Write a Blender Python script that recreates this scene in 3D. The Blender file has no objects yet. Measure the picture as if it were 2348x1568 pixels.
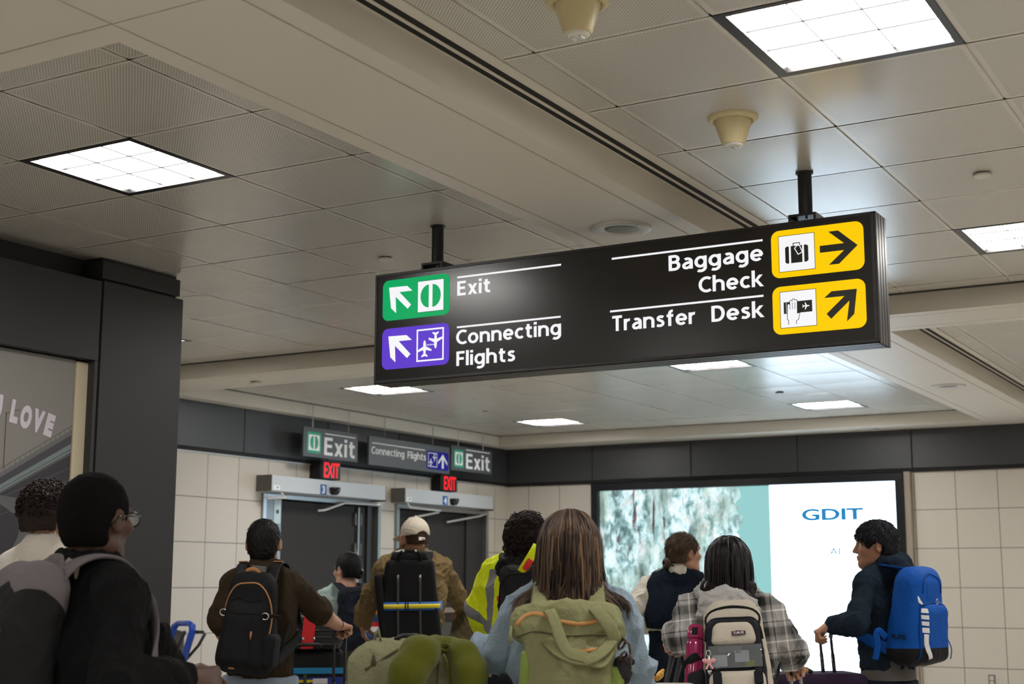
import bpy, bmesh, math, random
import numpy as np
from mathutils import Vector, Matrix
from mathutils.bvhtree import BVHTree

# ------------------------------------------------------------------ camera, world, exposure
S = bpy.context.scene
COL = S.collection
random.seed(7)
RNG = np.random.default_rng(7)
PI = math.pi

camd = bpy.data.cameras.new('camera')
cam = bpy.data.objects.new('camera', camd)
COL.objects.link(cam)
camd.sensor_width = 36.0
camd.lens = 3269.0 / 2348.0 * 36.0
_y, _p, _r = math.radians(30.15), math.radians(9.549), math.radians(0.066)
_f = Vector((-math.sin(_y) * math.cos(_p), math.cos(_y) * math.cos(_p), math.sin(_p)))
_x = Vector((math.cos(_y), math.sin(_y), 0))
_u = _x.cross(_f)
_X = _x * math.cos(_r) + _u * math.sin(_r)
_U = _u * math.cos(_r) - _x * math.sin(_r)
cam.matrix_world = Matrix(((_X.x, _U.x, -_f.x, 0), (_X.y, _U.y, -_f.y, 0), (_X.z, _U.z, -_f.z, 1.4), (0, 0, 0, 1)))
camd.clip_start = 0.05
camd.dof.use_dof = True
camd.dof.focus_distance = 5.8
camd.dof.aperture_fstop = 4.5
S.camera = cam

w = bpy.data.worlds.new('hall_world')
S.world = w
w.use_nodes = True
w.node_tree.nodes['Background'].inputs[0].default_value = (0.9, 0.95, 1.0, 1)
w.node_tree.nodes['Background'].inputs[1].default_value = 0.05

S.view_settings.view_transform = 'Standard'
S.view_settings.look = 'None'
S.view_settings.gamma = 1.0
S.view_settings.exposure = 0.0
S.view_settings.use_curve_mapping = False

LAMP = 31.5          # radiance of the ceiling troffers

# ------------------------------------------------------------------ materials
MATS = {}
def srgb(r, g, b):
    f = lambda c: (c / 255 / 12.92) if c / 255 <= 0.04045 else ((c / 255 + 0.055) / 1.055) ** 2.4
    return (f(r), f(g), f(b))

def mat(name, col, rough=0.6, metal=0.0, spec=0.5, emit=None, estr=0.0, bump=None, mottle=0.0, sheen=0.0, trans=0.0):
    """col linear RGB; bump=(scale, strength, stretch xyz)"""
    if name in MATS:
        return MATS[name]
    m = bpy.data.materials.new(name)
    m.use_nodes = True
    nt = m.node_tree
    b = nt.nodes['Principled BSDF']
    b.inputs['Base Color'].default_value = (*col, 1)
    b.inputs['Roughness'].default_value = rough
    b.inputs['Metallic'].default_value = metal
    b.inputs['Specular IOR Level'].default_value = spec
    if sheen:
        b.inputs['Sheen Weight'].default_value = sheen
    if trans:
        b.inputs['Transmission Weight'].default_value = trans
    if emit is not None:
        b.inputs['Emission Color'].default_value = (*emit, 1)
        b.inputs['Emission Strength'].default_value = estr
    if bump or mottle:
        tc = nt.nodes.new('ShaderNodeTexCoord')
        mp = nt.nodes.new('ShaderNodeMapping')
        nz = nt.nodes.new('ShaderNodeTexNoise')
        nt.links.new(tc.outputs['Object'], mp.inputs['Vector'])
        nt.links.new(mp.outputs['Vector'], nz.inputs['Vector'])
        sc, st, sx = (bump if bump else (12, 0, (1, 1, 1)))
        mp.inputs['Scale'].default_value = sx
        nz.inputs['Scale'].default_value = sc
        nz.inputs['Detail'].default_value = 4
        if st:
            bp = nt.nodes.new('ShaderNodeBump')
            bp.inputs['Strength'].default_value = st
            bp.inputs['Distance'].default_value = 0.02
            nt.links.new(nz.outputs['Fac'], bp.inputs['Height'])
            nt.links.new(bp.outputs['Normal'], b.inputs['Normal'])
        if mottle:
            mx = nt.nodes.new('ShaderNodeMix')
            mx.data_type = 'RGBA'
            mx.inputs['A'].default_value = (*[c * (1 - mottle) for c in col], 1)
            mx.inputs['B'].default_value = (*[min(1, c * (1 + mottle)) for c in col], 1)
            nt.links.new(nz.outputs['Fac'], mx.inputs['Factor'])
            nt.links.new(mx.outputs['Result'], b.inputs['Base Color'])
    MATS[name] = m
    return m

def math_node(nt, op, a, b=None, c=None):
    n = nt.nodes.new('ShaderNodeMath')
    n.operation = op
    for i, v in enumerate((a, b, c)):
        if v is None:
            continue
        if isinstance(v, (int, float)):
            n.inputs[i].default_value = v
        else:
            nt.links.new(v, n.inputs[i])
    return n.outputs[0]

# ------------------------------------------------------------------ mesh helpers
def bm_new():
    return bmesh.new()

def box(bm, x0, x1, y0, y1, z0, z1):
    v = [bm.verts.new(p) for p in ((x0, y0, z0), (x1, y0, z0), (x1, y1, z0), (x0, y1, z0), (x0, y0, z1), (x1, y0, z1), (x1, y1, z1), (x0, y1, z1))]
    for f in ((0, 3, 2, 1), (4, 5, 6, 7), (0, 1, 5, 4), (1, 2, 6, 5), (2, 3, 7, 6), (3, 0, 4, 7)):
        bm.faces.new([v[i] for i in f])
    return v

def obox(bm, c, ax, ay, az):
    """oriented box: centre and three half-axis vectors"""
    c, ax, ay, az = Vector(c), Vector(ax), Vector(ay), Vector(az)
    v = [bm.verts.new(c + sx * ax + sy * ay + sz * az) for sz in (-1, 1) for sx, sy in ((-1, -1), (1, -1), (1, 1), (-1, 1))]
    for f in ((0, 3, 2, 1), (4, 5, 6, 7), (0, 1, 5, 4), (1, 2, 6, 5), (2, 3, 7, 6), (3, 0, 4, 7)):
        bm.faces.new([v[i] for i in f])

def tube(bm, pts, r, seg=10, closed=False, flat=None):
    """sweep a circle (or an ellipse r x r*flat[0] kept across direction flat[1]) along points; r scalar or list"""
    P = [Vector(p) for p in pts]
    n = len(P)
    rings = []
    prev = None
    for i in range(n):
        if closed:
            t = (P[(i + 1) % n] - P[i - 1])
        else:
            t = P[min(i + 1, n - 1)] - P[max(i - 1, 0)]
        if t.length < 1e-9:
            t = Vector((0, 0, 1))
        t.normalize()
        if flat is not None:
            a = Vector(flat[1][i] if isinstance(flat[1], list) else flat[1])
            a = a - t * a.dot(t)
        elif prev is None:
            a = Vector((0, 0, 1)) if abs(t.z) < 0.9 else Vector((1, 0, 0))
            a = a - t * a.dot(t)
        else:
            a = prev - t * prev.dot(t)
        if a.length < 1e-6:
            a = t.orthogonal()
        a.normalize()
        prev = a
        b = t.cross(a)
        ri = r[i] if isinstance(r, (list, tuple)) else r
        fl = flat[0] if flat is not None else 1.0
        rings.append([bm.verts.new(P[i] + a * (ri * fl * math.cos(2 * PI * k / seg)) + b * (ri * math.sin(2 * PI * k / seg))) for k in range(seg)])
    for i in range(n if closed else n - 1):
        A, B = rings[i], rings[(i + 1) % n]
        for k in range(seg):
            bm.faces.new((A[k], A[(k + 1) % seg], B[(k + 1) % seg], B[k]))
    if not closed:
        bm.faces.new(rings[0][::-1])
        bm.faces.new(rings[-1])

def lathe(bm, prof, c, seg=32, cap=True):
    """prof: (radius, z) pairs around the vertical through c"""
    rings = [[bm.verts.new((c[0] + r * math.cos(2 * PI * k / seg), c[1] + r * math.sin(2 * PI * k / seg), c[2] + z)) for k in range(seg)] for r, z in prof]
    for A, B in zip(rings, rings[1:]):
        for k in range(seg):
            bm.faces.new((A[k], A[(k + 1) % seg], B[(k + 1) % seg], B[k]))
    if cap:
        bm.faces.new(rings[0][::-1])
        bm.faces.new(rings[-1])

class Plane2:
    """a flat board in the place: u to the right, v up, n towards the viewer side"""
    def __init__(s, kind, d):
        s.kind, s.d = kind, d
    def __call__(s, u, v, n=0.0):
        if s.kind == 'y':                      # faces -Y, u = X
            return Vector((u, s.d - n, v))
        return Vector((s.d + n, u, v))         # faces +X, u = Y

def prism(bm, pl, poly, n0, n1):
    a = [bm.verts.new(pl(u, v, n0)) for u, v in poly]
    b = [bm.verts.new(pl(u, v, n1)) for u, v in poly]
    k = len(poly)
    try:
        bm.faces.new(b)
        bm.faces.new(a[::-1])
    except ValueError:
        pass
    for i in range(k):
        bm.faces.new((a[i], a[(i + 1) % k], b[(i + 1) % k], b[i]))

def rect(u0, u1, v0, v1):
    return [(u0, v0), (u1, v0), (u1, v1), (u0, v1)]

def rrect(u0, u1, v0, v1, r, n=6):
    out = []
    for cx, cy, a0 in ((u1 - r, v1 - r, 0), (u0 + r, v1 - r, 90), (u0 + r, v0 + r, 180), (u1 - r, v0 + r, 270)):
        for k in range(n + 1):
            a = math.radians(a0 + 90 * k / n)
            out.append((cx + r * math.cos(a), cy + r * math.sin(a)))
    return out

def ring_rect(bm, pl, u0, u1, v0, v1, t, n0, n1):
    for a in ((u0, u1, v0, v0 + t), (u0, u1, v1 - t, v1), (u0, u0 + t, v0 + t, v1 - t), (u1 - t, u1, v0 + t, v1 - t)):
        prism(bm, pl, rect(*a), n0, n1)

def stroke(bm, pl, pts, wd, n0, n1):
    for (a, b), (c, d) in zip(pts, pts[1:]):
        l = math.hypot(c - a, d - b) or 1e-6
        ex, ey = (c - a) / l * wd / 2, (d - b) / l * wd / 2
        prism(bm, pl, [(a - ex - ey * -1, b - ey - ex), (c + ex - ey * -1, d + ey - ex), (c + ex - ey, d + ey + ex), (a - ex - ey, b - ey + ex)], n0, n1)

def origin(parent):
    v = Vector((0, 0, 0))
    while parent is not None:
        v += parent.location
        parent = parent.parent
    return v

def link(name, me, m, parent=None, smooth=False, loc=None):
    o = bpy.data.objects.new(name, me)
    COL.objects.link(o)
    if m is not None:
        me.materials.append(m)
    if smooth:
        me.polygons.foreach_set('use_smooth', [True] * len(me.polygons))
    if parent is not None:
        o.parent = parent
        off = origin(parent)
        if off.length > 0:
            me.transform(Matrix.Translation(-off))
    return o

def obj(name, bm, m, parent=None, smooth=False, bevel=0.0, sub=0):
    bmesh.ops.recalc_face_normals(bm, faces=bm.faces)
    me = bpy.data.meshes.new(name)
    bm.to_mesh(me)
    bm.free()
    o = link(name, me, m, parent, smooth)
    if bevel:
        md = o.modifiers.new('bevel', 'BEVEL')
        md.width = bevel
        md.segments = 2
        md.limit_method = 'ANGLE'
    if sub:
        md = o.modifiers.new('sub', 'SUBSURF')
        md.levels = md.render_levels = sub
    return o

def thing(name, label, cat, loc=(0, 0, 0), group=None):
    o = bpy.data.objects.new(name, None)
    o.empty_display_size = 0.05
    COL.objects.link(o)
    o.location = loc
    return tag(o, label, cat, group)

def tag(o, label, cat, group=None):
    o['label'] = label
    o['category'] = cat
    if group:
        o['group'] = group
    return o

def struct(o):
    o['kind'] = 'structure'
    return o

_capE = {}
def lettering(name, txt, pl, u0, v0, cap, width, n, m, parent, bold=0.0, rot=0.0, align='l', depth=0.0015, sub_shear=0.0):
    """text on a board: u0, v0 baseline start, cap height, total width (None keeps the font's own)"""
    def mk(t):
        c = bpy.data.curves.new('text', 'FONT')
        c.body = t
        c.size = 1.0
        c.offset = bold
        c.fill_mode = 'BOTH'
        c.extrude = 0.01
        c.resolution_u = 4
        o = bpy.data.objects.new('text', c)
        COL.objects.link(o)
        dg = bpy.context.evaluated_depsgraph_get()
        me = bpy.data.meshes.new_from_object(o.evaluated_get(dg))
        bpy.data.objects.remove(o)
        bpy.data.curves.remove(c)
        return me
    key = round(bold, 4)
    if key not in _capE:
        e = mk('E')
        _capE[key] = max(v.co.y for v in e.vertices)
        bpy.data.meshes.remove(e)
    me = mk(txt)
    xs = [v.co.x for v in me.vertices]
    x0, x1 = min(xs), max(xs)
    sy = cap / _capE[key]
    sx = sy if width is None else width / (x1 - x0)
    ca, sa = math.cos(rot), math.sin(rot)
    shift = 0 if align == 'l' else (-(x1 - x0) * sx if align == 'r' else -(x1 - x0) * sx / 2)
    for v in me.vertices:
        a, b = (v.co.x - x0) * sx + shift, v.co.y * sy
        a += sub_shear * b
        v.co = pl(u0 + a * ca - b * sa, v0 + a * sa + b * ca, n + (depth if v.co.z > 0 else 0))
    me.name = name
    return link(name, me, m, parent)

# a stroke drawn sans in the manner of the airport signs: cap height 1, lines .155 wide
def _arc(cx, cy, rx, ry, a0, a1, n=14):
    return [(cx + rx * math.cos(math.radians(a0 + (a1 - a0) * k / n)), cy + ry * math.sin(math.radians(a0 + (a1 - a0) * k / n))) for k in range(n + 1)]
_q = 0.078
_arch = [(_q, 0.40)] + _arc(0.315, 0.435, 0.237, 0.228, 180, 0)[1:] + [(0.552, 0.0)]
GLY = {
    'E': (0.55, [[(_q, 0), (_q, 1)], [(_q, 1 - _q), (0.53, 1 - _q)], [(_q, 0.52), (0.49, 0.52)], [(_q, _q), (0.54, _q)]], []),
    'F': (0.50, [[(_q, 0), (_q, 1)], [(_q, 1 - _q), (0.51, 1 - _q)], [(_q, 0.50), (0.47, 0.50)]], []),
    'x': (0.57, [], [[(0, 0), (0.185, 0), (0.57, 0.74), (0.385, 0.74)], [(0.385, 0), (0.57, 0), (0.185, 0.74), (0, 0.74)]]),
    'i': (0.16, [[(_q, 0), (_q, 0.74)]], [[(-0.01, 0.85), (0.17, 0.85), (0.17, 1.02), (-0.01, 1.02)]]),
    'l': (0.16, [[(_q, 0), (_q, 1.04)]], []),
    't': (0.44, [[(0.19, 0.93), (0.19, 0.24)] + _arc(0.345, 0.235, 0.155, 0.16, 180, 270)[1:] + [(0.43, 0.085)], [(0.03, 0.665), (0.42, 0.665)]], []),
    'f': (0.43, [[(0.2, 0), (0.2, 0.80)] + _arc(0.36, 0.805, 0.16, 0.155, 180, 80)[1:], [(0.03, 0.665), (0.41, 0.665)]], []),
    'C': (0.66, [_arc(0.43, 0.5, 0.352, 0.425, 52, 308, 24)], []),
    'c': (0.52, [_arc(0.325, 0.37, 0.247, 0.295, 50, 310, 20)], []),
    'o': (0.65, [_arc(0.325, 0.37, 0.247, 0.295, 0, 360, 28)], []),
    'e': (0.63, [_arc(0.322, 0.37, 0.242, 0.295, -3, 316, 24), [(0.09, 0.36), (0.60, 0.36)]], []),
    'n': (0.63, [[(_q, 0), (_q, 0.74)], _arch], []),
    'h': (0.63, [[(_q, 0), (_q, 1.04)], _arch], []),
    'r': (0.36, [[(_q, 0), (_q, 0.74)], [(_q, 0.36)] + _arc(0.31, 0.43, 0.232, 0.232, 180, 78)[1:]], []),
    'g': (0.63, [_arc(0.315, 0.375, 0.237, 0.29, 0, 360, 28), [(0.552, 0.74), (0.552, 0.0)] + _arc(0.315, 0.0, 0.237, 0.215, 0, -128)[1:]], []),
    's': (0.47, [[(0.41, 0.60), (0.34, 0.652), (0.25, 0.664), (0.155, 0.64), (0.105, 0.56), (0.135, 0.47), (0.235, 0.41), (0.345, 0.35), (0.395, 0.26), (0.375, 0.15), (0.28, 0.085), (0.165, 0.078), (0.05, 0.125)]], []),
    'a': (0.56, [[(0.485, 0.0), (0.485, 0.46)] + _arc(0.285, 0.455, 0.20, 0.21, 0, 128)[1:], [(0.49, 0.425), (0.33, 0.41), (0.19, 0.37), (0.10, 0.28), (0.095, 0.18), (0.15, 0.095), (0.25, 0.07), (0.38, 0.115), (0.485, 0.23)]], []),
    'B': (0.60, [[(_q, 0), (_q, 1)], [(_q, 1 - _q), (0.29, 1 - _q)] + _arc(0.29, 0.728, 0.205, 0.194, 90, -90)[1:] + [(_q, 0.534)], [(_q, 0.534), (0.31, 0.534)] + _arc(0.31, 0.306, 0.222, 0.228, 90, -90)[1:] + [(_q, _q)]], []),
    'D': (0.68, [[(_q, 0), (_q, 1)], [(_q, 1 - _q), (0.28, 1 - _q)] + _arc(0.28, 0.5, 0.325, 0.422, 90, -90, 20)[1:] + [(_q, _q)]], []),
    'T': (0.58, [[(0.29, 0), (0.29, 1)], [(0, 1 - _q), (0.58, 1 - _q)]], []),
    'k': (0.61, [[(_q, 0), (_q, 1.04)]], [[(0.14, 0.42), (0.38, 0.74), (0.575, 0.74), (0.30, 0.39), (0.14, 0.30)], [(0.22, 0.47), (0.335, 0.42), (0.62, 0.0), (0.43, 0.0), (0.18, 0.37)]]),
}
def sign_text(txt, pl, u0, v0, cap, width, n, m, parent, align='l', gap=0.105, depth=0.001, wt=0.172):
    adv = sum(GLY[c][0] for c in txt) + gap * (len(txt) - 1)
    sx = width / adv
    x = u0 - (width if align == 'r' else 0)
    bm = bm_new()
    for c in txt:
        wd, strokes, polys = GLY[c]
        for si, st in enumerate(strokes):
            dn = 0.00035 * si
            closed = abs(st[0][0] - st[-1][0]) + abs(st[0][1] - st[-1][1]) < 1e-6
            P = st[:-1] if closed else st
            L, Rr = [], []
            k_ = len(P)
            for i in range(k_):
                a = P[(i - 1) % k_] if (closed or i) else P[0]
                b = P[(i + 1) % k_] if (closed or i < k_ - 1) else P[-1]
                dx, dy = b[0] - a[0], b[1] - a[1]
                l = math.hypot(dx, dy) or 1e-6
                hx, hy = -dy / l * wt / 2, dx / l * wt / 2
                L.append((P[i][0] + hx, P[i][1] + hy))
                Rr.append((P[i][0] - hx, P[i][1] - hy))
            tops = [[bm.verts.new(pl(x + a * sx, v0 + b * cap, n + d)) for a, b in S_] for d in (depth + dn, 0) for S_ in (L, Rr)]
            for i in range(k_ if closed else k_ - 1):
                j = (i + 1) % k_
                bm.faces.new((tops[0][i], tops[1][i], tops[1][j], tops[0][j]))
                bm.faces.new((tops[0][j], tops[2][j], tops[2][i], tops[0][i]))
                bm.faces.new((tops[1][i], tops[3][i], tops[3][j], tops[1][j]))
        for pi, py in enumerate(polys):
            prism(bm, pl, [(x + a * sx, v0 + b * cap) for a, b in py], n, n + depth + 0.0002 + 0.00035 * pi)
        x += (wd + gap) * sx
    bmesh.ops.recalc_face_normals(bm, faces=bm.faces)
    me = bpy.data.meshes.new('lettering')
    bm.to_mesh(me)
    bm.free()
    return link('lettering', me, m, parent)

def copy_tree(o, delta, label, group=None, parent=None):
    c = o.copy()
    COL.objects.link(c)
    if parent is None:
        c.location = o.location + Vector(delta)
        c['label'] = label
        if group:
            c['group'] = group
    else:
        c.parent = parent
    for ch in list(o.children):
        copy_tree(ch, delta, label, group, c)
    return c

# ------------------------------------------------------------------ the room
ZC, ZB = 3.062, 2.946
XW, YW, XR, YN = -8.58, 14.65, 6.5, -3.6
G = 0.603

def tile_mat():
    m = bpy.data.materials.new('perforated_tile')
    m.use_nodes = True
    nt = m.node_tree
    b = nt.nodes['Principled BSDF']
    tc = nt.nodes.new('ShaderNodeTexCoord')
    uv = nt.nodes.new('ShaderNodeUVMap')
    uv.uv_map = 'cell'
    sp = nt.nodes.new('ShaderNodeSeparateXYZ')
    nt.links.new(tc.outputs['Object'], sp.inputs[0])
    su = nt.nodes.new('ShaderNodeSeparateXYZ')
    nt.links.new(uv.outputs['UV'], su.inputs[0])
    P = 0.0095
    fx = math_node(nt, 'SUBTRACT', math_node(nt, 'FRACT', math_node(nt, 'MULTIPLY', math_node(nt, 'ADD', sp.outputs[0], sp.outputs[1]), 0.7071 / P)), 0.5)
    fy = math_node(nt, 'SUBTRACT', math_node(nt, 'FRACT', math_node(nt, 'MULTIPLY', math_node(nt, 'SUBTRACT', sp.outputs[0], sp.outputs[1]), 0.7071 / P)), 0.5)
    d = math_node(nt, 'SQRT', math_node(nt, 'ADD', math_node(nt, 'MULTIPLY', fx, fx), math_node(nt, 'MULTIPLY', fy, fy)))
    hole = math_node(nt, 'LESS_THAN', d, 0.28)
    mu = math_node(nt, 'LESS_THAN', math_node(nt, 'ABSOLUTE', math_node(nt, 'SUBTRACT', su.outputs[0], 0.5)), 0.472)
    mv = math_node(nt, 'LESS_THAN', math_node(nt, 'ABSOLUTE', math_node(nt, 'SUBTRACT', su.outputs[1], 0.5)), 0.472)
    fac = math_node(nt, 'MULTIPLY', hole, math_node(nt, 'MULTIPLY', mu, mv))
    mx = nt.nodes.new('ShaderNodeMix')
    mx.data_type = 'RGBA'
    mx.inputs['A'].default_value = (0.60, 0.565, 0.50, 1)
    mx.inputs['B'].default_value = (0.24, 0.225, 0.195, 1)
    nt.links.new(fac, mx.inputs['Factor'])
    nt.links.new(mx.outputs['Result'], b.inputs['Base Color'])
    b.inputs['Roughness'].default_value = 0.26
    b.inputs['Specular IOR Level'].default_value = 0.75
    return m

M_tile = tile_mat()
M_white = mat('soffit_paint', (0.66, 0.61, 0.53), 0.5, spec=0.35)
M_trim = mat('ceiling_trim', (0.64, 0.60, 0.52), 0.45)
M_black = mat('black_gap', (0.006, 0.006, 0.006), 0.8)
M_slot = mat('slot_grey', (0.03, 0.03, 0.028), 0.6)
M_band = mat('dark_panel', (0.040, 0.042, 0.046), 0.42, spec=0.5, mottle=0.06, bump=(3, 0.0, (1, 1, 1)))
M_col = mat('kiosk_panel', (0.028, 0.028, 0.029), 0.5, spec=0.4)
M_floor = mat('terrazzo', (0.56, 0.53, 0.48), 0.25, spec=0.5, mottle=0.25, bump=(90, 0.0, (1, 1, 1)))

def wall_mat(name, axis):
    m = bpy.data.materials.new(name)
    m.use_nodes = True
    nt = m.node_tree
    b = nt.nodes['Principled BSDF']
    tc = nt.nodes.new('ShaderNodeTexCoord')
    sp = nt.nodes.new('ShaderNodeSeparateXYZ')
    nt.links.new(tc.outputs['Object'], sp.inputs[0])
    a, per, off = (sp.outputs[0], 0.41, 3.36) if axis == 'x' else (sp.outputs[1], 0.409, -9.469)
    def near(c, per, off, half):
        f = math_node(nt, 'FRACT', math_node(nt, 'ADD', math_node(nt, 'MULTIPLY', math_node(nt, 'ADD', c, off), 1 / per), 0.5))
        return math_node(nt, 'LESS_THAN', math_node(nt, 'ABSOLUTE', math_node(nt, 'SUBTRACT', f, 0.5)), half / per)
    g = math_node(nt, 'MAXIMUM', near(a, per, off, 0.004), near(sp.outputs[2], 0.388, -0.96, 0.004))
    nz = nt.nodes.new('ShaderNodeTexNoise')
    nz.inputs['Scale'].default_value = 1.4
    nt.links.new(tc.outputs['Object'], nz.inputs['Vector'])
    m1 = nt.nodes.new('ShaderNodeMix')
    m1.data_type = 'RGBA'
    m1.inputs['A'].default_value = (0.53, 0.485, 0.42, 1)
    m1.inputs['B'].default_value = (0.58, 0.53, 0.46, 1)
    nt.links.new(nz.outputs['Fac'], m1.inputs['Factor'])
    m2 = nt.nodes.new('ShaderNodeMix')
    m2.data_type = 'RGBA'
    nt.links.new(g, m2.inputs['Factor'])
    nt.links.new(m1.outputs['Result'], m2.inputs['A'])
    m2.inputs['B'].default_value = (0.17, 0.15, 0.13, 1)
    nt.links.new(m2.outputs['Result'], b.inputs['Base Color'])
    bp = nt.nodes.new('ShaderNodeBump')
    bp.inputs['Distance'].default_value = 0.004
    bp.inputs['Strength'].default_value = 0.6
    bp.invert = True
    nt.links.new(g, bp.inputs['Height'])
    nt.links.new(bp.outputs['Normal'], b.inputs['Normal'])
    b.inputs['Roughness'].default_value = 0.42
    return m
M_wx, M_wy = wall_mat('wall_tile_back', 'x'), wall_mat('wall_tile_side', 'y')
M_plain = mat('plain_wall', (0.45, 0.42, 0.38), 0.7)

def simple(name, args, m, bevel=0):
    bm = bm_new()
    for a in (args if isinstance(args[0], (tuple, list)) else [args]):
        box(bm, *a)
    return struct(obj(name, bm, m, bevel=bevel))

simple('floor', (XW - 0.2, XR + 0.2, YN - 0.2, YW + 0.2, -0.1, 0.0), M_floor)
simple('wall_back', (XW - 0.2, XR + 0.2, YW, YW + 0.15, 0, 3.2), M_wx)
D3 = (10.20, 12.06)
D4 = (12.345, 14.20)
DH = 2.20
simple('wall_left', [(XW - 0.15, XW, YN, D3[0], 0, 3.2), (XW - 0.15, XW, D3[1], D4[0], 0, 3.2), (XW - 0.15, XW, D4[1], YW, 0, 3.2),
                     (XW - 0.15, XW, D3[0], D3[1], DH, 3.2), (XW - 0.15, XW, D4[0], D4[1], DH, 3.2)], M_wy)
simple('wall_right', (XR, XR + 0.15, YN, YW, 0, 3.2), M_plain)
simple('wall_near', (XW - 0.2, XR + 0.2, YN - 0.15, YN, 0, 3.2), M_plain)

# ceiling tiles: real panels a few millimetres out of flat, with open joints and tee bars behind
def lines(lo, hi, start):
    k0 = math.floor((lo - start) / G)
    return [lo] + [start + G * k for k in range(k0, k0 + 60) if lo + 0.03 < start + G * k < hi - 0.03] + [hi]
COFX = [(-8.39, -2.972, -3.275), (-2.237, 3.055, -2.112), (3.66, XR, 4.0)]
COFY = [(YN, 2.23, -2.85), (2.837, 8.22, 3.175), (8.78, 14.15, 9.89)]
TROF = []
for x in (-7.496, -4.481, -1.509, 1.506, 4.603):
    for y in (-2.247, 0.768, 3.778, 6.793, 9.89, 12.905):
        TROF.append((x, y))
bm = bm_new()
uvl = bm.loops.layers.uv.new('cell')
bars = bm_new()
N = 5
for xl, xh, xs in COFX:
    for yl, yh, ys in COFY:
        X, Y = lines(xl, xh, xs), lines(yl, yh, ys)
        box(bars, xl, xh, yl, yh, ZC + 0.006, ZC + 0.03)
        for x0, x1 in zip(X, X[1:]):
            for y0, y1 in zip(Y, Y[1:]):
                if any(abs(x0 - a) < 0.02 and abs(y0 - b) < 0.02 for a, b in TROF):
                    continue
                full = (x1 - x0 > 0.5) and (y1 - y0 > 0.5)
                sag = random.uniform(0.0008, 0.0035) if full else 0.0003
                tx, ty = random.uniform(-1, 1) * 0.0012, random.uniform(-1, 1) * 0.0012
                vs = {}
                for i in range(N + 1):
                    for j in range(N + 1):
                        u, v = i / N, j / N
                        q = 4 * u * (1 - u) * 4 * v * (1 - v)
                        z = ZC - sag * q + (tx * (u - .5) + ty * (v - .5)) * (1 if full else 0)
                        vs[i, j] = bm.verts.new((x0 + 0.004 + (x1 - x0 - 0.008) * u, y0 + 0.004 + (y1 - y0 - 0.008) * v, z))
                for i in range(N):
                    for j in range(N):
                        f = bm.faces.new((vs[i, j], vs[i, j + 1], vs[i + 1, j + 1], vs[i + 1, j]))
                        for lp, (a, b) in zip(f.loops, ((i, j), (i, j + 1), (i + 1, j + 1), (i + 1, j))):
                            lp[uvl].uv = (a / N, b / N)
                        f.smooth = True
# tee bars are a hollow tray over the tiles: cut where the troffers are
ceil = struct(obj('ceiling', bm, M_tile))
bars.free()
bm = bm_new()
for xl, xh, xs in COFX:
    for yl, yh, ys in COFY:
        X, Y = lines(xl, xh, xs), lines(yl, yh, ys)
        for x in X[1:-1]:
            box(bm, x - 0.012, x + 0.012, yl, yh, ZC + 0.003, ZC + 0.012)
        for y in Y[1:-1]:
            box(bm, xl, xh, y - 0.012, y + 0.012, ZC + 0.003, ZC + 0.0121)
obj('tee_bar_grid', bm, M_trim, ceil)
bm = bm_new()
box(bm, XW - 0.2, XR + 0.2, YN - 0.2, YW + 0.2, 3.2, 3.25)
obj('slab', bm, M_black, ceil)

# soffit beams: body with two shadow grooves cut in its underside, drawn as three boards a little apart
n_trim = [0]
def trim(args, m, bevel=0):
    n_trim[0] += 1
    return simple('trim_%d' % n_trim[0], args, m, bevel)
def beam_x(y0, y1, xl, xh):        # runs along X
    g0, g1 = y0 + 0.09, y1 - 0.11
    return trim([(xl, xh, y0, g0 - 0.004, ZB, 3.2), (xl, xh, g0 + 0.004, g1 - 0.004, ZB, 3.2), (xl, xh, g1 + 0.004, y1, ZB, 3.2), (xl, xh, y0 + 0.01, y1 - 0.01, ZB + 0.012, 3.19)], M_white)
def beam_y(x0, x1, yl, yh):        # runs along Y
    g0, g1 = x0 + 0.085, x1 - 0.09
    cutsY = [yl, 2.32, 2.727, 8.31, 8.67, yh]
    bx = [(x0 + 0.01, x1 - 0.01, yl, yh, ZB + 0.012, 3.19)]
    for ya, yb in zip(cutsY, cutsY[1:]):
        for xa, xb in ((x0, g0 - 0.004), (g0 + 0.004, g1 - 0.004), (g1 + 0.004, x1)):
            bx.append((xa, xb, ya + 0.003, yb - 0.003, ZB, 3.2))
    return trim(bx, M_white)
beam_y(-2.972, -2.365, YN, 14.15)
beam_y(3.055, 3.66, YN, 14.15)
for y0, y1 in ((2.23, 2.837), (8.22, 8.78)):
    for xl, xh in ((XW, -2.972), (-2.365, 3.055), (3.66, XR)):
        beam_x(y0, y1, xl, xh)
trim((XW, XR, 14.15, YW, ZB, 3.2), M_white)
trim((XW, -8.39, YN, 14.15, ZB, 3.2), M_white)

# linear slot diffuser beside the long beam
for yl, yh in ((YN, 2.23), (2.837, 8.22), (8.78, 14.15)):
    trim([(-2.365, -2.359, yl, yh, ZC, ZC + 0.03), (-2.333, -2.317, yl, yh, ZC, ZC + 0.03), (-2.287, -2.262, yl, yh, ZC, ZC + 0.03), (-2.258, -2.237, yl, yh, ZC - 0.004, ZC + 0.03)], M_trim)
    trim([(-2.36, -2.262, yl, yh, ZC + 0.0015, ZC + 0.004)], M_black)
# double joint between the cross beam and the tiles
for xl, xh in ((-8.39, -2.972), (-2.237, 3.055)):
    trim([(xl, xh, 8.17, 8.185, ZC - 0.006, ZC + 0.0), (xl, xh, 8.195, 8.21, ZC - 0.004, ZC)], M_slot)
    trim([(xl, xh, 14.135, 14.149, ZC - 0.004, ZC + 0.0)], M_slot)
trim([(-8.389, -8.37, 8.78, 14.15, ZC - 0.005, ZC)], M_slot)

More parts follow.
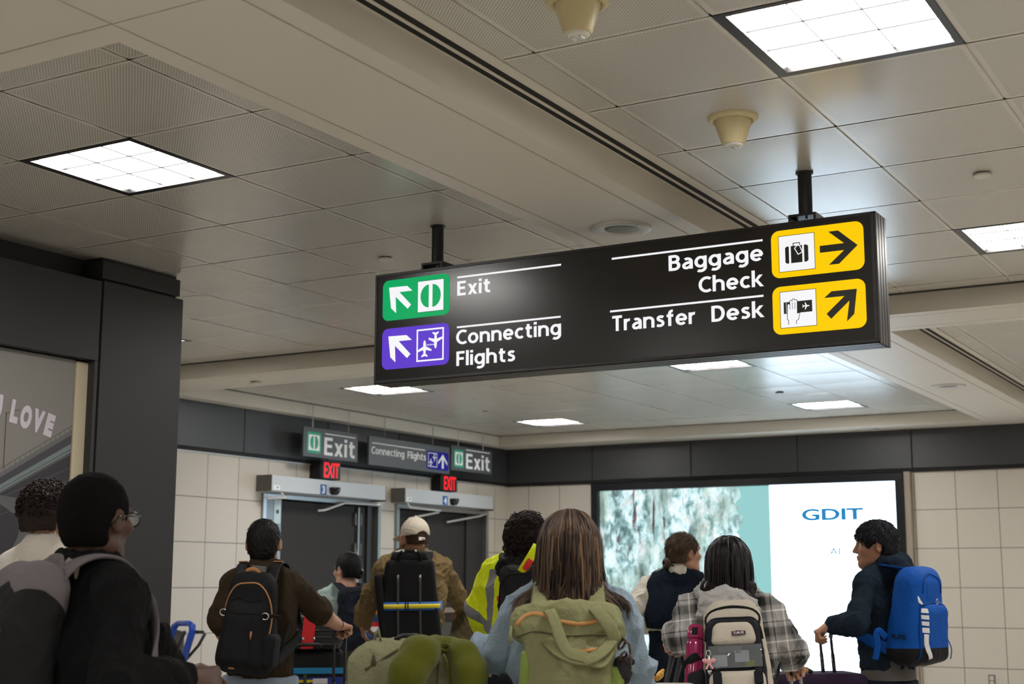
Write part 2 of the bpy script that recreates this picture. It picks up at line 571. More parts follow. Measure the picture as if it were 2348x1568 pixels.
# dark fascia band above the tiled walls
def band(boxes_, gaps, m):
    trim(boxes_, m, bevel=0.002)
    trim(gaps, M_black)
ys = [YN] + [9.891 - 1.227 * k for k in range(9, -1, -1)] + [11.118, 12.345, 13.572, YW - 0.002]
ys = sorted(y for y in ys if y >= YN)
band([(XW, XW + 0.04, a + 0.005, b - 0.005, 2.548, ZB) for a, b in zip(ys, ys[1:])],
     [(XW, XW + 0.032, YN, YW, 2.535, ZB)], M_band)
xs = [XW + 0.04, -7.42, -6.2, -4.98, -3.77, -2.54, -1.31, -0.08, 1.15, 2.38, 3.61, 4.84, XR]
band([(a + 0.006, b - 0.006, YW - 0.04, YW, 2.548, ZB) for a, b in zip(xs, xs[1:])],
     [(XW + 0.04, XR, YW - 0.032, YW, 2.535, ZB)], M_band)
M_lip = mat('rail_metal', (0.72, 0.72, 0.72), 0.3, metal=0.6)
trim([(XW, XW + 0.015, YN, YW, 2.505, 2.517)], M_lip)
trim([(XW, XW + 0.035, YN, YW, 2.517, 2.536), (XW, XR, YW - 0.035, YW, 2.512, 2.536)], M_black)

# ------------------------------------------------------------------ ceiling fixtures
M_lamp = mat('troffer_glow', (0.9, 0.9, 0.9), 0.5, emit=(1.0, 0.97, 0.93), estr=LAMP)
M_blade = mat('louver_blade', (0.03, 0.03, 0.03), 0.6, spec=0.1)
M_tframe = mat('troffer_frame', (0.006, 0.006, 0.007), 0.35)
TLAB = {(-4.481, 3.778): 'square louvered ceiling light above the dark kiosk at upper left',
        (-1.509, 3.778): 'largest square ceiling light, nearest the camera at top right, cut by the frame',
        (-1.509, 6.793): 'square ceiling light cut by the right edge of the photo beside the main sign',
        (-7.496, 6.793): 'square ceiling light peeking out behind the top of the dark kiosk',
        (-7.496, 9.89): 'square ceiling light just below the left end of the main hanging sign',
        (-4.481, 9.89): 'square ceiling light just under the right half of the main hanging sign',
        (-7.496, 12.905): 'small far square ceiling light above the wall corner, left of two',
        (-4.481, 12.905): 'small far square ceiling light above the lit screen, right of two',
        (-4.481, 6.793): 'square ceiling light hidden behind the main hanging sign'}
t0 = None
for (x, y) in TROF:
    lab = TLAB.get((x, y), 'square louvered ceiling light outside the view of the photo')
    g = 'recessed square ceiling lights'
    if t0 is None:
        x0_, y0_ = x, y
        t0 = thing('ceiling_light', lab, 'ceiling light', (x + G / 2, y + G / 2, ZC), g)
        a, b, c, d = x, x + G, y, y + G
        bm = bm_new()
        for q in ((a, b, c, c + 0.024), (a, b, d - 0.036, d), (a, a + 0.036, c + 0.024, d - 0.036), (b - 0.024, b, c + 0.024, d - 0.036)):
            box(bm, *q, ZC - 0.002, ZC + 0.075)
        obj('frame', bm, M_tframe, t0)
        bm = bm_new()
        box(bm, a + 0.03, b - 0.03, c + 0.03, d - 0.03, ZC + 0.018, ZC + 0.028)
        obj('diffuser', bm, M_lamp, t0)
        bm = bm_new()
        for k in (1, 2):
            p = (G - 0.06) * k / 3 + 0.03
            box(bm, a + p - 0.0016, a + p + 0.0016, c + 0.036, d - 0.036, ZC + 0.013, ZC + 0.018)
            box(bm, a + 0.036, b - 0.036, c + p - 0.0016, c + p + 0.0016, ZC + 0.013, ZC + 0.018)
        obj('louver', bm, M_blade, t0)
    else:
        copy_tree(t0, (x - x0_, y - y0_, 0), lab, g)

M_spk = mat('speaker_ring', (0.60, 0.57, 0.52), 0.45)
M_grille = mat('speaker_grille', (0.22, 0.21, 0.19), 0.6)
def speaker(x, y, lab):
    t = thing('ceiling_speaker', lab, 'speaker', (x, y, ZB), 'round speakers in the soffit')
    bm = bm_new()
    lathe(bm, [(0.136, 0.0), (0.136, -0.006), (0.128, -0.011), (0.085, -0.008), (0.074, -0.003)], (x, y, ZB), 48, cap=False)
    obj('ring', bm, M_spk, t, smooth=True)
    bm = bm_new()
    lathe(bm, [(0.0005, -0.006), (0.05, -0.005), (0.075, -0.003), (0.076, 0)], (x, y, ZB), 40)
    obj('grille', bm, M_grille, t, smooth=True)
    for k in range(4):
        a = PI / 4 + k * PI / 2 + 0.3
        bm = bm_new()
        lathe(bm, [(0.005, 0), (0.005, -0.003), (0.003, -0.005)], (x + 0.112 * math.cos(a), y + 0.112 * math.sin(a), ZB - 0.008), 10)
        obj('screw', bm, M_lip, t, smooth=True)
speaker(-2.672, 5.56, 'round ceiling speaker in the long soffit just above the main sign')
speaker(-2.652, 11.5, 'small round ceiling speaker in the far soffit right of the main sign')

M_cream = mat('aged_plastic', (0.62, 0.53, 0.30), 0.4)
M_cream2 = mat('clear_lens', (0.7, 0.68, 0.6), 0.15)
def sounder(x, y, lab):
    t = thing('smoke_detector', lab, 'smoke detector', (x, y, ZC), 'cream cone shaped detectors')
    bm = bm_new()
    lathe(bm, [(0.092, 0.002), (0.092, -0.008), (0.085, -0.016), (0.074, -0.02), (0.072, -0.012), (0.070, -0.012)], (x, y, ZC), 40, cap=False)
    obj('flange', bm, M_cream, t, smooth=True)
    bm = bm_new()
    lathe(bm, [(0.069, -0.004), (0.067, -0.02), (0.043, -0.098), (0.040, -0.104), (0.001, -0.104)], (x, y, ZC), 40, cap=False)
    obj('cone', bm, M_cream, t, smooth=False)
    bm = bm_new()
    lathe(bm, [(0.036, -0.103), (0.034, -0.110), (0.028, -0.112), (0.001, -0.112)], (x, y, ZC), 24, cap=False)
    obj('lens', bm, M_cream2, t, smooth=True)
    for k in (-1, 1):
        bm = bm_new()
        box(bm, x + k * 0.012 - 0.005, x + k * 0.012 + 0.005, y - 0.012, y + 0.012, ZC - 0.118, ZC - 0.110)
        obj('tab', bm, M_lip, t)
sounder(-1.80, 4.69, 'whole cream cone shaped ceiling detector left of the right sign post')
sounder(-1.80, 3.475, 'cream cone shaped ceiling detector cut by the top of the photo')

M_cap = mat('cap_white', (0.62, 0.58, 0.5), 0.4)
M_capd = mat('cap_dark', (0.05, 0.05, 0.05), 0.4)
for x, y, z, r, m, lab in ((-4.20, 5.92, ZC, 0.038, M_cap, 'round flat sprinkler cap on the tile left of the main sign'),
                           (-1.175, 5.875, ZC, 0.038, M_cap, 'round flat sprinkler cap on the tile right of the right sign post'),
                           (-7.24, 11.96, ZC, 0.036, M_cap, 'small sprinkler cap between the two far left ceiling lights'),
                           (-4.236, 12.01, ZC, 0.036, M_capd, 'small dark sprinkler cap in front of the far right ceiling light'),
                           (-7.30, 8.57, ZB, 0.042, M_cap, 'sprinkler cap under the cross soffit right of the kiosk'),
                           (-4.07, 14.42, ZB, 0.04, M_cap, 'sprinkler cap under the far soffit above the lit screen')):
    bm = bm_new()
    lathe(bm, [(r * 0.45, 0.002), (r * 0.45, -0.008), (r, -0.008), (r, -0.013), (r * 0.92, -0.016), (0.001, -0.017)], (x, y, z), 28, cap=False)
    tag(obj('sprinkler_cap', bm, m, smooth=False), lab, 'sprinkler cap', 'sprinkler caps')

# ------------------------------------------------------------------ the main hanging sign
M_sbody = mat('sign_black', (0.018, 0.018, 0.018), 0.38, spec=0.5)
M_sside = mat('sign_bronze', (0.045, 0.042, 0.038), 0.42, metal=0.35)
M_sface = mat('sign_face', (0.017, 0.016, 0.015), 0.24, spec=0.5)
def lit(name, c, s=1.0):
    return mat(name, tuple(0.08 * v for v in c), 0.45, spec=0.15, emit=c, estr=s)
M_lw = lit('backlit_white', (0.93, 0.93, 0.95), 0.95)
M_lg = lit('backlit_green', srgb(0, 172, 98), 0.9)
M_lp = lit('backlit_purple', srgb(98, 62, 208), 0.9)
M_ly = lit('backlit_yellow', srgb(255, 206, 0), 0.95)
M_ink = mat('sign_ink', (0.018, 0.017, 0.013), 0.5)
M_post = mat('post_black', (0.012, 0.012, 0.012), 0.45)

sg = thing('hanging_sign', 'large black overhead sign with green, purple and yellow direction panels', 'sign', (-2.70, 5.5, 2.32))
SX0, SX1, SZ0, SZ1, SY0, SY1 = -3.90, -1.508, 2.319, 2.838, 5.425, 5.575
bm = bm_new()
box(bm, SX0, SX1, SY0 + 0.004, SY1 - 0.004, SZ0 + 0.004, SZ1 - 0.004)
obj('sign_box', bm, M_sbody, sg)
bm = bm_new()                                     # extruded rails round the box
for z0, z1 in ((SZ0 - 0.004, SZ0 + 0.006), (SZ1 - 0.006, SZ1 + 0.004)):
    for k in range(4):
        a = SY0 + 0.004 + k * 0.037
        box(bm, SX0 - 0.004, SX1 + 0.006, a, a + 0.031, z0, z1)
for x0, x1 in ((SX0 - 0.006, SX0 + 0.004), (SX1 - 0.004, SX1 + 0.008)):
    for k in range(4):
        a = SY0 + 0.004 + k * 0.037
        box(bm, x0, x1, a, a + 0.031, SZ0 - 0.004, SZ1 + 0.004)
obj('side_rail', bm, M_sside, sg, bevel=0.002)
PF = Plane2('y', SY0)
bm = bm_new()
ring_rect(bm, PF, SX0, SX1, SZ0, SZ1, 0.012, -0.002, 0.006)
obj('frame', bm, M_sbody, sg, bevel=0.001)
bm = bm_new()
prism(bm, PF, rect(SX0 + 0.012, SX1 - 0.012, SZ0 + 0.012, SZ1 - 0.012), -0.003, 0.002)
obj('face_panel', bm, M_sface, sg)
pole = []
for x in (-3.601, -1.806):
    bm = bm_new()
    lathe(bm, [(0.036, 0.224), (0.036, 0.216), (0.0285, 0.214), (0.0285, 0.03)], (x, 5.5, SZ1), 28)
    po = obj('post', bm, M_post, sg, smooth=False)
    bm = bm_new()
    box(bm, x - 0.058, x + 0.058, 5.45, 5.55, SZ1 + 0.028, SZ1 + 0.038)
    box(bm, x - 0.058, x - 0.048, 5.45, 5.55, SZ1, SZ1 + 0.028)
    box(bm, x + 0.048, x + 0.058, 5.45, 5.55, SZ1, SZ1 + 0.028)
    box(bm, x - 0.058, x + 0.058, 5.455, 5.465, SZ1, SZ1 + 0.010)
    br = obj('bracket', bm, M_post, sg)
    bm = bm_new()
    lathe(bm, [(0.009, 0.004), (0.009, 0.016), (0.005, 0.018), (0.005, 0.03)], (x + 0.006, 5.49, SZ1), 12)
    obj('bolt', bm, M_lip, br)

def panel(name, m, poly, parent, n0, n1, pl, label=None):
    bm = bm_new()
    prism(bm, pl, poly, n0, n1)
    o = obj(name, bm, m, parent)
    if label:
        o['label'] = label
    return o
def airplane(bm, pl, cx, cz, L, rot, n0, n1):
    half = [(0.0, 0.5), (0.06, 0.44), (0.09, 0.3), (0.09, 0.12), (0.5, -0.09), (0.5, -0.2), (0.09, -0.1), (0.07, -0.33), (0.22, -0.45), (0.22, -0.54), (0.0, -0.47)]
    pts = half + [(-a, b) for a, b in half[-2:0:-1]]
    c, s = math.cos(rot), math.sin(rot)
    prism(bm, pl, [(cx + L * (a * c - b * s), cz + L * (a * s + b * c)) for a, b in pts], n0, n1)

def arrow_part(pl, pts, m, parent, n0=0.0035, n1=0.0045):
    bm = bm_new()
    prism(bm, pl, pts, n0, n1)
    return obj('arrow', bm, m, parent)
AL = [(-3.821, 2.771), (-3.718, 2.769), (-3.688, 2.744), (-3.762, 2.744), (-3.695, 2.678), (-3.714, 2.660), (-3.783, 2.724), (-3.779, 2.645), (-3.808, 2.671)]
# green
gp = panel('exit_panel', M_lg, rrect(-3.857, -3.482, 2.612, 2.806, 0.032), sg, 0.002, 0.0032, PF, 'green panel with a white arrow and a split disc')
arrow_part(PF, AL, M_lw, gp)
bm = bm_new()
ring_rect(bm, PF, -3.6585, -3.5125, 2.6345, 2.7835, 0.0018, 0.0034, 0.0042)
obj('outline', bm, M_ink, gp)
sq = panel('symbol', M_lw, rect(-3.657, -3.514, 2.636, 2.782), gp, 0.0034, 0.0041, PF)
for s_ in (-1, 1):
    bm = bm_new()
    n = 20
    prism(bm, PF, [(-3.5855 + s_ * (0.0105 + 0.0455 * math.sin(PI * k / n)), 2.709 - 0.054 * math.cos(PI * k / n)) for k in range(n + 1)], 0.0042, 0.0049)
    obj('half_disc', bm, M_lg, gp)
# purple
pp = panel('connecting_flights_panel', M_lp, rrect(-3.857, -3.482, 2.380, 2.574, 0.032), sg, 0.002, 0.0032, PF, 'purple panel with a white arrow and two aeroplanes')
arrow_part(PF, [(a, b - 0.234) for a, b in AL], M_lw, pp)
bm = bm_new()
ring_rect(bm, PF, -3.661, -3.511, 2.403, 2.555, 0.0075, 0.0034, 0.0045)
airplane(bm, PF, -3.6165, 2.403 + 0.152 * 0.40, 0.076, 0, 0.0034, 0.0045)
airplane(bm, PF, -3.556, 2.403 + 0.152 * 0.615, 0.076, PI, 0.0034, 0.0045)
for k in range(5):
    u = -3.661 + 0.15 * (0.385 + 0.06 * k)
    prism(bm, PF, rect(u - 0.002, u + 0.002, 2.4755, 2.4815), 0.0034, 0.0045)
obj('symbol', bm, M_lw, pp)
# yellow, baggage
y1 = panel('baggage_panel', M_ly, rrect(-1.93, -1.549, 2.612, 2.808, 0.034), sg, 0.002, 0.0032, PF, 'yellow panel with a suitcase and an arrow to the right')
arrow_part(PF, [(-1.727, 2.725), (-1.628, 2.725), (-1.69, 2.779), (-1.65, 2.779), (-1.574, 2.711), (-1.651, 2.644), (-1.692, 2.644), (-1.628, 2.697), (-1.727, 2.697)], M_ink, y1)
bm = bm_new()
ring_rect(bm, PF, -1.899, -1.7475, 2.6345, 2.7845, 0.002, 0.0034, 0.0042)
obj('outline', bm, M_ink, y1)
panel('symbol', M_lw, rect(-1.897, -1.7495, 2.6365, 2.7825), y1, 0.0034, 0.0041, PF)
bm = bm_new()
q0, q1 = 0.0042, 0.0049
prism(bm, PF, [(-1.8555, 2.668), (-1.8555, 2.738), (-1.865, 2.738), (-1.871, 2.732), (-1.871, 2.674), (-1.865, 2.668)], q0, q1)
prism(bm, PF, [(-1.792, 2.668), (-1.782, 2.668), (-1.775, 2.674), (-1.775, 2.732), (-1.782, 2.738), (-1.792, 2.738)], q0, q1)
prism(bm, PF, rect(-1.847, -1.8, 2.668, 2.738), q0, q1)
stroke(bm, PF, [(-1.837, 2.738), (-1.837, 2.749), (-1.81, 2.749), (-1.81, 2.738)], 0.003, q0, q1)
obj('suitcase_symbol', bm, M_ink, y1)
bm = bm_new()
stroke(bm, PF, [(-1.831, 2.727), (-1.82, 2.739), (-1.81, 2.737), (-1.799, 2.709), (-1.817, 2.701), (-1.831, 2.727)], 0.0034, 0.005, 0.0056)
obj('tag_symbol', bm, M_lw, y1)
# yellow, transfer desk
y2 = panel('transfer_desk_panel', M_ly, rrect(-1.931, -1.55, 2.380, 2.576, 0.034), sg, 0.002, 0.0032, PF, 'yellow panel with a hand holding a ticket and a slanting arrow')
arrow_part(PF, [(-1.584, 2.536), (-1.598, 2.437), (-1.628, 2.41), (-1.615, 2.492), (-1.691, 2.426), (-1.709, 2.447), (-1.634, 2.512), (-1.716, 2.512), (-1.686, 2.536)], M_ink, y2)
bm = bm_new()
ring_rect(bm, PF, -1.90, -1.749, 2.4045, 2.5545, 0.002, 0.0034, 0.0042)
obj('outline', bm, M_ink, y2)
panel('symbol', M_lw, rect(-1.898, -1.751, 2.4065, 2.5525), y2, 0.0034, 0.0041, PF)
bm = bm_new()
prism(bm, PF, rect(-1.884, -1.7665, 2.463, 2.51), q0, q1)
obj('ticket_symbol', bm, M_ink, y2)
bm = bm_new()
hand = [(-1.865, 2.418), (-1.865, 2.434), (-1.870, 2.441), (-1.8685, 2.498), (-1.864, 2.503), (-1.859, 2.500), (-1.858, 2.512), (-1.853, 2.517), (-1.848, 2.513), (-1.846, 2.519), (-1.842, 2.522), (-1.838, 2.518), (-1.836, 2.515), (-1.831, 2.517), (-1.827, 2.512), (-1.828, 2.461), (-1.817, 2.463), (-1.823, 2.437), (-1.833, 2.430), (-1.833, 2.418)]
prism(bm, PF, hand, 0.005, 0.0054)
for k in range(8):
    v = 2.466 + 0.0055 * k
    prism(bm, PF, rect(-1.8745, -1.8715, v, v + 0.003), 0.005, 0.0054)
airplane(bm, PF, -1.791, 2.4875, 0.029, -PI / 2, 0.005, 0.0054)
obj('hand_symbol', bm, M_lw, y2)
bm = bm_new()
stroke(bm, PF, hand, 0.0022, 0.0055, 0.006)
for u in (-1.858, -1.8475, -1.837):
    stroke(bm, PF, [(u, 2.48), (u, 2.506)], 0.0018, 0.0055, 0.006)
obj('hand_outline', bm, M_ink, y2)
for u0, u1, v in ((-3.441, -2.90, 2.780), (-3.441, -2.903, 2.547), (-2.651, -1.966, 2.778), (-2.662, -1.969, 2.547)):
    bm = bm_new()
    prism(bm, PF, rect(u0, u1, v - 0.0042, v + 0.0042), 0.002, 0.003)
    obj('rule_line', bm, M_lw, sg)
BO = 0.014
for t, u, v, wd, al in (('Exit', -3.440, 2.694, 0.177, 'l'), ('Connecting', -3.444, 2.467, 0.542, 'l'), ('Flights', -3.442, 2.368, 0.308, 'l'),
                        ('Baggage', -1.967, 2.694, 0.417, 'r'), ('Check', -1.967, 2.5865, 0.283, 'r'), ('Transfer', -2.652, 2.459, 0.383, 'l'), ('Desk', -1.968, 2.459, 0.228, 'r')):
    sign_text(t, PF, u, v, 0.0665, wd, 0.002, M_lw, sg, align=al)

# ------------------------------------------------------------------ signs hung on chains by the doors
M_hs = mat('sign_slate', (0.075, 0.085, 0.095), 0.45)
M_hsw = mat('sign_white', (0.78, 0.78, 0.78), 0.5)
M_hsg = mat('sign_green', (0.03, 0.32, 0.20), 0.5)
M_hsb = mat('sign_blue', (0.006, 0.008, 0.25), 0.6, spec=0.15)
M_chain = mat('chain_metal', (0.45, 0.43, 0.4), 0.35, metal=0.9)
def chains(t, ys, z0, x):
    for y in ys:
        bm = bm_new()
        n = int((ZC - z0) / 0.022)
        for k in range(n):
            z = z0 + (ZC - z0) * (k + 0.5) / n
            a = (1, 0) if k % 2 else (0, 1)
            h = (ZC - z0) / n * 0.62
            tube(bm, [(x + a[0] * 0.0055 * math.cos(q), y + a[1] * 0.0055 * math.cos(q), z + h * math.sin(q)) for q in [PI / 4 * j for j in range(8)]], 0.0018, 5, closed=True)
        obj('chain', bm, M_chain, t)
def split_disc(parent, pl, u0, u1, v0, v1):
    e = panel('exit_symbol', M_hsg, rrect(u0, u1, v0, v1, 0.025), parent, 0.0, 0.002, pl, 'green exit symbol')
    cu, cv = (u0 + u1) / 2, (v0 + v1) / 2
    hw, hh = (u1 - u0) * 0.385, (v1 - v0) * 0.37
    bm = bm_new()
    prism(bm, pl, rect(cu - hw, cu + hw, cv - hh, cv + hh), 0.002, 0.003)
    obj('square', bm, M_hsw, e)
    for s_ in (-1, 1):
        bm = bm_new()
        prism(bm, pl, [(cu + s_ * (hw * 0.13 + hw * 0.62 * math.sin(PI * k / 14)), cv - hh * 0.86 * math.cos(PI * k / 14)) for k in range(15)], 0.003, 0.004)
        obj('half_disc', bm, M_hsg, e)
XS = -8.35
PS = Plane2('x', XS + 0.0105)
def hung(u0, u1, v0, v1, lab):
    t = thing('hanging_sign', lab, 'sign', (XS, (u0 + u1) / 2, v0), 'small signs hung on chains by the doors')
    bm = bm_new()
    box(bm, XS - 0.01, XS + 0.01, u0, u1, v0, v1)
    obj('board', bm, M_hs, t, bevel=0.002)
    return t
t = hung(10.49, 11.34, 2.555, 2.832, 'grey Exit sign on chains, left of the two, above door three')
chains(t, (10.637, 11.2), 2.832, XS)
split_disc(t, PS, 10.54, 10.755, 2.592, 2.790)
bm = bm_new(); prism(bm, PS, rect(10.812, 11.297, 2.785, 2.794), 0, 0.002); obj('rule_line', bm, M_hsw, t)
sign_text('Exit', PS, 10.808, 2.588, 0.168, 0.485, 0.0, M_hsw, t)
t = hung(11.528, 13.015, 2.548, 2.835, 'wide grey Connecting Flights sign on chains between the two door signs')
chains(t, (11.806, 12.694), 2.835, XS)
bm = bm_new(); prism(bm, PS, rect(11.578, 12.53, 2.763, 2.773), 0, 0.002); obj('rule_line', bm, M_hsw, t)
sign_text('Connecting', PS, 11.572, 2.66, 0.072, 0.575, 0.0, M_hsw, t)
sign_text('Flights', PS, 12.548, 2.66, 0.072, 0.34, 0.0, M_hsw, t, align='r')
bp = panel('blue_panel', M_hsb, rrect(12.565, 12.99, 2.578, 2.770, 0.03), t, 0, 0.002, PS, 'blue panel with two aeroplanes and an up arrow')
bm = bm_new()
ring_rect(bm, PS, 12.59, 12.765, 2.602, 2.752, 0.008, 0.002, 0.003)
airplane(bm, PS, 12.643, 2.655, 0.075, 0, 0.002, 0.003)
airplane(bm, PS, 12.712, 2.70, 0.075, PI, 0.002, 0.003)
obj('symbol', bm, M_hsw, bp)
bm = bm_new()
prism(bm, PS, [(12.875, 2.75), (12.965, 2.665), (12.965, 2.635), (12.893, 2.70), (12.893, 2.598), (12.857, 2.598), (12.857, 2.70), (12.785, 2.635), (12.785, 2.665)], 0.002, 0.003)
obj('arrow', bm, M_hsw, bp)
t = hung(13.05, 13.905, 2.60, 2.865, 'grey Exit sign on chains, right of the two, above door four')
chains(t, (13.203, 13.725), 2.865, XS)
split_disc(t, PS, 13.10, 13.30, 2.634, 2.824)
bm = bm_new(); prism(bm, PS, rect(13.351, 13.855, 2.832, 2.842), 0, 0.002); obj('rule_line', bm, M_hsw, t)
sign_text('Exit', PS, 13.352, 2.633, 0.165, 0.505, 0.0, M_hsw, t)

M_red = mat('exit_red', (0.3, 0.0, 0.005), 0.4, emit=(1.0, 0.01, 0.02), estr=1.1)
for u0, u1, lab in ((10.925, 11.21, 'red lit EXIT box above door three'), (13.047, 13.335, 'red lit EXIT box above door four')):
    t = thing('exit_light', lab, 'exit sign', (-8.45, (u0 + u1) / 2, 2.376), 'red EXIT boxes over the doors')
    bm = bm_new()
    box(bm, XW, -8.452, u0 - 0.03, u1, 2.374, 2.548)
    obj('housing', bm, M_black, t, bevel=0.004)
    bm = bm_new()
    box(bm, -8.452, -8.446, u0, u1, 2.376, 2.546)
    obj('faceplate', bm, M_sbody, t)
    lettering('lettering', 'EXIT', Plane2('x', -8.446), u0 + 0.028, 2.392, 0.142, 0.235, 0, M_red, t, bold=0.012)

# ------------------------------------------------------------------ the two doors
M_steel = mat('brushed_steel', (0.36, 0.37, 0.38), 0.28, metal=0.9)
M_leaf = mat('door_leaf', (0.034, 0.031, 0.031), 0.6, spec=0.2)
M_jamb = mat('door_jamb', (0.022, 0.022, 0.023), 0.45)
M_box = mat('operator_silver', (0.50, 0.52, 0.54), 0.42, metal=0.25)
M_boxs = mat('operator_end', (0.12, 0.115, 0.105), 0.5)
M_plate = mat('plate_blue', (0.01, 0.09, 0.30), 0.5)
def door(n, y0, y1, seam, leaf0, leaf1):
    d = struct(bpy.data.objects.new('door_%d' % n, None))
    COL.objects.link(d)
    d.location = (XW, (y0 + y1) / 2, 0)
    bm = bm_new()
    box(bm, XW - 0.15, XW + 0.025, y0, y0 + 0.05, 0, DH)
    box(bm, XW - 0.15, XW + 0.025, y1 - 0.05, y1, 0, DH)
    box(bm, XW - 0.15, XW + 0.025, y0 + 0.05, y1 - 0.05, DH - 0.04, DH)
    obj('door_frame', bm, M_steel, d, bevel=0.003)
    for a, b in ((leaf0, seam - 0.006), (seam + 0.006, leaf1)):
        bm = bm_new()
        box(bm, XW - 0.10, XW - 0.055, a, b, 0.01, DH - 0.05)
        obj('door_leaf', bm, M_leaf, d, bevel=0.003)
    bm = bm_new()
    box(bm, XW - 0.15, XW - 0.03, y0 + 0.05, leaf0, 0, DH - 0.04)
    box(bm, XW - 0.15, XW - 0.03, leaf1, y1 - 0.05, 0, DH - 0.04)
    obj('jamb', bm, M_jamb, d)
    bm = bm_new()
    box(bm, XW - 0.15, XW - 0.14, y0, y1, 0, DH)
    obj('backing', bm, M_black, d)
    return d
d3 = door(1, D3[0], D3[1], 11.72, 10.50, 11.90)
# the left jamb of door three is a steel return, a dark reflection put into its colour, with a pale placard on it
bm = bm_new(); box(bm, XW - 0.04, XW + 0.012, 10.25, 10.475, 0, 2.16); obj('steel_return', bm, mat('steel_mirror', (0.10, 0.10, 0.10), 0.18, metal=0.85), d3)
bm = bm_new(); box(bm, XW + 0.012, XW + 0.015, 10.365, 10.465, 1.93, 2.15); obj('placard', bm, mat('placard_pale', (0.5, 0.62, 0.66), 0.5), d3)
bm = bm_new(); lathe(bm, [(0.02, 0), (0.02, 0.004)], (0, 0, 0), 16); bmesh.ops.rotate(bm, verts=bm.verts, cent=(0, 0, 0), matrix=Matrix.Rotation(PI / 2, 3, 'Y')); bmesh.ops.translate(bm, verts=bm.verts, vec=(XW + 0.0155, 10.415, 2.04)); obj('placard_mark', bm, M_capd, d3)
# panic bar stile and hinges beside the seam of door three
bm = bm_new(); box(bm, XW - 0.055, XW - 0.03, 11.74, 11.765, 0.2, 2.14); obj('astragal', bm, M_steel, d3)
for z in (2.02, 1.72, 1.45, 1.2):
    for y in (11.70, 11.79):
        bm = bm_new(); box(bm, XW - 0.055, XW - 0.028, y - 0.015, y + 0.015, z - 0.06, z + 0.06); obj('hinge', bm, mat('hinge_bronze', (0.10, 0.09, 0.075), 0.4, metal=0.4), d3)
bm = bm_new(); tube(bm, [(XW - 0.03, 11.70, 1.72), (XW - 0.02, 11.80, 1.50)], 0.012, 8); obj('closer_rod', bm, M_steel, d3)
d4 = door(2, D4[0], D4[1], 13.02, 12.40, 13.80)
for a, b_ in ((12.43, 13.0), (13.04, 13.78)):
    bm = bm_new(); box(bm, XW - 0.056, XW - 0.035, a, b_, 1.065, 1.12); obj('push_rail', bm, mat('rail_beige', (0.26, 0.22, 0.17), 0.4), d4, bevel=0.004)
    bm = bm_new(); box(bm, XW - 0.056, XW - 0.052, a, b_, 0.10, 0.96); obj('kick_plate', bm, mat('kick_grey', (0.10, 0.10, 0.10), 0.35, metal=0.4), d4)

def operator(y0, y1, num, ny, lab, arms, dr):
    t = thing('door_operator', lab, 'door opener', (-8.5, (y0 + y1) / 2, 2.21), 'door openers over the doors')
    bm = bm_new()
    box(bm, XW, -8.402, y0, y1, 2.215, 2.358)
    obj('housing', bm, M_box, t, bevel=0.003)
    bm = bm_new()
    box(bm, XW, -8.40, y0 - 0.006, y0, 2.212, 2.36)
    obj('end_cap', bm, M_boxs, t)
    bm = bm_new()
    box(bm, XW, -8.40, y1, y1 + 0.004, 2.20, 2.358)
    obj('end_cap', bm, M_boxs, t)
    pl = Plane2('x', -8.402)
    pt = panel('number_plate', M_plate, rect(ny - 0.047, ny + 0.047, 2.218, 2.315), t, 0, 0.003, pl, 'blue plate with a white number')
    lettering('lettering', num, pl, ny, 2.232, 0.068, None, 0.003, M_hsw, pt, bold=0.03, align='c')
    bm = bm_new()
    lathe(bm, [(0.062, 0.0), (0.064, -0.01), (0.056, -0.045), (0.040, -0.068), (0.001, -0.072)], (-8.392, ny + 0.155, 2.293), 24)
    obj('sensor', bm, mat('sensor_black', (0.008, 0.008, 0.009), 0.2), t, smooth=True)
    bm = bm_new()
    prism(bm, pl, rect(y0 + 0.03, y0 + 0.115, 2.228, 2.268), 0, 0.001)
    st = obj('sticker', bm, M_hsw, t)
    bm = bm_new()
    prism(bm, pl, [(y0 + 0.04, 2.258), (y0 + 0.075, 2.252), (y0 + 0.107, 2.259), (y0 + 0.09, 2.246), (y0 + 0.08, 2.236), (y0 + 0.065, 2.234), (y0 + 0.078, 2.246)], 0.001, 0.0016)
    obj('logo_mark', bm, M_ink, st)
    for seg in arms:
        bm = bm_new()
        tube(bm, seg, 0.012, 8)
        obj('closer_arm', bm, M_lip, dr)
operator(10.127, 11.917, '3', 10.888, 'silver door opener box numbered 3 above the left door',
         [[(-8.50, 11.96, 2.175), (-8.50, 11.36, 2.165), (-8.56, 11.12, 2.085), (-8.61, 11.08, 2.08)], [(-8.44, 10.30, 2.21), (-8.42, 10.36, 2.16), (-8.50, 10.18, 2.15)]], d3)
operator(12.268, 14.045, '4', 13.028, 'silver door opener box numbered 4 above the right door',
         [[(-8.44, 12.36, 2.21), (-8.43, 12.40, 2.165), (-8.43, 12.98, 2.155), (-8.45, 12.98, 2.14), (-8.60, 12.62, 2.06)], [(-8.50, 14.05, 2.17), (-8.52, 13.95, 2.14), (-8.60, 13.37, 2.05)]], d4)

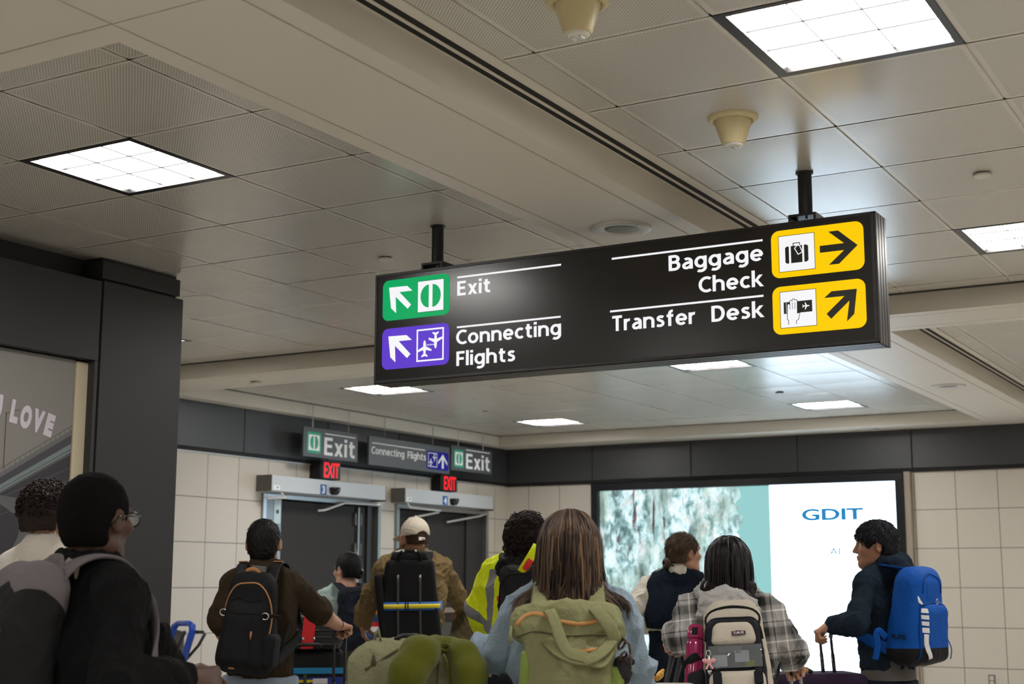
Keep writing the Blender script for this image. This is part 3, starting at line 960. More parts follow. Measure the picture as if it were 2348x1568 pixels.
# ------------------------------------------------------------------ the lit screen
def bark_mat():
    m = bpy.data.materials.new('screen_bark')
    m.use_nodes = True
    nt = m.node_tree
    nt.nodes.clear()
    out = nt.nodes.new('ShaderNodeOutputMaterial')
    em = nt.nodes.new('ShaderNodeEmission')
    nt.links.new(em.outputs[0], out.inputs[0])
    tc = nt.nodes.new('ShaderNodeTexCoord')
    def noise(scale, stretch, detail, dist=0.0):
        mp = nt.nodes.new('ShaderNodeMapping')
        mp.inputs['Scale'].default_value = stretch
        nt.links.new(tc.outputs['Object'], mp.inputs['Vector'])
        n = nt.nodes.new('ShaderNodeTexNoise')
        n.inputs['Scale'].default_value = scale
        n.inputs['Detail'].default_value = detail
        n.inputs['Roughness'].default_value = 0.68
        n.inputs['Distortion'].default_value = dist
        nt.links.new(mp.outputs[0], n.inputs['Vector'])
        return n.outputs['Fac']
    def ramp(fac, stops):
        r = nt.nodes.new('ShaderNodeValToRGB')
        e = r.color_ramp.elements
        while len(e) < len(stops):
            e.new(0.5)
        for q, (p, c) in zip(e, stops):
            q.position = p
            q.color = (*c, 1)
        nt.links.new(fac, r.inputs[0])
        return r.outputs[0]
    def mix(f, a, b, mode='MIX'):
        x = nt.nodes.new('ShaderNodeMix')
        x.data_type = 'RGBA'
        x.blend_type = mode
        for s_, v in (('Factor', f), ('A', a), ('B', b)):
            if isinstance(v, (int, float)):
                x.inputs[s_].default_value = v
            else:
                nt.links.new(v, x.inputs[s_])
        return x.outputs['Result']
    sp = nt.nodes.new('ShaderNodeSeparateXYZ')
    nt.links.new(tc.outputs['Object'], sp.inputs[0])
    # broad vertical ridges of the trunk, then lichen in patches, then dark cracks
    ridge = ramp(noise(2.4, (2.3, 1, 0.42), 9, 0.25), [(0.28, (0.05, 0.065, 0.06)), (0.40, (0.15, 0.21, 0.19)), (0.50, (0.34, 0.47, 0.41)), (0.60, (0.62, 0.80, 0.76)), (0.72, (0.22, 0.50, 0.56))])
    lich = ramp(noise(8.0, (1.1, 1, 0.7), 9, 0.3), [(0.36, (0.10, 0.17, 0.17)), (0.44, (0.25, 0.42, 0.42)), (0.52, (0.66, 0.95, 1.0)), (0.60, (1.0, 1.0, 1.0)), (0.72, (0.45, 0.86, 0.98))])
    right = math_node(nt, 'MULTIPLY', math_node(nt, 'ADD', sp.outputs[0], 7.0), 1.4)
    rmask = nt.nodes.new('ShaderNodeClamp')
    nt.links.new(right, rmask.inputs[0])
    patchy = nt.nodes.new('ShaderNodeClamp')
    nt.links.new(math_node(nt, 'MULTIPLY', math_node(nt, 'SUBTRACT', noise(2.6, (1, 1, 0.6), 5, 0.2), 0.40), 7.0), patchy.inputs[0])
    lm = math_node(nt, 'MULTIPLY', math_node(nt, 'ADD', math_node(nt, 'MULTIPLY', rmask.outputs[0], 0.85), 0.10), patchy.outputs[0])
    base = mix(lm, ridge, lich)
    crack = ramp(noise(2.9, (2.6, 1, 0.36), 8, 0.3), [(0.32, (0, 0, 0)), (0.375, (0.08, 0.08, 0.08)), (0.43, (1, 1, 1)), (1.0, (1, 1, 1))])
    brown = nt.nodes.new('ShaderNodeRGB')
    brown.outputs[0].default_value = (0.085, 0.032, 0.030, 1)
    base = mix(crack, brown.outputs[0], base)
    moss = ramp(noise(1.5, (1.2, 1, 0.7), 3), [(0.60, (0, 0, 0)), (0.72, (1, 1, 1)), (1, (1, 1, 1))])
    green = nt.nodes.new('ShaderNodeRGB')
    green.outputs[0].default_value = (0.36, 0.66, 0.30, 1)
    base = mix(math_node(nt, 'MULTIPLY', moss, 0.5), base, green.outputs[0])
    nt.links.new(base, em.inputs[0])
    em.inputs[1].default_value = 1.05
    return m
M_scrw = mat('screen_white', (0.0, 0.0, 0.0), 0.4, emit=(0.66, 0.84, 1.0), estr=6.0)
M_scrt = mat('screen_teal', (0.0, 0.0, 0.0), 0.4, emit=(0.30, 0.62, 0.62), estr=1.0)
M_gdit = mat('screen_blue', (0.0, 0.0, 0.0), 0.4, emit=(0.01, 0.22, 0.52), estr=1.0)
M_dk = mat('screen_dark_text', (0, 0, 0), 0.4, emit=(0.03, 0.12, 0.16), estr=1.0)
M_faint = mat('screen_faint', (0, 0, 0), 0.4, emit=(0.80, 0.88, 0.90), estr=1.0)
M_mid = mat('screen_mid', (0, 0, 0), 0.4, emit=(0.40, 0.55, 0.58), estr=1.0)
sc = thing('display_screen', 'wide lit advertising screen with tree bark and a white half, on the back wall', 'screen', (-5.62, YW, 0.42))
bm = bm_new()
ps = Plane2('y', YW)
ring_rect(bm, ps, -7.40, -3.855, 0.40, 2.50, 0.082, 0, 0.12)
obj('bezel', bm, mat('bezel_black', (0.008, 0.009, 0.012), 0.25), sc, bevel=0.004)
bm = bm_new()
prism(bm, ps, rect(-7.40, -3.86, 0.40, 2.50), 0, 0.05)
obj('cabinet', bm, M_black, sc)
ps = Plane2('y', YW - 0.05)
# the teal strip is behind the bark, whose right border is ragged
panel('picture_teal', M_scrt, rect(-5.75, -5.297, 0.482, 2.418), sc, 0, 0.004, ps)
rr = random.Random(3)
edge = [(-5.64 + rr.uniform(-0.035, 0.03) + 0.02 * math.sin(k * 0.7), 2.418 - 1.936 * k / 60) for k in range(61)]
panel('picture_bark', bark_mat(), [(-7.318, 0.482), (-7.318, 2.418)][::-1] + [(-7.318, 0.482)] + edge[::-1] if False else [(-7.318, 2.418), (-7.318, 0.482)] + edge[::-1], sc, 0, 0.006, ps)
panel('picture_white', M_scrw, rect(-5.297, -3.937, 0.482, 2.418), sc, 0, 0.004, ps)
lettering('lettering', 'GDIT', ps, -4.948, 2.043, 0.118, 0.66, 0.005, M_gdit, sc, bold=0.04)
lettering('lettering', 'AI', ps, -4.662, 1.68, 0.072, 0.115, 0.005, M_dk, sc, bold=0.015)
for w_, u_, l_ in (('find', -5.13, 0.19), ('savings', -4.885, 0.40), ('hidden', -4.42, 0.36)):
    lettering('lettering', w_, ps, u_, 1.33, 0.10, l_, 0.005, M_faint, sc)
for w_, u_, l_ in (('in', -4.98, 0.08), ('plain', -4.85, 0.27), ('sight', -4.53, 0.27)):
    lettering('lettering', w_, ps, u_, 1.21, 0.10, l_, 0.005, M_faint, sc)
lettering('lettering', 'BRINGING AI', ps, -5.02, 0.89, 0.055, 0.64, 0.005, M_mid, sc)
lettering('lettering', 'INTO FOCUS', ps, -4.86, 0.785, 0.055, 0.48, 0.005, M_mid, sc)

trim([(-3.852, -3.79, YW - 0.09, YW, 0, 2.51)], mat('return_grey', (0.30, 0.25, 0.20), 0.6))
# power outlet on the back wall
M_out = mat('outlet_steel', (0.22, 0.21, 0.20), 0.4, metal=0.5)
t = thing('power_outlet', 'small grey power outlet on the tiled wall at the lower right', 'outlet', (-3.10, YW, 0.45))
bm = bm_new(); box(bm, -3.135, -3.07, YW - 0.012, YW, 0.40, 0.515); obj('cover_plate', bm, M_out, t, bevel=0.003)
for z in (0.435, 0.482):
    bm = bm_new(); box(bm, -3.121, -3.084, YW - 0.016, YW - 0.012, z - 0.018, z + 0.018); r_ = obj('socket', bm, M_cap, t, bevel=0.004)
    bm = bm_new()
    for q in (-0.008, 0.006):
        box(bm, -3.1025 + q, -3.1005 + q, YW - 0.0175, YW - 0.016, z - 0.004, z + 0.008)
    obj('slots', bm, M_black, r_)

# ------------------------------------------------------------------ the dark kiosk with its poster
KX = -5.45
bm = bm_new()
box(bm, -6.55, KX, 5.185, 5.77, 0, 2.934)                       # right pier
box(bm, -6.55, KX, 2.6, 5.17, 2.512, 2.928)                     # head over the poster
box(bm, -6.55, KX - 0.10, 2.6, 5.77, 0, 2.93)                   # core
box(bm, -6.55, KX, 5.146, 5.17, 0, 2.512)                       # frame stile
box(bm, -6.55, KX - 0.004, 5.175, 5.746, 2.948, 3.040)          # cornice on the pier
box(bm, -6.55, KX - 0.03, 5.19, 5.74, 2.93, ZC)
box(bm, -6.55, KX - 0.16, 2.6, 5.2, 2.93, ZC)
box(bm, -6.55, KX, 2.6, 5.17, 0, 0.5)
kiosk = struct(obj('wall_kiosk', bm, M_col, bevel=0.003))
bm = bm_new()
box(bm, KX - 0.099, KX - 0.045, 5.07, 5.146, 0.5, 2.50)
struct(obj('trim_kiosk_strip', bm, mat('kiosk_cream', (0.60, 0.52, 0.37), 0.5)))
PX = KX - 0.052
pp_ = Plane2('x', PX)
M_psky = mat('poster_sky', (0.235, 0.225, 0.212), 0.6, spec=0.2)
po = thing('poster', 'grey poster with the word LOVE above a bridge, on the dark kiosk', 'poster', (PX, 4.4, 0.5))
bm = bm_new(); box(bm, PX - 0.01, PX, 3.0, 5.066, 0.5, 2.506); obj('print', bm, M_psky, po)
def pr(name, poly, col, lv):
    bm = bm_new(); prism(bm, pp_, poly, 0.0002 * lv, 0.0002 * lv + 0.0002)
    return obj(name, bm, mat('ink_' + name, col, 0.55), po)
R_ = 5.066
def ln(y, y0=4.635, v0=0., y1=5.109, v1=1.):
    return v0 + (v1 - v0) * (y - y0) / (y1 - y0)
def strip(a0, a1, b0, b1, yl=3.9):
    f = lambda y, a, b: ln(y, 4.637, a, 5.109, b)
    return [(yl, f(yl, b0, b1)), (R_, f(R_, b0, b1)), (R_, f(R_, a0, a1)), (yl, f(yl, a0, a1))]
pr('underside', strip(1.84, 2.07, 1.20, 1.66), (0.028, 0.028, 0.035), 1)
pr('parapet', strip(1.908, 2.177, 1.885, 2.15), (0.13, 0.13, 0.13), 2)
pr('shadow_beam', strip(1.885, 2.15, 1.85, 2.105), (0.05, 0.05, 0.062), 3)
pr('girder', strip(1.85, 2.105, 1.815, 2.062), (0.17, 0.21, 0.215), 4)
pr('girder_line', strip(1.829, 2.078, 1.826, 2.074), (0.04, 0.05, 0.055), 5)
pr('girder_edge', strip(1.815, 2.062, 1.805, 2.048), (0.08, 0.085, 0.09), 5)
for k, (a, b) in enumerate(((1.79, 1.98), (1.75, 1.92), (1.71, 1.86))):
    pr('joist', strip(a, b, a - 0.006, b - 0.006), (0.06, 0.06, 0.065), 2)
bm = bm_new()
for k in range(26):
    y = 4.3 + k * 0.03
    z = ln(y, 4.637, 1.908, 5.109, 2.177)
    prism(bm, pp_, rect(y, y + 0.003, z, z + 0.017), 0.0006, 0.0008)
prism(bm, pp_, [(3.9, ln(3.9, 4.637, 1.926, 5.109, 2.194)), (R_, ln(R_, 4.637, 1.926, 5.109, 2.194)), (R_, ln(R_, 4.637, 1.93, 5.109, 2.198)), (3.9, ln(3.9, 4.637, 1.93, 5.109, 2.198))], 0.0006, 0.0008)
obj('railing', bm, mat('ink_railing', (0.10, 0.085, 0.08), 0.6), po)
pr('pier', [(4.3, 1.78), (4.644, 1.803), (4.765, 1.792), (4.848, 1.80), (4.862, 1.73), (4.872, 1.66), (4.89, 1.625), (4.93, 1.58), (4.95, 1.3), (4.73, 1.3), (4.73, 1.547), (4.764, 1.61), (4.774, 1.672), (4.754, 1.705), (4.70, 1.735), (4.647, 1.762), (4.3, 1.765)], (0.10, 0.10, 0.108), 4)
bm = bm_new()
stroke(bm, pp_, [(4.655, 1.935), (4.653, 2.195)], 0.006, 0.0006, 0.0008)
stroke(bm, pp_, [(4.653, 2.19), (4.69, 2.21), (4.735, 2.218)], 0.003, 0.0006, 0.0008)
obj('street_lamp', bm, mat('ink_lamp', (0.10, 0.06, 0.05), 0.6), po)
M_lav = mat('ink_lavender', (0.60, 0.55, 0.63), 0.6, spec=0.2)
for ch, u, v, r_, wd in (('L', 4.672, 2.164, -0.13, 0.048), ('O', 4.731, 2.147, -0.17, 0.068), ('V', 4.806, 2.136, -0.2, 0.068), ('E', 4.884, 2.122, -0.24, 0.052), ('U', 4.557, 2.180, -0.07, 0.066), ('O', 4.475, 2.183, -0.03, 0.068), ('Y', 4.395, 2.184, 0.0, 0.068)):
    lettering('lettering', ch, pp_, u, v, 0.103, wd, 0.0012, M_lav, po, bold=0.075, rot=r_, depth=0.0003)

# ------------------------------------------------------------------ soft shapes: blended solids turned into one smooth surface
V3 = lambda p: np.array(p, np.float32)
def unit(v):
    v = np.array(v, float)
    return v / (np.linalg.norm(v) + 1e-12)

class Field:
    def __init__(s, lo, hi, h):
        s.h = h
        s.lo = np.array(lo, np.float32)
        n = np.ceil((np.array(hi) - np.array(lo)) / h).astype(int) + 1
        s.n = n
        s.ax = [s.lo[i] + h * np.arange(n[i], dtype=np.float32) for i in range(3)]
        s.d = np.full(n, 0.2, np.float32)
    def _apply(s, fn, lo, hi, k, op):
        pad = k + 2.5 * s.h
        a = np.clip(np.floor((np.array(lo) - pad - s.lo) / s.h).astype(int), 0, s.n)
        b = np.clip(np.ceil((np.array(hi) + pad - s.lo) / s.h).astype(int) + 1, 0, s.n)
        if np.any(b <= a):
            return
        sl = tuple(slice(a[i], b[i]) for i in range(3))
        X = s.ax[0][sl[0]][:, None, None]
        Y = s.ax[1][sl[1]][None, :, None]
        Z = s.ax[2][sl[2]][None, None, :]
        v = fn(X, Y, Z).astype(np.float32)
        o = s.d[sl]
        if op == 'u':
            if k > 1e-6:
                t = np.clip(0.5 + 0.5 * (o - v) / k, 0, 1)
                s.d[sl] = o * (1 - t) + v * t - k * t * (1 - t)
            else:
                s.d[sl] = np.minimum(o, v)
        else:
            v = -v
            if k > 1e-6:
                t = np.clip(0.5 - 0.5 * (o - v) / k, 0, 1)
                s.d[sl] = o * (1 - t) + v * t + k * t * (1 - t)
            else:
                s.d[sl] = np.maximum(o, v)
    def cone(s, a, b, ra, rb, k=0.02, flat=None, op='u'):
        a, b = V3(a), V3(b)
        ab = b - a
        L2 = float(ab @ ab) + 1e-9
        fa, fr = (unit(flat[0]), flat[1]) if flat else (None, 1.0)
        def fn(X, Y, Z):
            x, y, z = X - a[0], Y - a[1], Z - a[2]
            t = np.clip((x * ab[0] + y * ab[1] + z * ab[2]) / L2, 0, 1)
            x, y, z = x - t * ab[0], y - t * ab[1], z - t * ab[2]
            q = x * x + y * y + z * z
            if fa is not None:
                f = x * fa[0] + y * fa[1] + z * fa[2]
                q = q + f * f * (1 / fr ** 2 - 1)
            r = ra + (rb - ra) * t
            dd = np.sqrt(q) - r
            return dd * (fr if fr < 1 else 1) if fa is not None else dd
        R = max(ra, rb)
        s._apply(fn, np.minimum(a, b) - R, np.maximum(a, b) + R, k, op)
        return s
    def chain(s, pts, rs, k=0.02, flat=None, op='u'):
        for i in range(len(pts) - 1):
            s.cone(pts[i], pts[i + 1], rs[i], rs[i + 1], k, flat, op)
        return s
    def ell(s, c, r, ax=((1, 0, 0), (0, 1, 0), (0, 0, 1)), k=0.02, op='u'):
        c = V3(c)
        A = [unit(v) for v in ax]
        def fn(X, Y, Z):
            x, y, z = X - c[0], Y - c[1], Z - c[2]
            k0 = 0
            k1 = 0
            for i in range(3):
                q = (x * A[i][0] + y * A[i][1] + z * A[i][2]) / r[i]
                k0 = k0 + q * q
                k1 = k1 + (q / r[i]) ** 2
            k0 = np.sqrt(k0)
            return k0 * (k0 - 1) / (np.sqrt(k1) + 1e-6)
        R = max(r)
        s._apply(fn, c - R, c + R, k, op)
        return s
    def rbox(s, c, half, ax, rnd, k=0.02, op='u', taper=None):
        """rounded box; taper=(top width factor, top depth factor, bulge of the -y side)"""
        c = V3(c)
        A = [unit(v) for v in ax]
        hx, hy, hz = half
        def fn(X, Y, Z):
            x, y, z = X - c[0], Y - c[1], Z - c[2]
            q = [x * A[i][0] + y * A[i][1] + z * A[i][2] for i in range(3)]
            if taper:
                t = np.clip(q[2] / hz * 0.5 + 0.5, 0, 1)
                q[0] = q[0] / (1 + (taper[0] - 1) * t)
                q[1] = (q[1] + 0 * t) / (1 + (taper[1] - 1) * t)
                if len(taper) > 2 and taper[2]:
                    q[1] = np.where(q[1] < 0, q[1] * (1 + taper[2] * ((q[0] / hx) ** 2 + ((q[2]) / hz) ** 2)), q[1])
            e = [np.abs(q[i]) - (half[i] - rnd) for i in range(3)]
            out = np.sqrt(sum(np.maximum(v, 0) ** 2 for v in e))
            return out + np.minimum(np.maximum(np.maximum(e[0], e[1]), e[2]), 0) - rnd
        R = math.sqrt(hx * hx + hy * hy + hz * hz) * (max(1, taper[0]) if taper else 1)
        s._apply(fn, c - R, c + R, k, op)
        return s
    def cut(s, p, n, k=0.0):
        """keep the side where (x-p).n < 0"""
        p, n = V3(p), unit(n).astype(np.float32)
        v = (s.ax[0] - p[0])[:, None, None] * n[0] + (s.ax[1] - p[1])[None, :, None] * n[1] + (s.ax[2] - p[2])[None, None, :] * n[2]
        s.d = np.maximum(s.d, v)
        return s
    def mesh(s, smooth=2):
        d, n = s.d, s.n
        d[0], d[-1], d[:, 0], d[:, -1], d[:, :, 0], d[:, :, -1] = 1, 1, 1, 1, 1, 1
        g = d < 0
        cnt = np.zeros(n - 1, np.int8)
        for i in (0, 1):
            for j in (0, 1):
                for k in (0, 1):
                    cnt += g[i:n[0] - 1 + i, j:n[1] - 1 + j, k:n[2] - 1 + k]
        m = (cnt > 0) & (cnt < 8)
        I = np.argwhere(m)
        idx = np.full(n - 1, -1, np.int32)
        idx[m] = np.arange(len(I))
        acc = np.zeros((len(I), 3), np.float32)
        c = np.zeros(len(I), np.float32)
        off = [(i, j, k) for i in (0, 1) for j in (0, 1) for k in (0, 1)]
        for a in off:
            for ax in range(3):
                if a[ax]:
                    continue
                b = list(a)
                b[ax] = 1
                da = d[I[:, 0] + a[0], I[:, 1] + a[1], I[:, 2] + a[2]]
                db = d[I[:, 0] + b[0], I[:, 1] + b[1], I[:, 2] + b[2]]
                cr = (da < 0) != (db < 0)
                t = np.where(cr, da / (da - db + 1e-12), 0)
                p = np.tile(np.array(a, np.float32), (len(I), 1))
                p[:, ax] += t
                acc[cr] += p[cr]
                c[cr] += 1
        v = s.lo + s.h * (I + acc / c[:, None])
        F = []
        for ax in range(3):
            u, w = [(1, 2), (2, 0), (0, 1)][ax]
            sl0 = [slice(0, n[i] - 1) for i in range(3)]
            A = g[tuple(sl0)]
            sl1 = list(sl0)
            sl1[ax] = slice(1, n[ax])
            B = g[tuple(sl1)]
            E = np.argwhere(A != B)
            E = E[(E[:, u] > 0) & (E[:, w] > 0)]
            fl = A[E[:, 0], E[:, 1], E[:, 2]]
            q = []
            for du, dw in ((1, 1), (0, 1), (0, 0), (1, 0)):
                e = E.copy()
                e[:, u] -= du
                e[:, w] -= dw
                q.append(idx[e[:, 0], e[:, 1], e[:, 2]])
            q = np.stack(q, 1)
            q[~fl] = q[~fl][:, ::-1]
            F.append(q)
        F = np.concatenate(F)
        F = F[(F >= 0).all(1)]
        for _ in range(smooth):
            v = relax(v, F)
        return v.astype(np.float32), F

def relax(v, F, f=0.5):
    acc = np.zeros_like(v, dtype=np.float64)
    c = np.zeros(len(v))
    for i in range(4):
        a, b = F[:, i], F[:, (i + 1) % 4]
        for ax in range(3):
            acc[:, ax] += np.bincount(a, v[b, ax], len(v)) + np.bincount(b, v[a, ax], len(v))
        c += np.bincount(a, minlength=len(v)) + np.bincount(b, minlength=len(v))
    return v + f * (acc / np.maximum(c, 1)[:, None] - v)

def normals(v, F):
    a = np.cross(v[F[:, 2]] - v[F[:, 0]], v[F[:, 3]] - v[F[:, 1]])
    n = np.zeros_like(v, dtype=np.float64)
    for i in range(4):
        for ax in range(3):
            n[:, ax] += np.bincount(F[:, i], a[:, ax], len(v))
    return n / (np.linalg.norm(n, axis=1, keepdims=True) + 1e-12)

_perm = RNG.random((32, 32, 32)).astype(np.float32)
def vnoise(P):
    i = np.floor(P).astype(int)
    f = P - i
    f = f * f * (3 - 2 * f)
    r = 0
    for a in (0, 1):
        for b in (0, 1):
            for c in (0, 1):
                wgt = (f[:, 0] if a else 1 - f[:, 0]) * (f[:, 1] if b else 1 - f[:, 1]) * (f[:, 2] if c else 1 - f[:, 2])
                r = r + wgt * _perm[(i[:, 0] + a) % 32, (i[:, 1] + b) % 32, (i[:, 2] + c) % 32]
    return r

def folds(v, F, amp, freq, stretch=(1, 1, 1), seed=0.0, ridged=True):
    """cloth folds: creases with sharp crests, moved in and out along the normals"""
    P = v * np.array(stretch) * freq + seed
    P = P + 1.1 * np.stack([vnoise(P * 0.5 + 9.1), vnoise(P * 0.5 + 3.7), vnoise(P * 0.5 + 5.3)], 1)
    def ridge(Q, e):
        return (1 - np.abs(2 * vnoise(Q) - 1)) ** e
    D = np.array([[0.8, 0.1, 0.6], [-0.3, 0.9, 0.3], [-0.5, -0.4, 0.75]])
    n = ridge(P, 2.2) + 0.75 * ridge((P @ D) * (1.9, 1.9, 0.8) + 4, 3) + 0.35 * ridge((P @ D.T) * (3.6, 3.6, 1.8) + 8, 3)
    return v + normals(v, F) * (amp * (n - 0.85))[:, None]

def raw(name, v, F, m, parent=None, smooth=True):
    me = bpy.data.meshes.new(name)
    F = np.asarray(F)
    me.vertices.add(len(v))
    me.vertices.foreach_set('co', np.ascontiguousarray(v, np.float32).ravel())
    k = F.shape[1]
    me.loops.add(F.size)
    me.loops.foreach_set('vertex_index', F.astype(np.int32).ravel())
    me.polygons.add(len(F))
    me.polygons.foreach_set('loop_start', np.arange(0, F.size, k, dtype=np.int32))
    me.polygons.foreach_set('loop_total', np.full(len(F), k, np.int32))
    me.update(calc_edges=True)
    return link(name, me, m, parent, smooth)

_zn = [0]
def zone(o, v, F, sd, col, rough=None):
    """a patch of another cloth sewn in: sd(points) > 0 inside; crisp edge in the material"""
    _zn[0] += 1
    nm = 'patch_%d' % _zn[0]
    at = o.data.attributes.new(nm, 'FLOAT', 'POINT')
    at.data.foreach_set('value', np.ascontiguousarray(sd(v.astype(float)), np.float32))
    m = o.data.materials[0].copy()
    o.data.materials[0] = m
    nt = m.node_tree
    bs = nt.nodes['Principled BSDF']
    a_ = nt.nodes.new('ShaderNodeAttribute')
    a_.attribute_name = nm
    g = math_node(nt, 'GREATER_THAN', a_.outputs['Fac'], 0.0)
    mx = nt.nodes.new('ShaderNodeMix')
    mx.data_type = 'RGBA'
    lk = bs.inputs['Base Color'].links
    if lk:
        nt.links.new(lk[0].from_socket, mx.inputs['A'])
    else:
        mx.inputs['A'].default_value = bs.inputs['Base Color'].default_value
    mx.inputs['B'].default_value = (*col, 1)
    nt.links.new(g, mx.inputs['Factor'])
    nt.links.new(mx.outputs['Result'], bs.inputs['Base Color'])

def lerp(a, b, t):
    return np.array(a, float) * (1 - t) + np.array(b, float) * t

# ------------------------------------------------------------------ people
def heading(a):
    """unit vector for a turn of a degrees clockwise from the way the queue faces"""
    y = math.radians(30.15 - a)
    return np.array([-math.sin(y), math.cos(y), 0.0])
ZUP = np.array([0, 0, 1.0])

def head_axes(a, pitch=0, roll=0):
    f = heading(a)
    r = np.cross(f, ZUP)
    p, q = math.radians(pitch), math.radians(roll)
    f2 = f * math.cos(p) + ZUP * math.sin(p)
    u2 = ZUP * math.cos(p) - f * math.sin(p)
    return r * math.cos(q) - u2 * math.sin(q), f2, u2 * math.cos(q) + r * math.sin(q)

def add_head(fd, H, A, s, k=0.02):
    r, f, u = A
    P = lambda x, y, z: np.array(H) + s * (x * r + y * f + z * u)
    ax = (r, f, u)
    fd.ell(P(0, -0.012, 0.028), (0.074 * s, 0.093 * s, 0.088 * s), ax, k=0.01)
    fd.ell(P(0, 0.028, -0.030), (0.062 * s, 0.066 * s, 0.080 * s), ax, k=0.03)
    fd.ell(P(0, 0.070, -0.094), (0.024 * s, 0.022 * s, 0.020 * s), ax, k=0.03)
    fd.cone(P(-0.045, 0.005, -0.07), P(-0.012, 0.07, -0.095), 0.022 * s, 0.018 * s, k=0.025)
    fd.cone(P(0.045, 0.005, -0.07), P(0.012, 0.07, -0.095), 0.022 * s, 0.018 * s, k=0.025)
    fd.ell(P(0, 0.079, 0.026), (0.052 * s, 0.014 * s, 0.013 * s), ax, k=0.02)
    for x in (-1, 1):
        fd.ell(P(x * 0.031, 0.094, 0.004), (0.017 * s, 0.013 * s, 0.012 * s), ax, k=0.012, op='s')
        fd.ell(P(x * 0.046, 0.068, -0.022), (0.020 * s, 0.020 * s, 0.016 * s), ax, k=0.02)
    fd.cone(P(0, 0.090, 0.012), P(0, 0.111, -0.026), 0.0085 * s, 0.0115 * s, k=0.012)
    for x in (-1, 1):
        fd.ell(P(x * 0.011, 0.100, -0.031), (0.009 * s, 0.010 * s, 0.008 * s), ax, k=0.006)
    fd.ell(P(0, 0.092, -0.056), (0.023 * s, 0.012 * s, 0.0065 * s), ax, k=0.008)
    fd.ell(P(0, 0.090, -0.067), (0.020 * s, 0.012 * s, 0.0075 * s), ax, k=0.006)
    fd.ell(P(0, 0.106, -0.0612), (0.020 * s, 0.008 * s, 0.0018 * s), ax, k=0.003, op='s')
    for x in (-1, 1):                                # ears, with the hollow
        e = unit(r * x * 0.55 - f * 0.45)
        ea = (e, unit(np.cross(u, e)), u)
        fd.ell(P(x * 0.082, -0.010, -0.006), (0.009 * s, 0.020 * s, 0.034 * s), ea, k=0.008)
        fd.ell(P(x * 0.076, 0.000, -0.026), (0.009 * s, 0.010 * s, 0.012 * s), ea, k=0.006)
        fd.ell(P(x * 0.092, -0.008, -0.004), (0.006 * s, 0.010 * s, 0.020 * s), ea, k=0.004, op='s')

def add_hand(fd, Wr, d, n, th, curl=(30, 40, 25), s=1.0, thumb=35, spread=1.0):
    """Wr wrist, d along the palm, n the way the palm faces, th towards the thumb"""
    Wr, d, n = np.array(Wr, float), unit(d), unit(n)
    n = unit(n - d * (n @ d))
    t = np.cross(d, n)
    if t @ np.array(th) < 0:
        t = -t
    kn = Wr + d * 0.088 * s
    fd.chain([Wr - d * 0.03 * s, Wr, Wr + d * 0.03 * s], [0.027 * s, 0.026 * s, 0.030 * s], 0.012, (n, 0.72))
    for o in (-0.028, -0.009, 0.010, 0.029):
        fd.cone(Wr + t * o * 0.55 * s + d * 0.012 * s, kn + t * o * s, 0.0145 * s, 0.0115 * s, k=0.012)
    fd.ell(Wr + d * 0.035 * s + t * 0.026 * s + n * 0.010 * s, (0.018 * s, 0.028 * s, 0.016 * s), (t, d, n), k=0.012)
    L = ((0.040, 0.025, 0.021), (0.046, 0.030, 0.023), (0.043, 0.027, 0.022), (0.034, 0.020, 0.019))
    for i, o in enumerate((0.030, 0.010, -0.010, -0.029)):
        p = kn + t * o * s + (-d) * abs(o) * 0.2 * s
        base = d + t * o * 2.2 * spread
        ang = 0
        for j in range(3):
            ang += math.radians(curl[j] + (3 if i > 1 else 0) * i)
            q = unit(unit(base) * math.cos(ang) + n * math.sin(ang))
            e = p + q * L[i][j] * s
            fd.cone(p, e, (0.0092 - 0.0008 * j) * s, (0.0086 - 0.0009 * j) * s, k=0.003)
            p = e
    p = Wr + d * 0.022 * s + t * 0.026 * s + n * 0.006 * s
    a = math.radians(thumb)
    for j, l in enumerate((0.040, 0.030, 0.025)):
        aa = a - j * 0.30
        q = unit(d * math.cos(aa) + t * math.sin(aa) + n * (0.45 + 0.25 * j))
        e = p + q * l * s
        fd.cone(p, e, (0.0135 - 0.002 * j) * s, (0.0115 - 0.0018 * j) * s, k=0.004)
        p = e

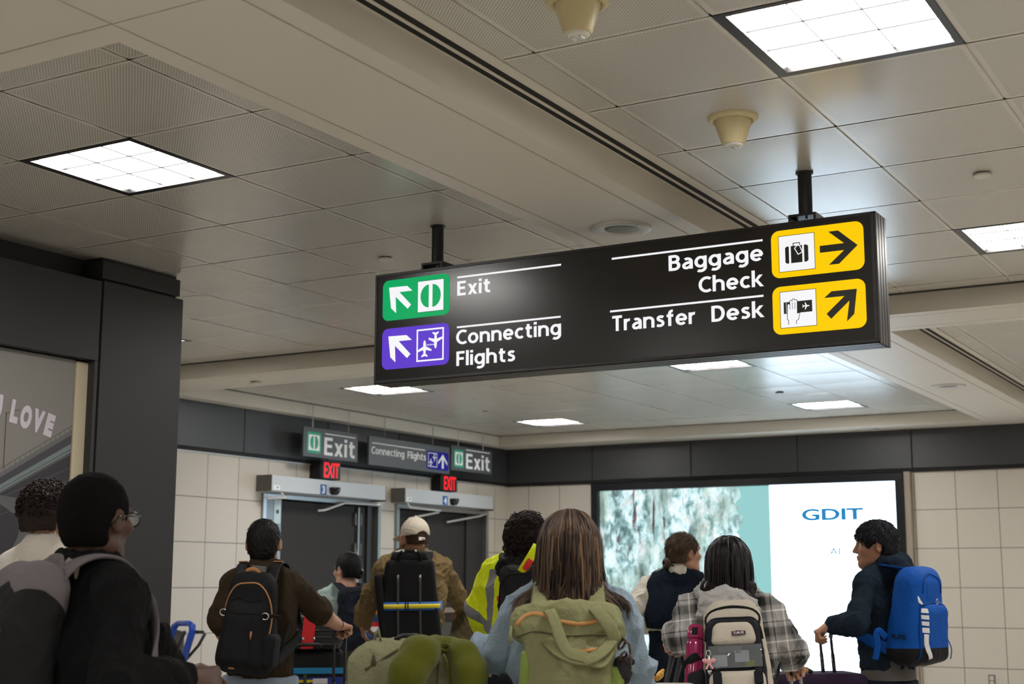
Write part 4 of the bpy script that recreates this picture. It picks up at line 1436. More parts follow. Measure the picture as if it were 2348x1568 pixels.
class Person:
    """joints in the place's own coordinates; a = way the chest faces"""
    def __init__(s, label, N, a, height, joints, head, ha, hp=0, hr=0, hs=1.0, sw=0.19, build=1.0, h=0.006, lean=(0, 0), group=None, drop=0.085):
        s.sc = height / 1.75
        s.N = np.array(N, float)
        s.f = heading(a)
        s.r = np.cross(s.f, ZUP)
        s.H = np.array(head, float)
        s.A = head_axes(ha, hp, hr)
        s.hs = hs
        s.h = h
        s.b = build
        sc = s.sc
        s.sh = {q: s.N + s.r * sw * sc * q - ZUP * drop * sc + s.f * 0.015 for q in (-1, 1)}
        s.P = np.array([s.N[0], s.N[1], 0.95 * sc]) + s.f * 0.01 + s.f * lean[0] + s.r * lean[1]
        s.el, s.wr = {}, {}
        for q, (e, w_) in joints.items():
            s.el[q], s.wr[q] = np.array(e, float), np.array(w_, float)
        s.hip = {q: s.P + s.r * 0.088 * sc * q - ZUP * 0.03 for q in (-1, 1)}
        s.kn = {q: np.array([s.P[0], s.P[1], 0.50 * sc]) + s.r * 0.095 * sc * q + s.f * (0.03 if q > 0 else 0.05) for q in (-1, 1)}
        s.an = {q: np.array([s.P[0], s.P[1], 0.085]) + s.r * 0.10 * sc * q - s.f * (0.02 if q > 0 else -0.06) for q in (-1, 1)}
        s.hands = {}
        b = [round(float(s.P[0]), 3), round(float(s.P[1]), 3), 0.0]
        s.o = thing('person', label, 'person', b, group)
        pts = [s.H + (0, 0, .16), s.H - .16, s.H + .16, s.P + .3, s.P - .3, *s.sh.values(), *s.el.values(), *s.wr.values(), *s.an.values()]
        s.lo = np.min(pts, 0) - 0.22
        s.hi = np.max(pts, 0) + 0.22
        s.lo[2] = -0.02
        s.hi[2] = s.H[2] + 0.2
    def field(s, h=None, zlo=None, zhi=None):
        lo, hi = s.lo.copy(), s.hi.copy()
        if zlo is not None:
            lo[2] = zlo
        if zhi is not None:
            hi[2] = zhi
        return Field(lo, hi, h or s.h)
    def torso(s, fd, off=0.0, belly=0.0, loose=0.0):
        sc, f, r = s.sc, s.f, s.r
        SM = (s.sh[1] + s.sh[-1]) / 2
        hw = np.linalg.norm(s.sh[1] - s.sh[-1]) / 2
        C1 = SM - ZUP * 0.075 * sc
        wa = lerp(SM, s.P, 0.66)
        rc, rw, rh = (hw - 0.020) * s.b, (hw * 0.77) * s.b, (hw * 0.86) * s.b
        fl = (f, 0.66)
        fd.cone(C1, lerp(SM, s.P, 0.40), rc + off, (rc * 0.93) + off + loose, k=0.03, flat=fl)
        fd.cone(lerp(SM, s.P, 0.40), wa, rc * 0.93 + off + loose, rw + off + loose, k=0.03, flat=fl)
        fd.cone(wa, s.P - ZUP * 0.04, rw + off + loose, rh + off + loose * 0.7, k=0.03, flat=(f, 0.72))
        fd.cone(s.sh[-1], s.sh[1], 0.049 * sc * s.b + off, 0.049 * sc * s.b + off, k=0.04, flat=(f, 0.95))
        for q in (-1, 1):
            fd.cone(s.N + ZUP * 0.012 + s.r * 0.02 * q, lerp(s.sh[q], s.N, 0.15) + ZUP * 0.012, 0.042 * sc + off * 0.8, 0.040 * sc + off, k=0.05)
            fd.ell(SM - ZUP * 0.13 * sc + r * q * 0.085 * sc - f * 0.055 * sc, (0.085 * sc + off, 0.05 * sc + off, 0.11 * sc + off), (r, f, ZUP), k=0.05)
        if belly:
            fd.ell(wa + f * 0.06, (rw + off, 0.10 + belly + off, 0.16), (r, f, ZUP), k=0.06)
    def arm(s, fd, q, r0=0.043, r1=0.037, r2=0.028, off=0.0, off1=None, t=1.0, k=0.014):
        """t up to 1 stops on the upper arm (short sleeve), up to 2 on the forearm; off to off1 along the way"""
        sc = s.sc * s.b
        S0, E, W_ = s.sh[q], s.el[q], s.wr[q]
        off1 = off if off1 is None else off1
        if t <= 1.0:
            fd.cone(S0, lerp(S0, E, t), r0 * sc + off, (r0 + (r1 - r0) * t) * sc + off1, k=k)
            return
        om = off + (off1 - off) * 0.5
        fd.cone(S0, E, r0 * sc + off, r1 * sc + om, k=k)
        W2 = lerp(E, W_, t - 1)
        fd.cone(E, lerp(E, W2, 0.35), r1 * sc + om, (r1 + 0.002) * sc + om, k=k)
        fd.cone(lerp(E, W2, 0.35), W2, (r1 + 0.002) * sc + om, (r2 + (r1 - r2) * (2 - t)) * sc + off1, k=k)
    def legs(s, fd, off=0.0, ank=0.045):
        sc = s.sc * s.b
        for q in (-1, 1):
            fd.cone(s.hip[q], s.kn[q], 0.088 * sc + off, 0.056 * sc + off, k=0.03)
            fd.cone(s.kn[q], lerp(s.kn[q], s.an[q], 0.35), 0.056 * sc + off, 0.056 * sc + off, k=0.02)
            fd.cone(lerp(s.kn[q], s.an[q], 0.35), s.an[q], 0.056 * sc + off, ank * sc + off, k=0.02)
    def body(s, skin, hands=(), eyes=True, bare=1.0):
        fd = s.field(0.0055)
        s.torso(fd, -0.015)
        for q in (-1, 1):
            if q in s.el:
                s.arm(fd, q, off=0.0, t=2.0)
        s.legs(fd, -0.022, 0.030)
        r, f, u = s.A
        for q in (-1, 1):
            fd.cone(s.an[q], s.an[q] - ZUP * 0.045 + s.f * 0.02, 0.034, 0.03, k=0.02)
            fd.cone(s.an[q] - ZUP * 0.05, s.an[q] - ZUP * 0.055 + s.f * 0.14, 0.03, 0.022, k=0.02)
        neck = s.H - u * 0.055 * s.hs - f * 0.022 * s.hs
        fd.cone(neck, s.N + s.f * 0.012, 0.052 * s.hs * (0.9 + 0.1 * s.b), 0.058 * s.hs * (0.9 + 0.1 * s.b), k=0.03)
        add_head(fd, s.H, s.A, s.hs)
        for hd in hands:
            add_hand(fd, **hd)
        v, F = fd.mesh(1)
        o = raw('body', v, F, skin, s.o)
        if eyes:
            for x in (-1, 1):
                c = s.H + s.hs * (x * 0.031 * r + 0.0765 * f + 0.004 * u)
                bm = bm_new()
                bmesh.ops.create_uvsphere(bm, u_segments=16, v_segments=10, radius=0.0120 * s.hs, matrix=Matrix.Translation(c))
                e = obj('eye', bm, M_eye, s.o, smooth=True)
                bm = bm_new()
                bmesh.ops.create_uvsphere(bm, u_segments=12, v_segments=8, radius=0.0085 * s.hs, matrix=Matrix.Translation(c + f * 0.0045 * s.hs))
                obj('iris', bm, M_iris, e, smooth=True)
                bm = bm_new()
                tube(bm, [s.H + s.hs * ((x * (0.031 + a)) * r + (0.094 - abs(a) * 0.25 - (0.012 if a > 0.012 else 0)) * f + (0.026 + 0.004 * math.cos(a * 80)) * u) for a in (-0.016, -0.008, 0, 0.008, 0.018)], [0.002, 0.0032, 0.0034, 0.003, 0.0015], 6)
                obj('eyebrow', bm, M_hairblack, s.o, smooth=True)
        return o
    def garment(s, name, m, prims, h=None, zlo=None, zhi=None, fold=0.004, freq=9.0, stretch=(1, 1, 0.7), hem=None, smooth=2, seed=0.0, cuts=(), zones=()):
        fd = s.field(h, zlo, zhi)
        prims(fd)
        if hem is not None:
            fd.cut((0, 0, hem), (0, 0, -1))
        for p, n in cuts:
            fd.cut(p, n)
        v, F = fd.mesh(smooth)
        if fold:
            v = folds(v, F, fold, freq, stretch, seed)
        o = raw(name, v, F, m, s.o)
        for mask, zm in zones:
            zone(o, v, F, mask, zm)
        s.last = (v, F)
        return o
    def trousers(s, m, top, off=0.014, belt=0.0):
        def pr(fd):
            s.torso(fd, 0.006)
            s.legs(fd, off, 0.06)
            fd.cut((0, 0, top), (0, 0, 1))
        return s.garment('trousers', m, pr, h=0.009, zlo=0.05, zhi=top + 0.06, fold=0.006, freq=7, hem=0.07)
    def shoes(s, m):
        for q in (-1, 1):
            lo = s.an[q] - 0.3
            lo[2] = -0.03
            fd = Field(lo, s.an[q] + 0.3, 0.008)
            c = s.an[q] * (1, 1, 0)
            fd.cone(c + ZUP * 0.06, c + ZUP * 0.05 - s.f * 0.02, 0.046, 0.045, k=0.02)
            fd.cone(c + ZUP * 0.045, c + ZUP * 0.036 + s.f * 0.15, 0.046, 0.036, k=0.03)
            fd.cut((0, 0, 0.001), (0, 0, -1))
            v, F = fd.mesh(1)
            raw('shoe', v, F, m, s.o)

M_eye = mat('eye_white', (0.7, 0.68, 0.65), 0.15)
M_iris = mat('iris', (0.02, 0.012, 0.008), 0.1)
M_hairblack = mat('hair_black', (0.007, 0.006, 0.006), 0.62, spec=0.2)

# ------------------------------------------------------------------ hair
def scalp(s, m, grow=0.012, drop=0.0, nape=-0.05, face=0.045, fringe=0.03, rough=0.004, freq=70, h=0.0045, side=0.0):
    """a close cap of hair: skull grown outwards, open at the face and round the ears"""
    r, f, u = s.A
    k = s.hs
    P = lambda x, y, z: s.H + k * (x * r + y * f + z * u)
    fd = Field(s.H - 0.2, s.H + 0.2, h)
    fd.ell(P(0, -0.012, 0.028), ((0.074 + grow) * k, (0.093 + grow) * k, (0.088 + grow) * k), (r, f, u), k=0.01)
    fd.ell(P(0, -0.035, -0.030), ((0.060 + grow) * k, (0.060 + grow * 0.8) * k, (0.062 + drop) * k), (r, f, u), k=0.03)
    fd.cut(P(0, 0, nape), -u)
    # open the face: slanting plane from the fringe to behind the ear
    big = 0.3
    fd.ell(P(0, face + 0.105, -0.075 + fringe), (0.12 * k, 0.11 * k, 0.085 * k), (r, f, u), k=0.012, op='s')
    for x in (-1, 1):
        fd.ell(P(x * 0.085, 0.006, -0.030), (0.035 * k, 0.040 * k, 0.042 * k), (r, f, u), k=0.01, op='s')
    v, F = fd.mesh(2)
    n = normals(v, F)
    q = (v - s.H).astype(float)
    v = v + n * (rough * (vnoise(q * freq) + 0.6 * vnoise(q * freq * 2.1 + 5) - 0.8))[:, None]
    return raw('hair', v, F, m, s.o), v, F

def tufts(bm, v, F, n, length, flow, lift=0.25, spread=0.25, r0=0.0022, seed=1, keep=None):
    """short tapering locks lying over a hair cap; flow is a direction or a function of the root"""
    rg = random.Random(seed)
    N_ = normals(v, F)
    for _ in range(n):
        i = rg.randrange(len(v))
        if keep is not None and not keep(v[i]):
            continue
        p, nn = np.array(v[i], float), N_[i]
        fl = np.array(flow(p) if callable(flow) else flow, float)
        d = fl + np.array([rg.uniform(-spread, spread) for _ in range(3)])
        d = unit(d - nn * (d @ nn)) + nn * lift
        L = length * rg.uniform(0.6, 1.2)
        q1, q2 = p + d * L * 0.5, p + d * L - nn * lift * L * 0.7
        tube(bm, [p - nn * 0.002, q1, q2], [r0, r0 * 0.9, r0 * 0.15], 5, flat=(0.5, Vector(nn.tolist())))

def curls(bm, v, F, n, rad, seed=2, r0=0.0028, keep=None):
    rg = random.Random(seed)
    N_ = normals(v, F)
    for _ in range(n):
        i = rg.randrange(len(v))
        if keep is not None and not keep(v[i]):
            continue
        p, nn = np.array(v[i], float), N_[i]
        a = unit(np.cross(nn, [rg.uniform(-1, 1) for _ in range(3)]))
        b = np.cross(nn, a)
        w0 = rg.uniform(0, 6)
        turns = rg.uniform(1.0, 1.8)
        R = rad * rg.uniform(0.6, 1.3)
        pts = []
        for k in range(10):
            t = k / 9
            q = w0 + turns * 2 * PI * t
            pts.append(p + nn * (R * 0.55 * math.sin(q) + 0.004) + a * (R * math.cos(q)) + b * (t - 0.5) * R * 2.2 - ZUP * t * R * 0.8)
        tube(bm, pts, [r0 * (1 - 0.6 * k / 9) for k in range(10)], 4)

def long_hair(s, mats_, n, length, part=0.0, seed=3, obstacles=(), width=0.006, flare=0.0, tipspread=0.01, wave=0.004, front=0.03, grow=0.010, waves=6.0, lateral=0.35, back=0.25):
    """locks draped from the parting over the head and the back; one mesh per shade"""
    rg = random.Random(seed)
    r, f, u = s.A
    k = s.hs
    bms = [bm_new() for _ in mats_]
    hc = s.H + k * (-0.012 * f + 0.022 * u)
    hr_ = np.array([0.078, 0.096, 0.090]) * k
    B = np.stack([r, f, u])
    def push(p, extra):
        q = B @ (p - hc)
        g = hr_ + grow + extra
        L = np.linalg.norm(q / g)
        if L < 1:
            q = q / max(L, 1e-3)
            p = hc + B.T @ q
        for c, ax, rr in obstacles:
            A_ = np.stack(ax)
            q = A_ @ (p - c)
            g = np.array(rr) + extra * 0.6
            L = np.linalg.norm(q / g)
            if L < 1:
                p = c + A_.T @ (q / max(L, 1e-3))
        return p
    for i in range(n):
        th = rg.uniform(-1, 1)
        yy = rg.uniform(-0.085, front + 0.02)
        x = th * abs(th) ** 0.25 * 0.072
        root = hc + k * (x * r + yy * f) + u * 0.12 * k
        ex = rg.uniform(-0.002, 0.008)
        q = B @ (root - hc)
        t = 1 - (q[0] / hr_[0]) ** 2 - (q[1] / hr_[1]) ** 2
        if t < 0.02:
            continue
        q[2] = hr_[2] * math.sqrt(t)
        p = hc + B.T @ (q * 1.05)
        side = 1 if x > part else -1
        away = p - hc
        d = unit(r * side * lateral + (r * (away @ r) + f * (away @ f)) * 9 - f * back)
        L = length * (rg.uniform(0.80, 1.06) if rg.random() < 0.8 else rg.uniform(0.98, 1.16))
        ns = 22
        ds = L / ns
        pts = [push(p, ex)]
        ph, am = rg.uniform(0, 6), wave * rg.uniform(0.4, 1.3)
        outv = unit(np.array([rg.uniform(-1, 1), rg.uniform(-1, 1), 0]))
        for j in range(ns):
            d = unit(d * 0.55 - ZUP * 0.5 + (-f * 0.10 if j < 6 else 0) + outv * tipspread * (j / ns) ** 2)
            p = push(p + d * ds, ex)
            pts.append(p)
        pts = [p + (r * math.sin(ph + waves * j / ns * 2) + f * math.cos(ph * 1.7 + waves * j / ns * 1.6)) * am * (j / ns) for j, p in enumerate(pts)]
        wd = width * rg.uniform(0.6, 1.2)
        rad = [wd * (0.55 + 0.6 * math.sin(PI * min(1, j / ns * 0.8 + 0.15))) * (1 if j < ns - 5 else (ns - j + 0.4) / 5.5) for j in range(ns + 1)]
        nrm = [Vector(unit(p - hc if j < 9 else (p - hc) * np.array([1, 1, 0.2]))) for j, p in enumerate(pts)]
        tube(bms[rg.choices(range(len(mats_)), [3, 2, 1.2][:len(mats_)])[0]], pts, rad, 6, flat=(0.45, nrm))
    for b_, m_ in zip(bms, mats_):
        obj('hair', b_, m_, s.o, smooth=True)

# ------------------------------------------------------------------ bags
class Pack:
    def __init__(s, label, C, R, F, U, group=None, name='backpack', cat='backpack'):
        """C centre; R right, F towards the wearer's back, U up along the bag"""
        s.C, s.U = np.array(C, float), unit(U)
        s.F = unit(np.array(F) - s.U * (np.array(F) @ s.U))
        s.R = np.cross(s.F, s.U)
        s.o = thing(name, label, cat, [round(float(x), 3) for x in s.C], group)
    def P(s, x, y, z):
        return s.C + x * s.R + y * s.F + z * s.U
    def field(s, R=0.45, h=0.006):
        return Field(s.C - R, s.C + R, h)
    def main(s, name, m, prims, R=0.45, h=0.006, fold=0.003, freq=7, smooth=2, parent=None, surf=True, seed=0.0, stretch=(1, 1, 1)):
        fd = s.field(R, h)
        prims(fd)
        v, F = fd.mesh(smooth)
        if fold:
            v = folds(v, F, fold, freq, stretch, seed)
        o = raw(name, v, F, m, parent or s.o)
        if surf:
            s.bvh = BVHTree.FromPolygons([Vector(p) for p in v.tolist()], F.tolist())
        s.last = (v, F)
        return o
    def on(s, x, z, out=0.002, y0=-0.5):
        """point on the outer side of the bag at (x, z), and its normal"""
        hit = s.bvh.ray_cast(Vector(s.P(x, y0, z)), Vector(s.F))
        if hit[0] is None:
            near = s.bvh.find_nearest(Vector(s.P(x, -0.08, z)))
            return np.array(near[0]) + np.array(near[1]) * out, np.array(near[1])
        return np.array(hit[0]) + np.array(hit[1]) * out, np.array(hit[1])
    def piping(s, name, m, path, r=0.003, n=24, closed=False, flat=None, parent=None, out=0.001):
        """cord or tape laid on the bag along (x, z) waypoints"""
        pts, nr = [], []
        W_ = path + ([path[0]] if closed else [])
        per = max(2, n // max(1, len(W_) - 1))
        for (a, b), (c, d) in zip(W_, W_[1:]):
            for k in range(per):
                t = k / per
                p, q = s.on(a + (c - a) * t, b + (d - b) * t, out)
                pts.append(p)
                nr.append(q)
        if not closed:
            p, q = s.on(*W_[-1], out)
            pts.append(p)
            nr.append(q)
        A = np.array(pts)
        for _ in range(2):
            if len(A) > 3:
                A[1:-1] = A[1:-1] * 0.5 + (A[:-2] + A[2:]) * 0.25
        bm = bm_new()
        tube(bm, A, r, 8, closed=closed, flat=(flat, [Vector(q) for q in nr]) if flat else None)
        return obj(name, bm, m, parent or s.o, smooth=True)
    def patch(s, name, m, x0, x1, z0, z1, out=0.003, parent=None, n=8, th=0.002):
        """flat label laid on the bag"""
        bm = bm_new()
        g = [[s.on(x0 + (x1 - x0) * i / n, z0 + (z1 - z0) * j / n, out)[0] for j in range(n + 1)] for i in range(n + 1)]
        vv = [[bm.verts.new(g[i][j]) for j in range(n + 1)] for i in range(n + 1)]
        ww = [[bm.verts.new(g[i][j] + s.F * th) for j in range(n + 1)] for i in range(n + 1)]
        for i in range(n):
            for j in range(n):
                bm.faces.new((vv[i][j], vv[i + 1][j], vv[i + 1][j + 1], vv[i][j + 1]))
                bm.faces.new((ww[i][j], ww[i][j + 1], ww[i + 1][j + 1], ww[i + 1][j]))
        return obj(name, bm, m, parent or s.o, smooth=True)
    def tape(s, name, m, pts, w_, th=0.1, nrm=None, parent=None, seg=8):
        """webbing through points given in bag coordinates or as world arrays"""
        A = np.array(pts, float)
        # Catmull-Rom refine
        out = []
        for i in range(len(A) - 1):
            p0, p1, p2, p3 = A[max(i - 1, 0)], A[i], A[i + 1], A[min(i + 2, len(A) - 1)]
            for t in np.linspace(0, 1, 7)[:-1]:
                out.append(0.5 * ((2 * p1) + (-p0 + p2) * t + (2 * p0 - 5 * p1 + 4 * p2 - p3) * t * t + (-p0 + 3 * p1 - 3 * p2 + p3) * t ** 3))
        out.append(A[-1])
        bm = bm_new()
        if nrm is None:
            N_ = None
        elif isinstance(nrm, list):
            N_ = [Vector(unit(lerp(nrm[min(int(i / 6), len(nrm) - 1)], nrm[min(int(i / 6) + 1, len(nrm) - 1)], (i % 6) / 6))) for i in range(len(out))]
        else:
            N_ = Vector(nrm)
        tube(bm, out, w_ / 2, seg, flat=(th, N_) if N_ is not None else None)
        return obj(name, bm, m, parent or s.o, smooth=True)

def shoulder_strap(pk, per, q, m, x=0.075, w_=0.062, ztop=0.2, zlow=-0.2, off=0.012, name='shoulder_strap', th=0.16, xl=None):
    """from the bag's top over the wearer's shoulder, down the chest and back under the arm"""
    f, r, N = per.f, per.r, per.N
    sh = per.sh[q]
    top = N * 0 + (lerp(per.N, sh, 0.52))
    top = top + ZUP * (0.052 * per.sc * per.b + off + 0.006)
    a = pk.P(q * x, 0.03, ztop)
    xl = xl or x
    b = pk.P(q * (xl + 0.03), 0.03, zlow)
    pts = [a, lerp(a, top - f * 0.065, 0.75) - f * 0.0, top - f * 0.02 + ZUP * 0.004, top + f * 0.05 - ZUP * 0.015,
           top + f * (0.105 * per.b + off) - ZUP * 0.11, top + f * (0.115 * per.b + off) - ZUP * 0.22 + r * q * 0.03, top + f * 0.07 - ZUP * 0.33 + r * q * (0.075 * per.b + off), lerp(b, top - ZUP * 0.40 + r * q * 0.1, 0.3), b]
    nr = [-f + ZUP * .3, -f * 0.7 + ZUP, ZUP, f * 0.5 + ZUP, f, f + r * q * 0.4, f * 0.3 + r * q, r * q - f * .3, r * q - f]
    return pk.tape(name, m, pts, w_, th, nr)

# ------------------------------------------------------------------ skin, hair and cloth
def skin(name, c):
    m = mat(name, c, 0.5, spec=0.4, bump=(160, 0.12, (1, 1, 1)), mottle=0.10)
    b = m.node_tree.nodes['Principled BSDF']
    b.inputs['Subsurface Weight'].default_value = 0.12
    b.inputs['Subsurface Radius'].default_value = (0.02, 0.008, 0.005)
    b.inputs['Subsurface Scale'].default_value = 0.05
    return m
def cloth(name, c, rough=0.9, bump=0.25, sc=240, mottle=0.10, sheen=0.0, stretch=(1, 1, 1), wr=0.22):
    if name in MATS:
        return MATS[name]
    m = mat(name, c, rough, spec=0.12, bump=(sc, bump, stretch), mottle=mottle, sheen=sheen)
    nt = m.node_tree
    bs = nt.nodes['Principled BSDF']
    if wr:                                   # fine creases over the weave
        tc = nt.nodes.new('ShaderNodeTexCoord')
        nz = nt.nodes.new('ShaderNodeTexNoise')
        nz.inputs['Scale'].default_value = 17
        nz.inputs['Detail'].default_value = 3
        nz.inputs['Distortion'].default_value = 0.7
        nt.links.new(tc.outputs['Object'], nz.inputs['Vector'])
        rd = math_node(nt, 'ABSOLUTE', math_node(nt, 'SUBTRACT', nz.outputs['Fac'], 0.5))
        b2 = nt.nodes.new('ShaderNodeBump')
        b2.inputs['Strength'].default_value = wr
        b2.inputs['Distance'].default_value = 0.06
        nt.links.new(rd, b2.inputs['Height'])
        old = [n for n in nt.nodes if n.type == 'BUMP' and n != b2]
        if old:
            nt.links.new(old[0].outputs['Normal'], b2.inputs['Normal'])
        nt.links.new(b2.outputs['Normal'], bs.inputs['Normal'])
    return m
K_tan = skin('skin_tan', (0.42, 0.21, 0.13))
K_pale = skin('skin_pale', (0.52, 0.29, 0.20))
K_dark = skin('skin_dark', (0.075, 0.036, 0.022))
K_mid = skin('skin_mid', (0.36, 0.17, 0.10))
M_hair2 = mat('hair_dark_brown', (0.016, 0.009, 0.007), 0.6, spec=0.22)
M_hair3 = mat('hair_brown', (0.060, 0.033, 0.019), 0.5, spec=0.3)
M_hair4 = mat('hair_light_brown', (0.155, 0.088, 0.044), 0.5, spec=0.3)
M_hairblue = mat('hair_blue_black', (0.007, 0.007, 0.011), 0.62, spec=0.2)
M_hairplum = mat('hair_plum_black', (0.010, 0.006, 0.008), 0.42, spec=0.22)
C_denim = cloth('denim_pale', (0.30, 0.36, 0.44), sc=300, bump=0.3)
C_dark = cloth('cloth_black', (0.010, 0.010, 0.012))
C_navy = cloth('cloth_navy', (0.008, 0.013, 0.024))
C_olive = cloth('cloth_olive_grey', (0.17, 0.15, 0.11))
C_shoe = mat('shoe_black', (0.015, 0.015, 0.016), 0.5)
C_shoew = mat('shoe_white', (0.6, 0.6, 0.58), 0.5)
C_web = cloth('webbing_black', (0.011, 0.011, 0.012), 0.7)
M_buckle = mat('buckle_metal', (0.55, 0.55, 0.56), 0.3, metal=0.9)
M_tan = mat('tan_leather', (0.36, 0.16, 0.055), 0.5)

def loop(bm, c, ax, ay, ra, rb, r, n=20):
    tube(bm, [np.array(c) + np.array(ax) * ra * math.cos(2 * PI * k / n) + np.array(ay) * rb * math.sin(2 * PI * k / n) for k in range(n)], r, 7, closed=True)

# ------------------------------------------------------------------ man in the brown shirt
p = Person('man in a dark brown tee shirt and pale jeans, arm out on a luggage handle', (-4.617, 5.516, 1.458), 12, 1.76,
           {1: ((-4.465, 5.786, 1.244), (-4.504, 5.988, 1.179)), -1: ((-4.821, 5.447, 1.200), (-4.921, 5.651, 1.059))}, (-4.622, 5.523, 1.585), 0, hp=0, hs=0.97, sw=0.165, build=1.02)
p.body(K_tan, hands=[dict(Wr=p.wr[1], d=unit(heading(20) - ZUP * 0.12), n=(0, 0, -1), th=-np.cross(heading(25), ZUP), curl=(65, 80, 45), thumb=20),
                     dict(Wr=p.wr[-1], d=unit(heading(10) * 0.5 - ZUP), n=p.r, th=p.f, curl=(25, 35, 20))])
C_brown = cloth('cloth_brown', (0.036, 0.024, 0.014))
def pr(fd):
    p.torso(fd, 0.010, loose=0.012)
    p.arm(fd, 1, off=0.012, off1=0.030, t=0.92)
    p.arm(fd, -1, off=0.012, off1=0.030, t=0.95)
    fd.cone(p.N + ZUP * 0.025, p.N - ZUP * 0.03, 0.064, 0.075, k=0.02)
    fd.cone(p.N + ZUP * 0.06, p.N + ZUP * 0.03 , 0.053, 0.053, k=0.006, op='s')
p.garment('shirt', C_brown, pr, h=0.006, zlo=0.8, fold=0.011, freq=9, hem=(-4.665, 5.588, 0.944)[2])
p.trousers(C_denim, (-4.664, 5.587, 0.951)[2])
p.shoes(C_shoew)
ho, v, F = scalp(p, M_hairblack, grow=0.010, nape=-0.085, rough=0.005, drop=0.012)
bm = bm_new()
tufts(bm, v, F, 1600, 0.016, -ZUP, lift=0.12, r0=0.0016, seed=4)
obj('hair_tufts', bm, M_hairblack, p.o)
w1 = p.wr[1]
bm = bm_new()
dd = unit(p.wr[1] - p.el[1])
n1 = unit(np.cross(dd, ZUP)); n2 = np.cross(dd, n1)
loop(bm, w1 - dd * 0.012, n1, n2, 0.031, 0.026, 0.004)
tag(obj('bracelet', bm, C_web, None, smooth=True), 'thin black cord bracelet on the brown-shirted man\'s wrist', 'bracelet')
P2 = p

# his backpack
C_pk = cloth('pack_black', (0.010, 0.010, 0.011), 0.7, sc=320, wr=0.10)
b = Pack('black backpack with tan piping on the brown-shirted man', (-4.526, 5.324, 1.207), p.r, p.f, unit(ZUP + p.r * 0.10 - p.f * 0.03))
ax = (b.R, b.F, b.U)
b.main('bag', C_pk, lambda fd: (fd.rbox(b.P(0, 0, 0), (0.150, 0.085, 0.240), ax, 0.075, taper=(0.72, 0.72, 0.0)), fd.rbox(b.P(0, -0.055, -0.06), (0.115, 0.055, 0.15), ax, 0.05, k=0.03, taper=(0.85, 0.8))), fold=0.003)
b.main('front_pocket', C_pk, lambda fd: fd.rbox(b.P(-0.02, -0.075, -0.07), (0.092, 0.045, 0.125), ax, 0.04, taper=(0.8, 0.7)), surf=False, fold=0.003)
b.main('side_pocket', C_pk, lambda fd: fd.rbox(b.P(0.125, -0.02, -0.12), (0.034, 0.06, 0.085), ax, 0.03), surf=False, fold=0.002)
b.piping('piping', M_tan, [(0.117, -0.11), (0.124, 0.02), (0.11, 0.11), (0.085, 0.165), (0.045, 0.195), (-0.01, 0.188), (-0.06, 0.18), (-0.095, 0.13), (-0.118, 0.04)], 0.0042)
b.piping('seam', C_web, [(-0.075, 0.10), (-0.04, 0.12), (0.02, 0.10), (0.075, 0.12)], 0.003)
b.piping('seam', C_web, [(-0.075, 0.06), (-0.03, 0.045), (0.03, 0.055), (0.08, 0.05)], 0.0025)
b.patch('brand_line', mat('brand_grey', (0.16, 0.14, 0.12), 0.6), -0.035, 0.02, 0.018, 0.0205)
b.tape('grab_handle', M_tan, [b.P(-0.045, -0.01, 0.21), b.P(-0.03, -0.02, 0.245), b.P(0.01, -0.02, 0.25), b.P(0.04, -0.01, 0.215)], 0.02, 0.3, -b.F)
bm = bm_new(); obox(bm, b.P(-0.015, 0.075, 0.252), b.R * 0.036, b.F * 0.006, b.U * 0.013); obj('name_patch', bm, mat('patch_grey', (0.12, 0.12, 0.11), 0.6), b.o)
for x, s_ in ((0.098, 1), (-0.128, -1)):
    q, n_ = b.on(x, 0.045, 0.006)
    bm = bm_new()
    loop(bm, q, b.R, b.U, 0.018, 0.015, 0.003)
    obj('buckle', bm, M_buckle, b.o, smooth=True)
    b.tape('side_strap', C_web, [q, q + b.R * s_ * 0.02 + b.F * 0.04, b.P(s_ * 0.14, 0.03, 0.04)], 0.02, 0.15, -b.F)
q, n_ = b.on(0.055, -0.045, 0.004)
bm = bm_new(); tube(bm, [q + b.U * 0.018, q, q - b.U * 0.02], [0.005, 0.006, 0.003], 8); obj('zip_pull', bm, M_tan, b.o, smooth=True)
b.piping('zip', C_web, [(0.055, -0.06), (0.04, -0.12), (0.02, -0.18)], 0.003)
q, n_ = b.on(-0.03, -0.205, 0.002)
bm = bm_new(); obox(bm, q, b.R * 0.014, b.F * 0.004, b.U * 0.004); obj('tab', bm, M_tan, b.o)
for s_ in (-1, 1):
    shoulder_strap(b, p, s_, C_web, x=0.07, ztop=0.19, zlow=-0.16, xl=0.10)
    q = lerp(p.N, p.sh[s_], 0.55) + ZUP * 0.083 - p.f * 0.035
    bm = bm_new(); obox(bm, q, p.r * 0.022, p.f * 0.006 - ZUP * 0.004, unit(p.f + ZUP * 0.6) * 0.004); obj('strap_tab', bm, M_tan, b.o)
b.tape('lower_strap', C_web, [b.P(0.12, 0.04, -0.17), b.P(0.16, 0.06, -0.08), lerp(p.sh[1], p.P, 0.3) + p.r * 0.06 - p.f * 0.06], 0.018, 0.2, -p.f + p.r)

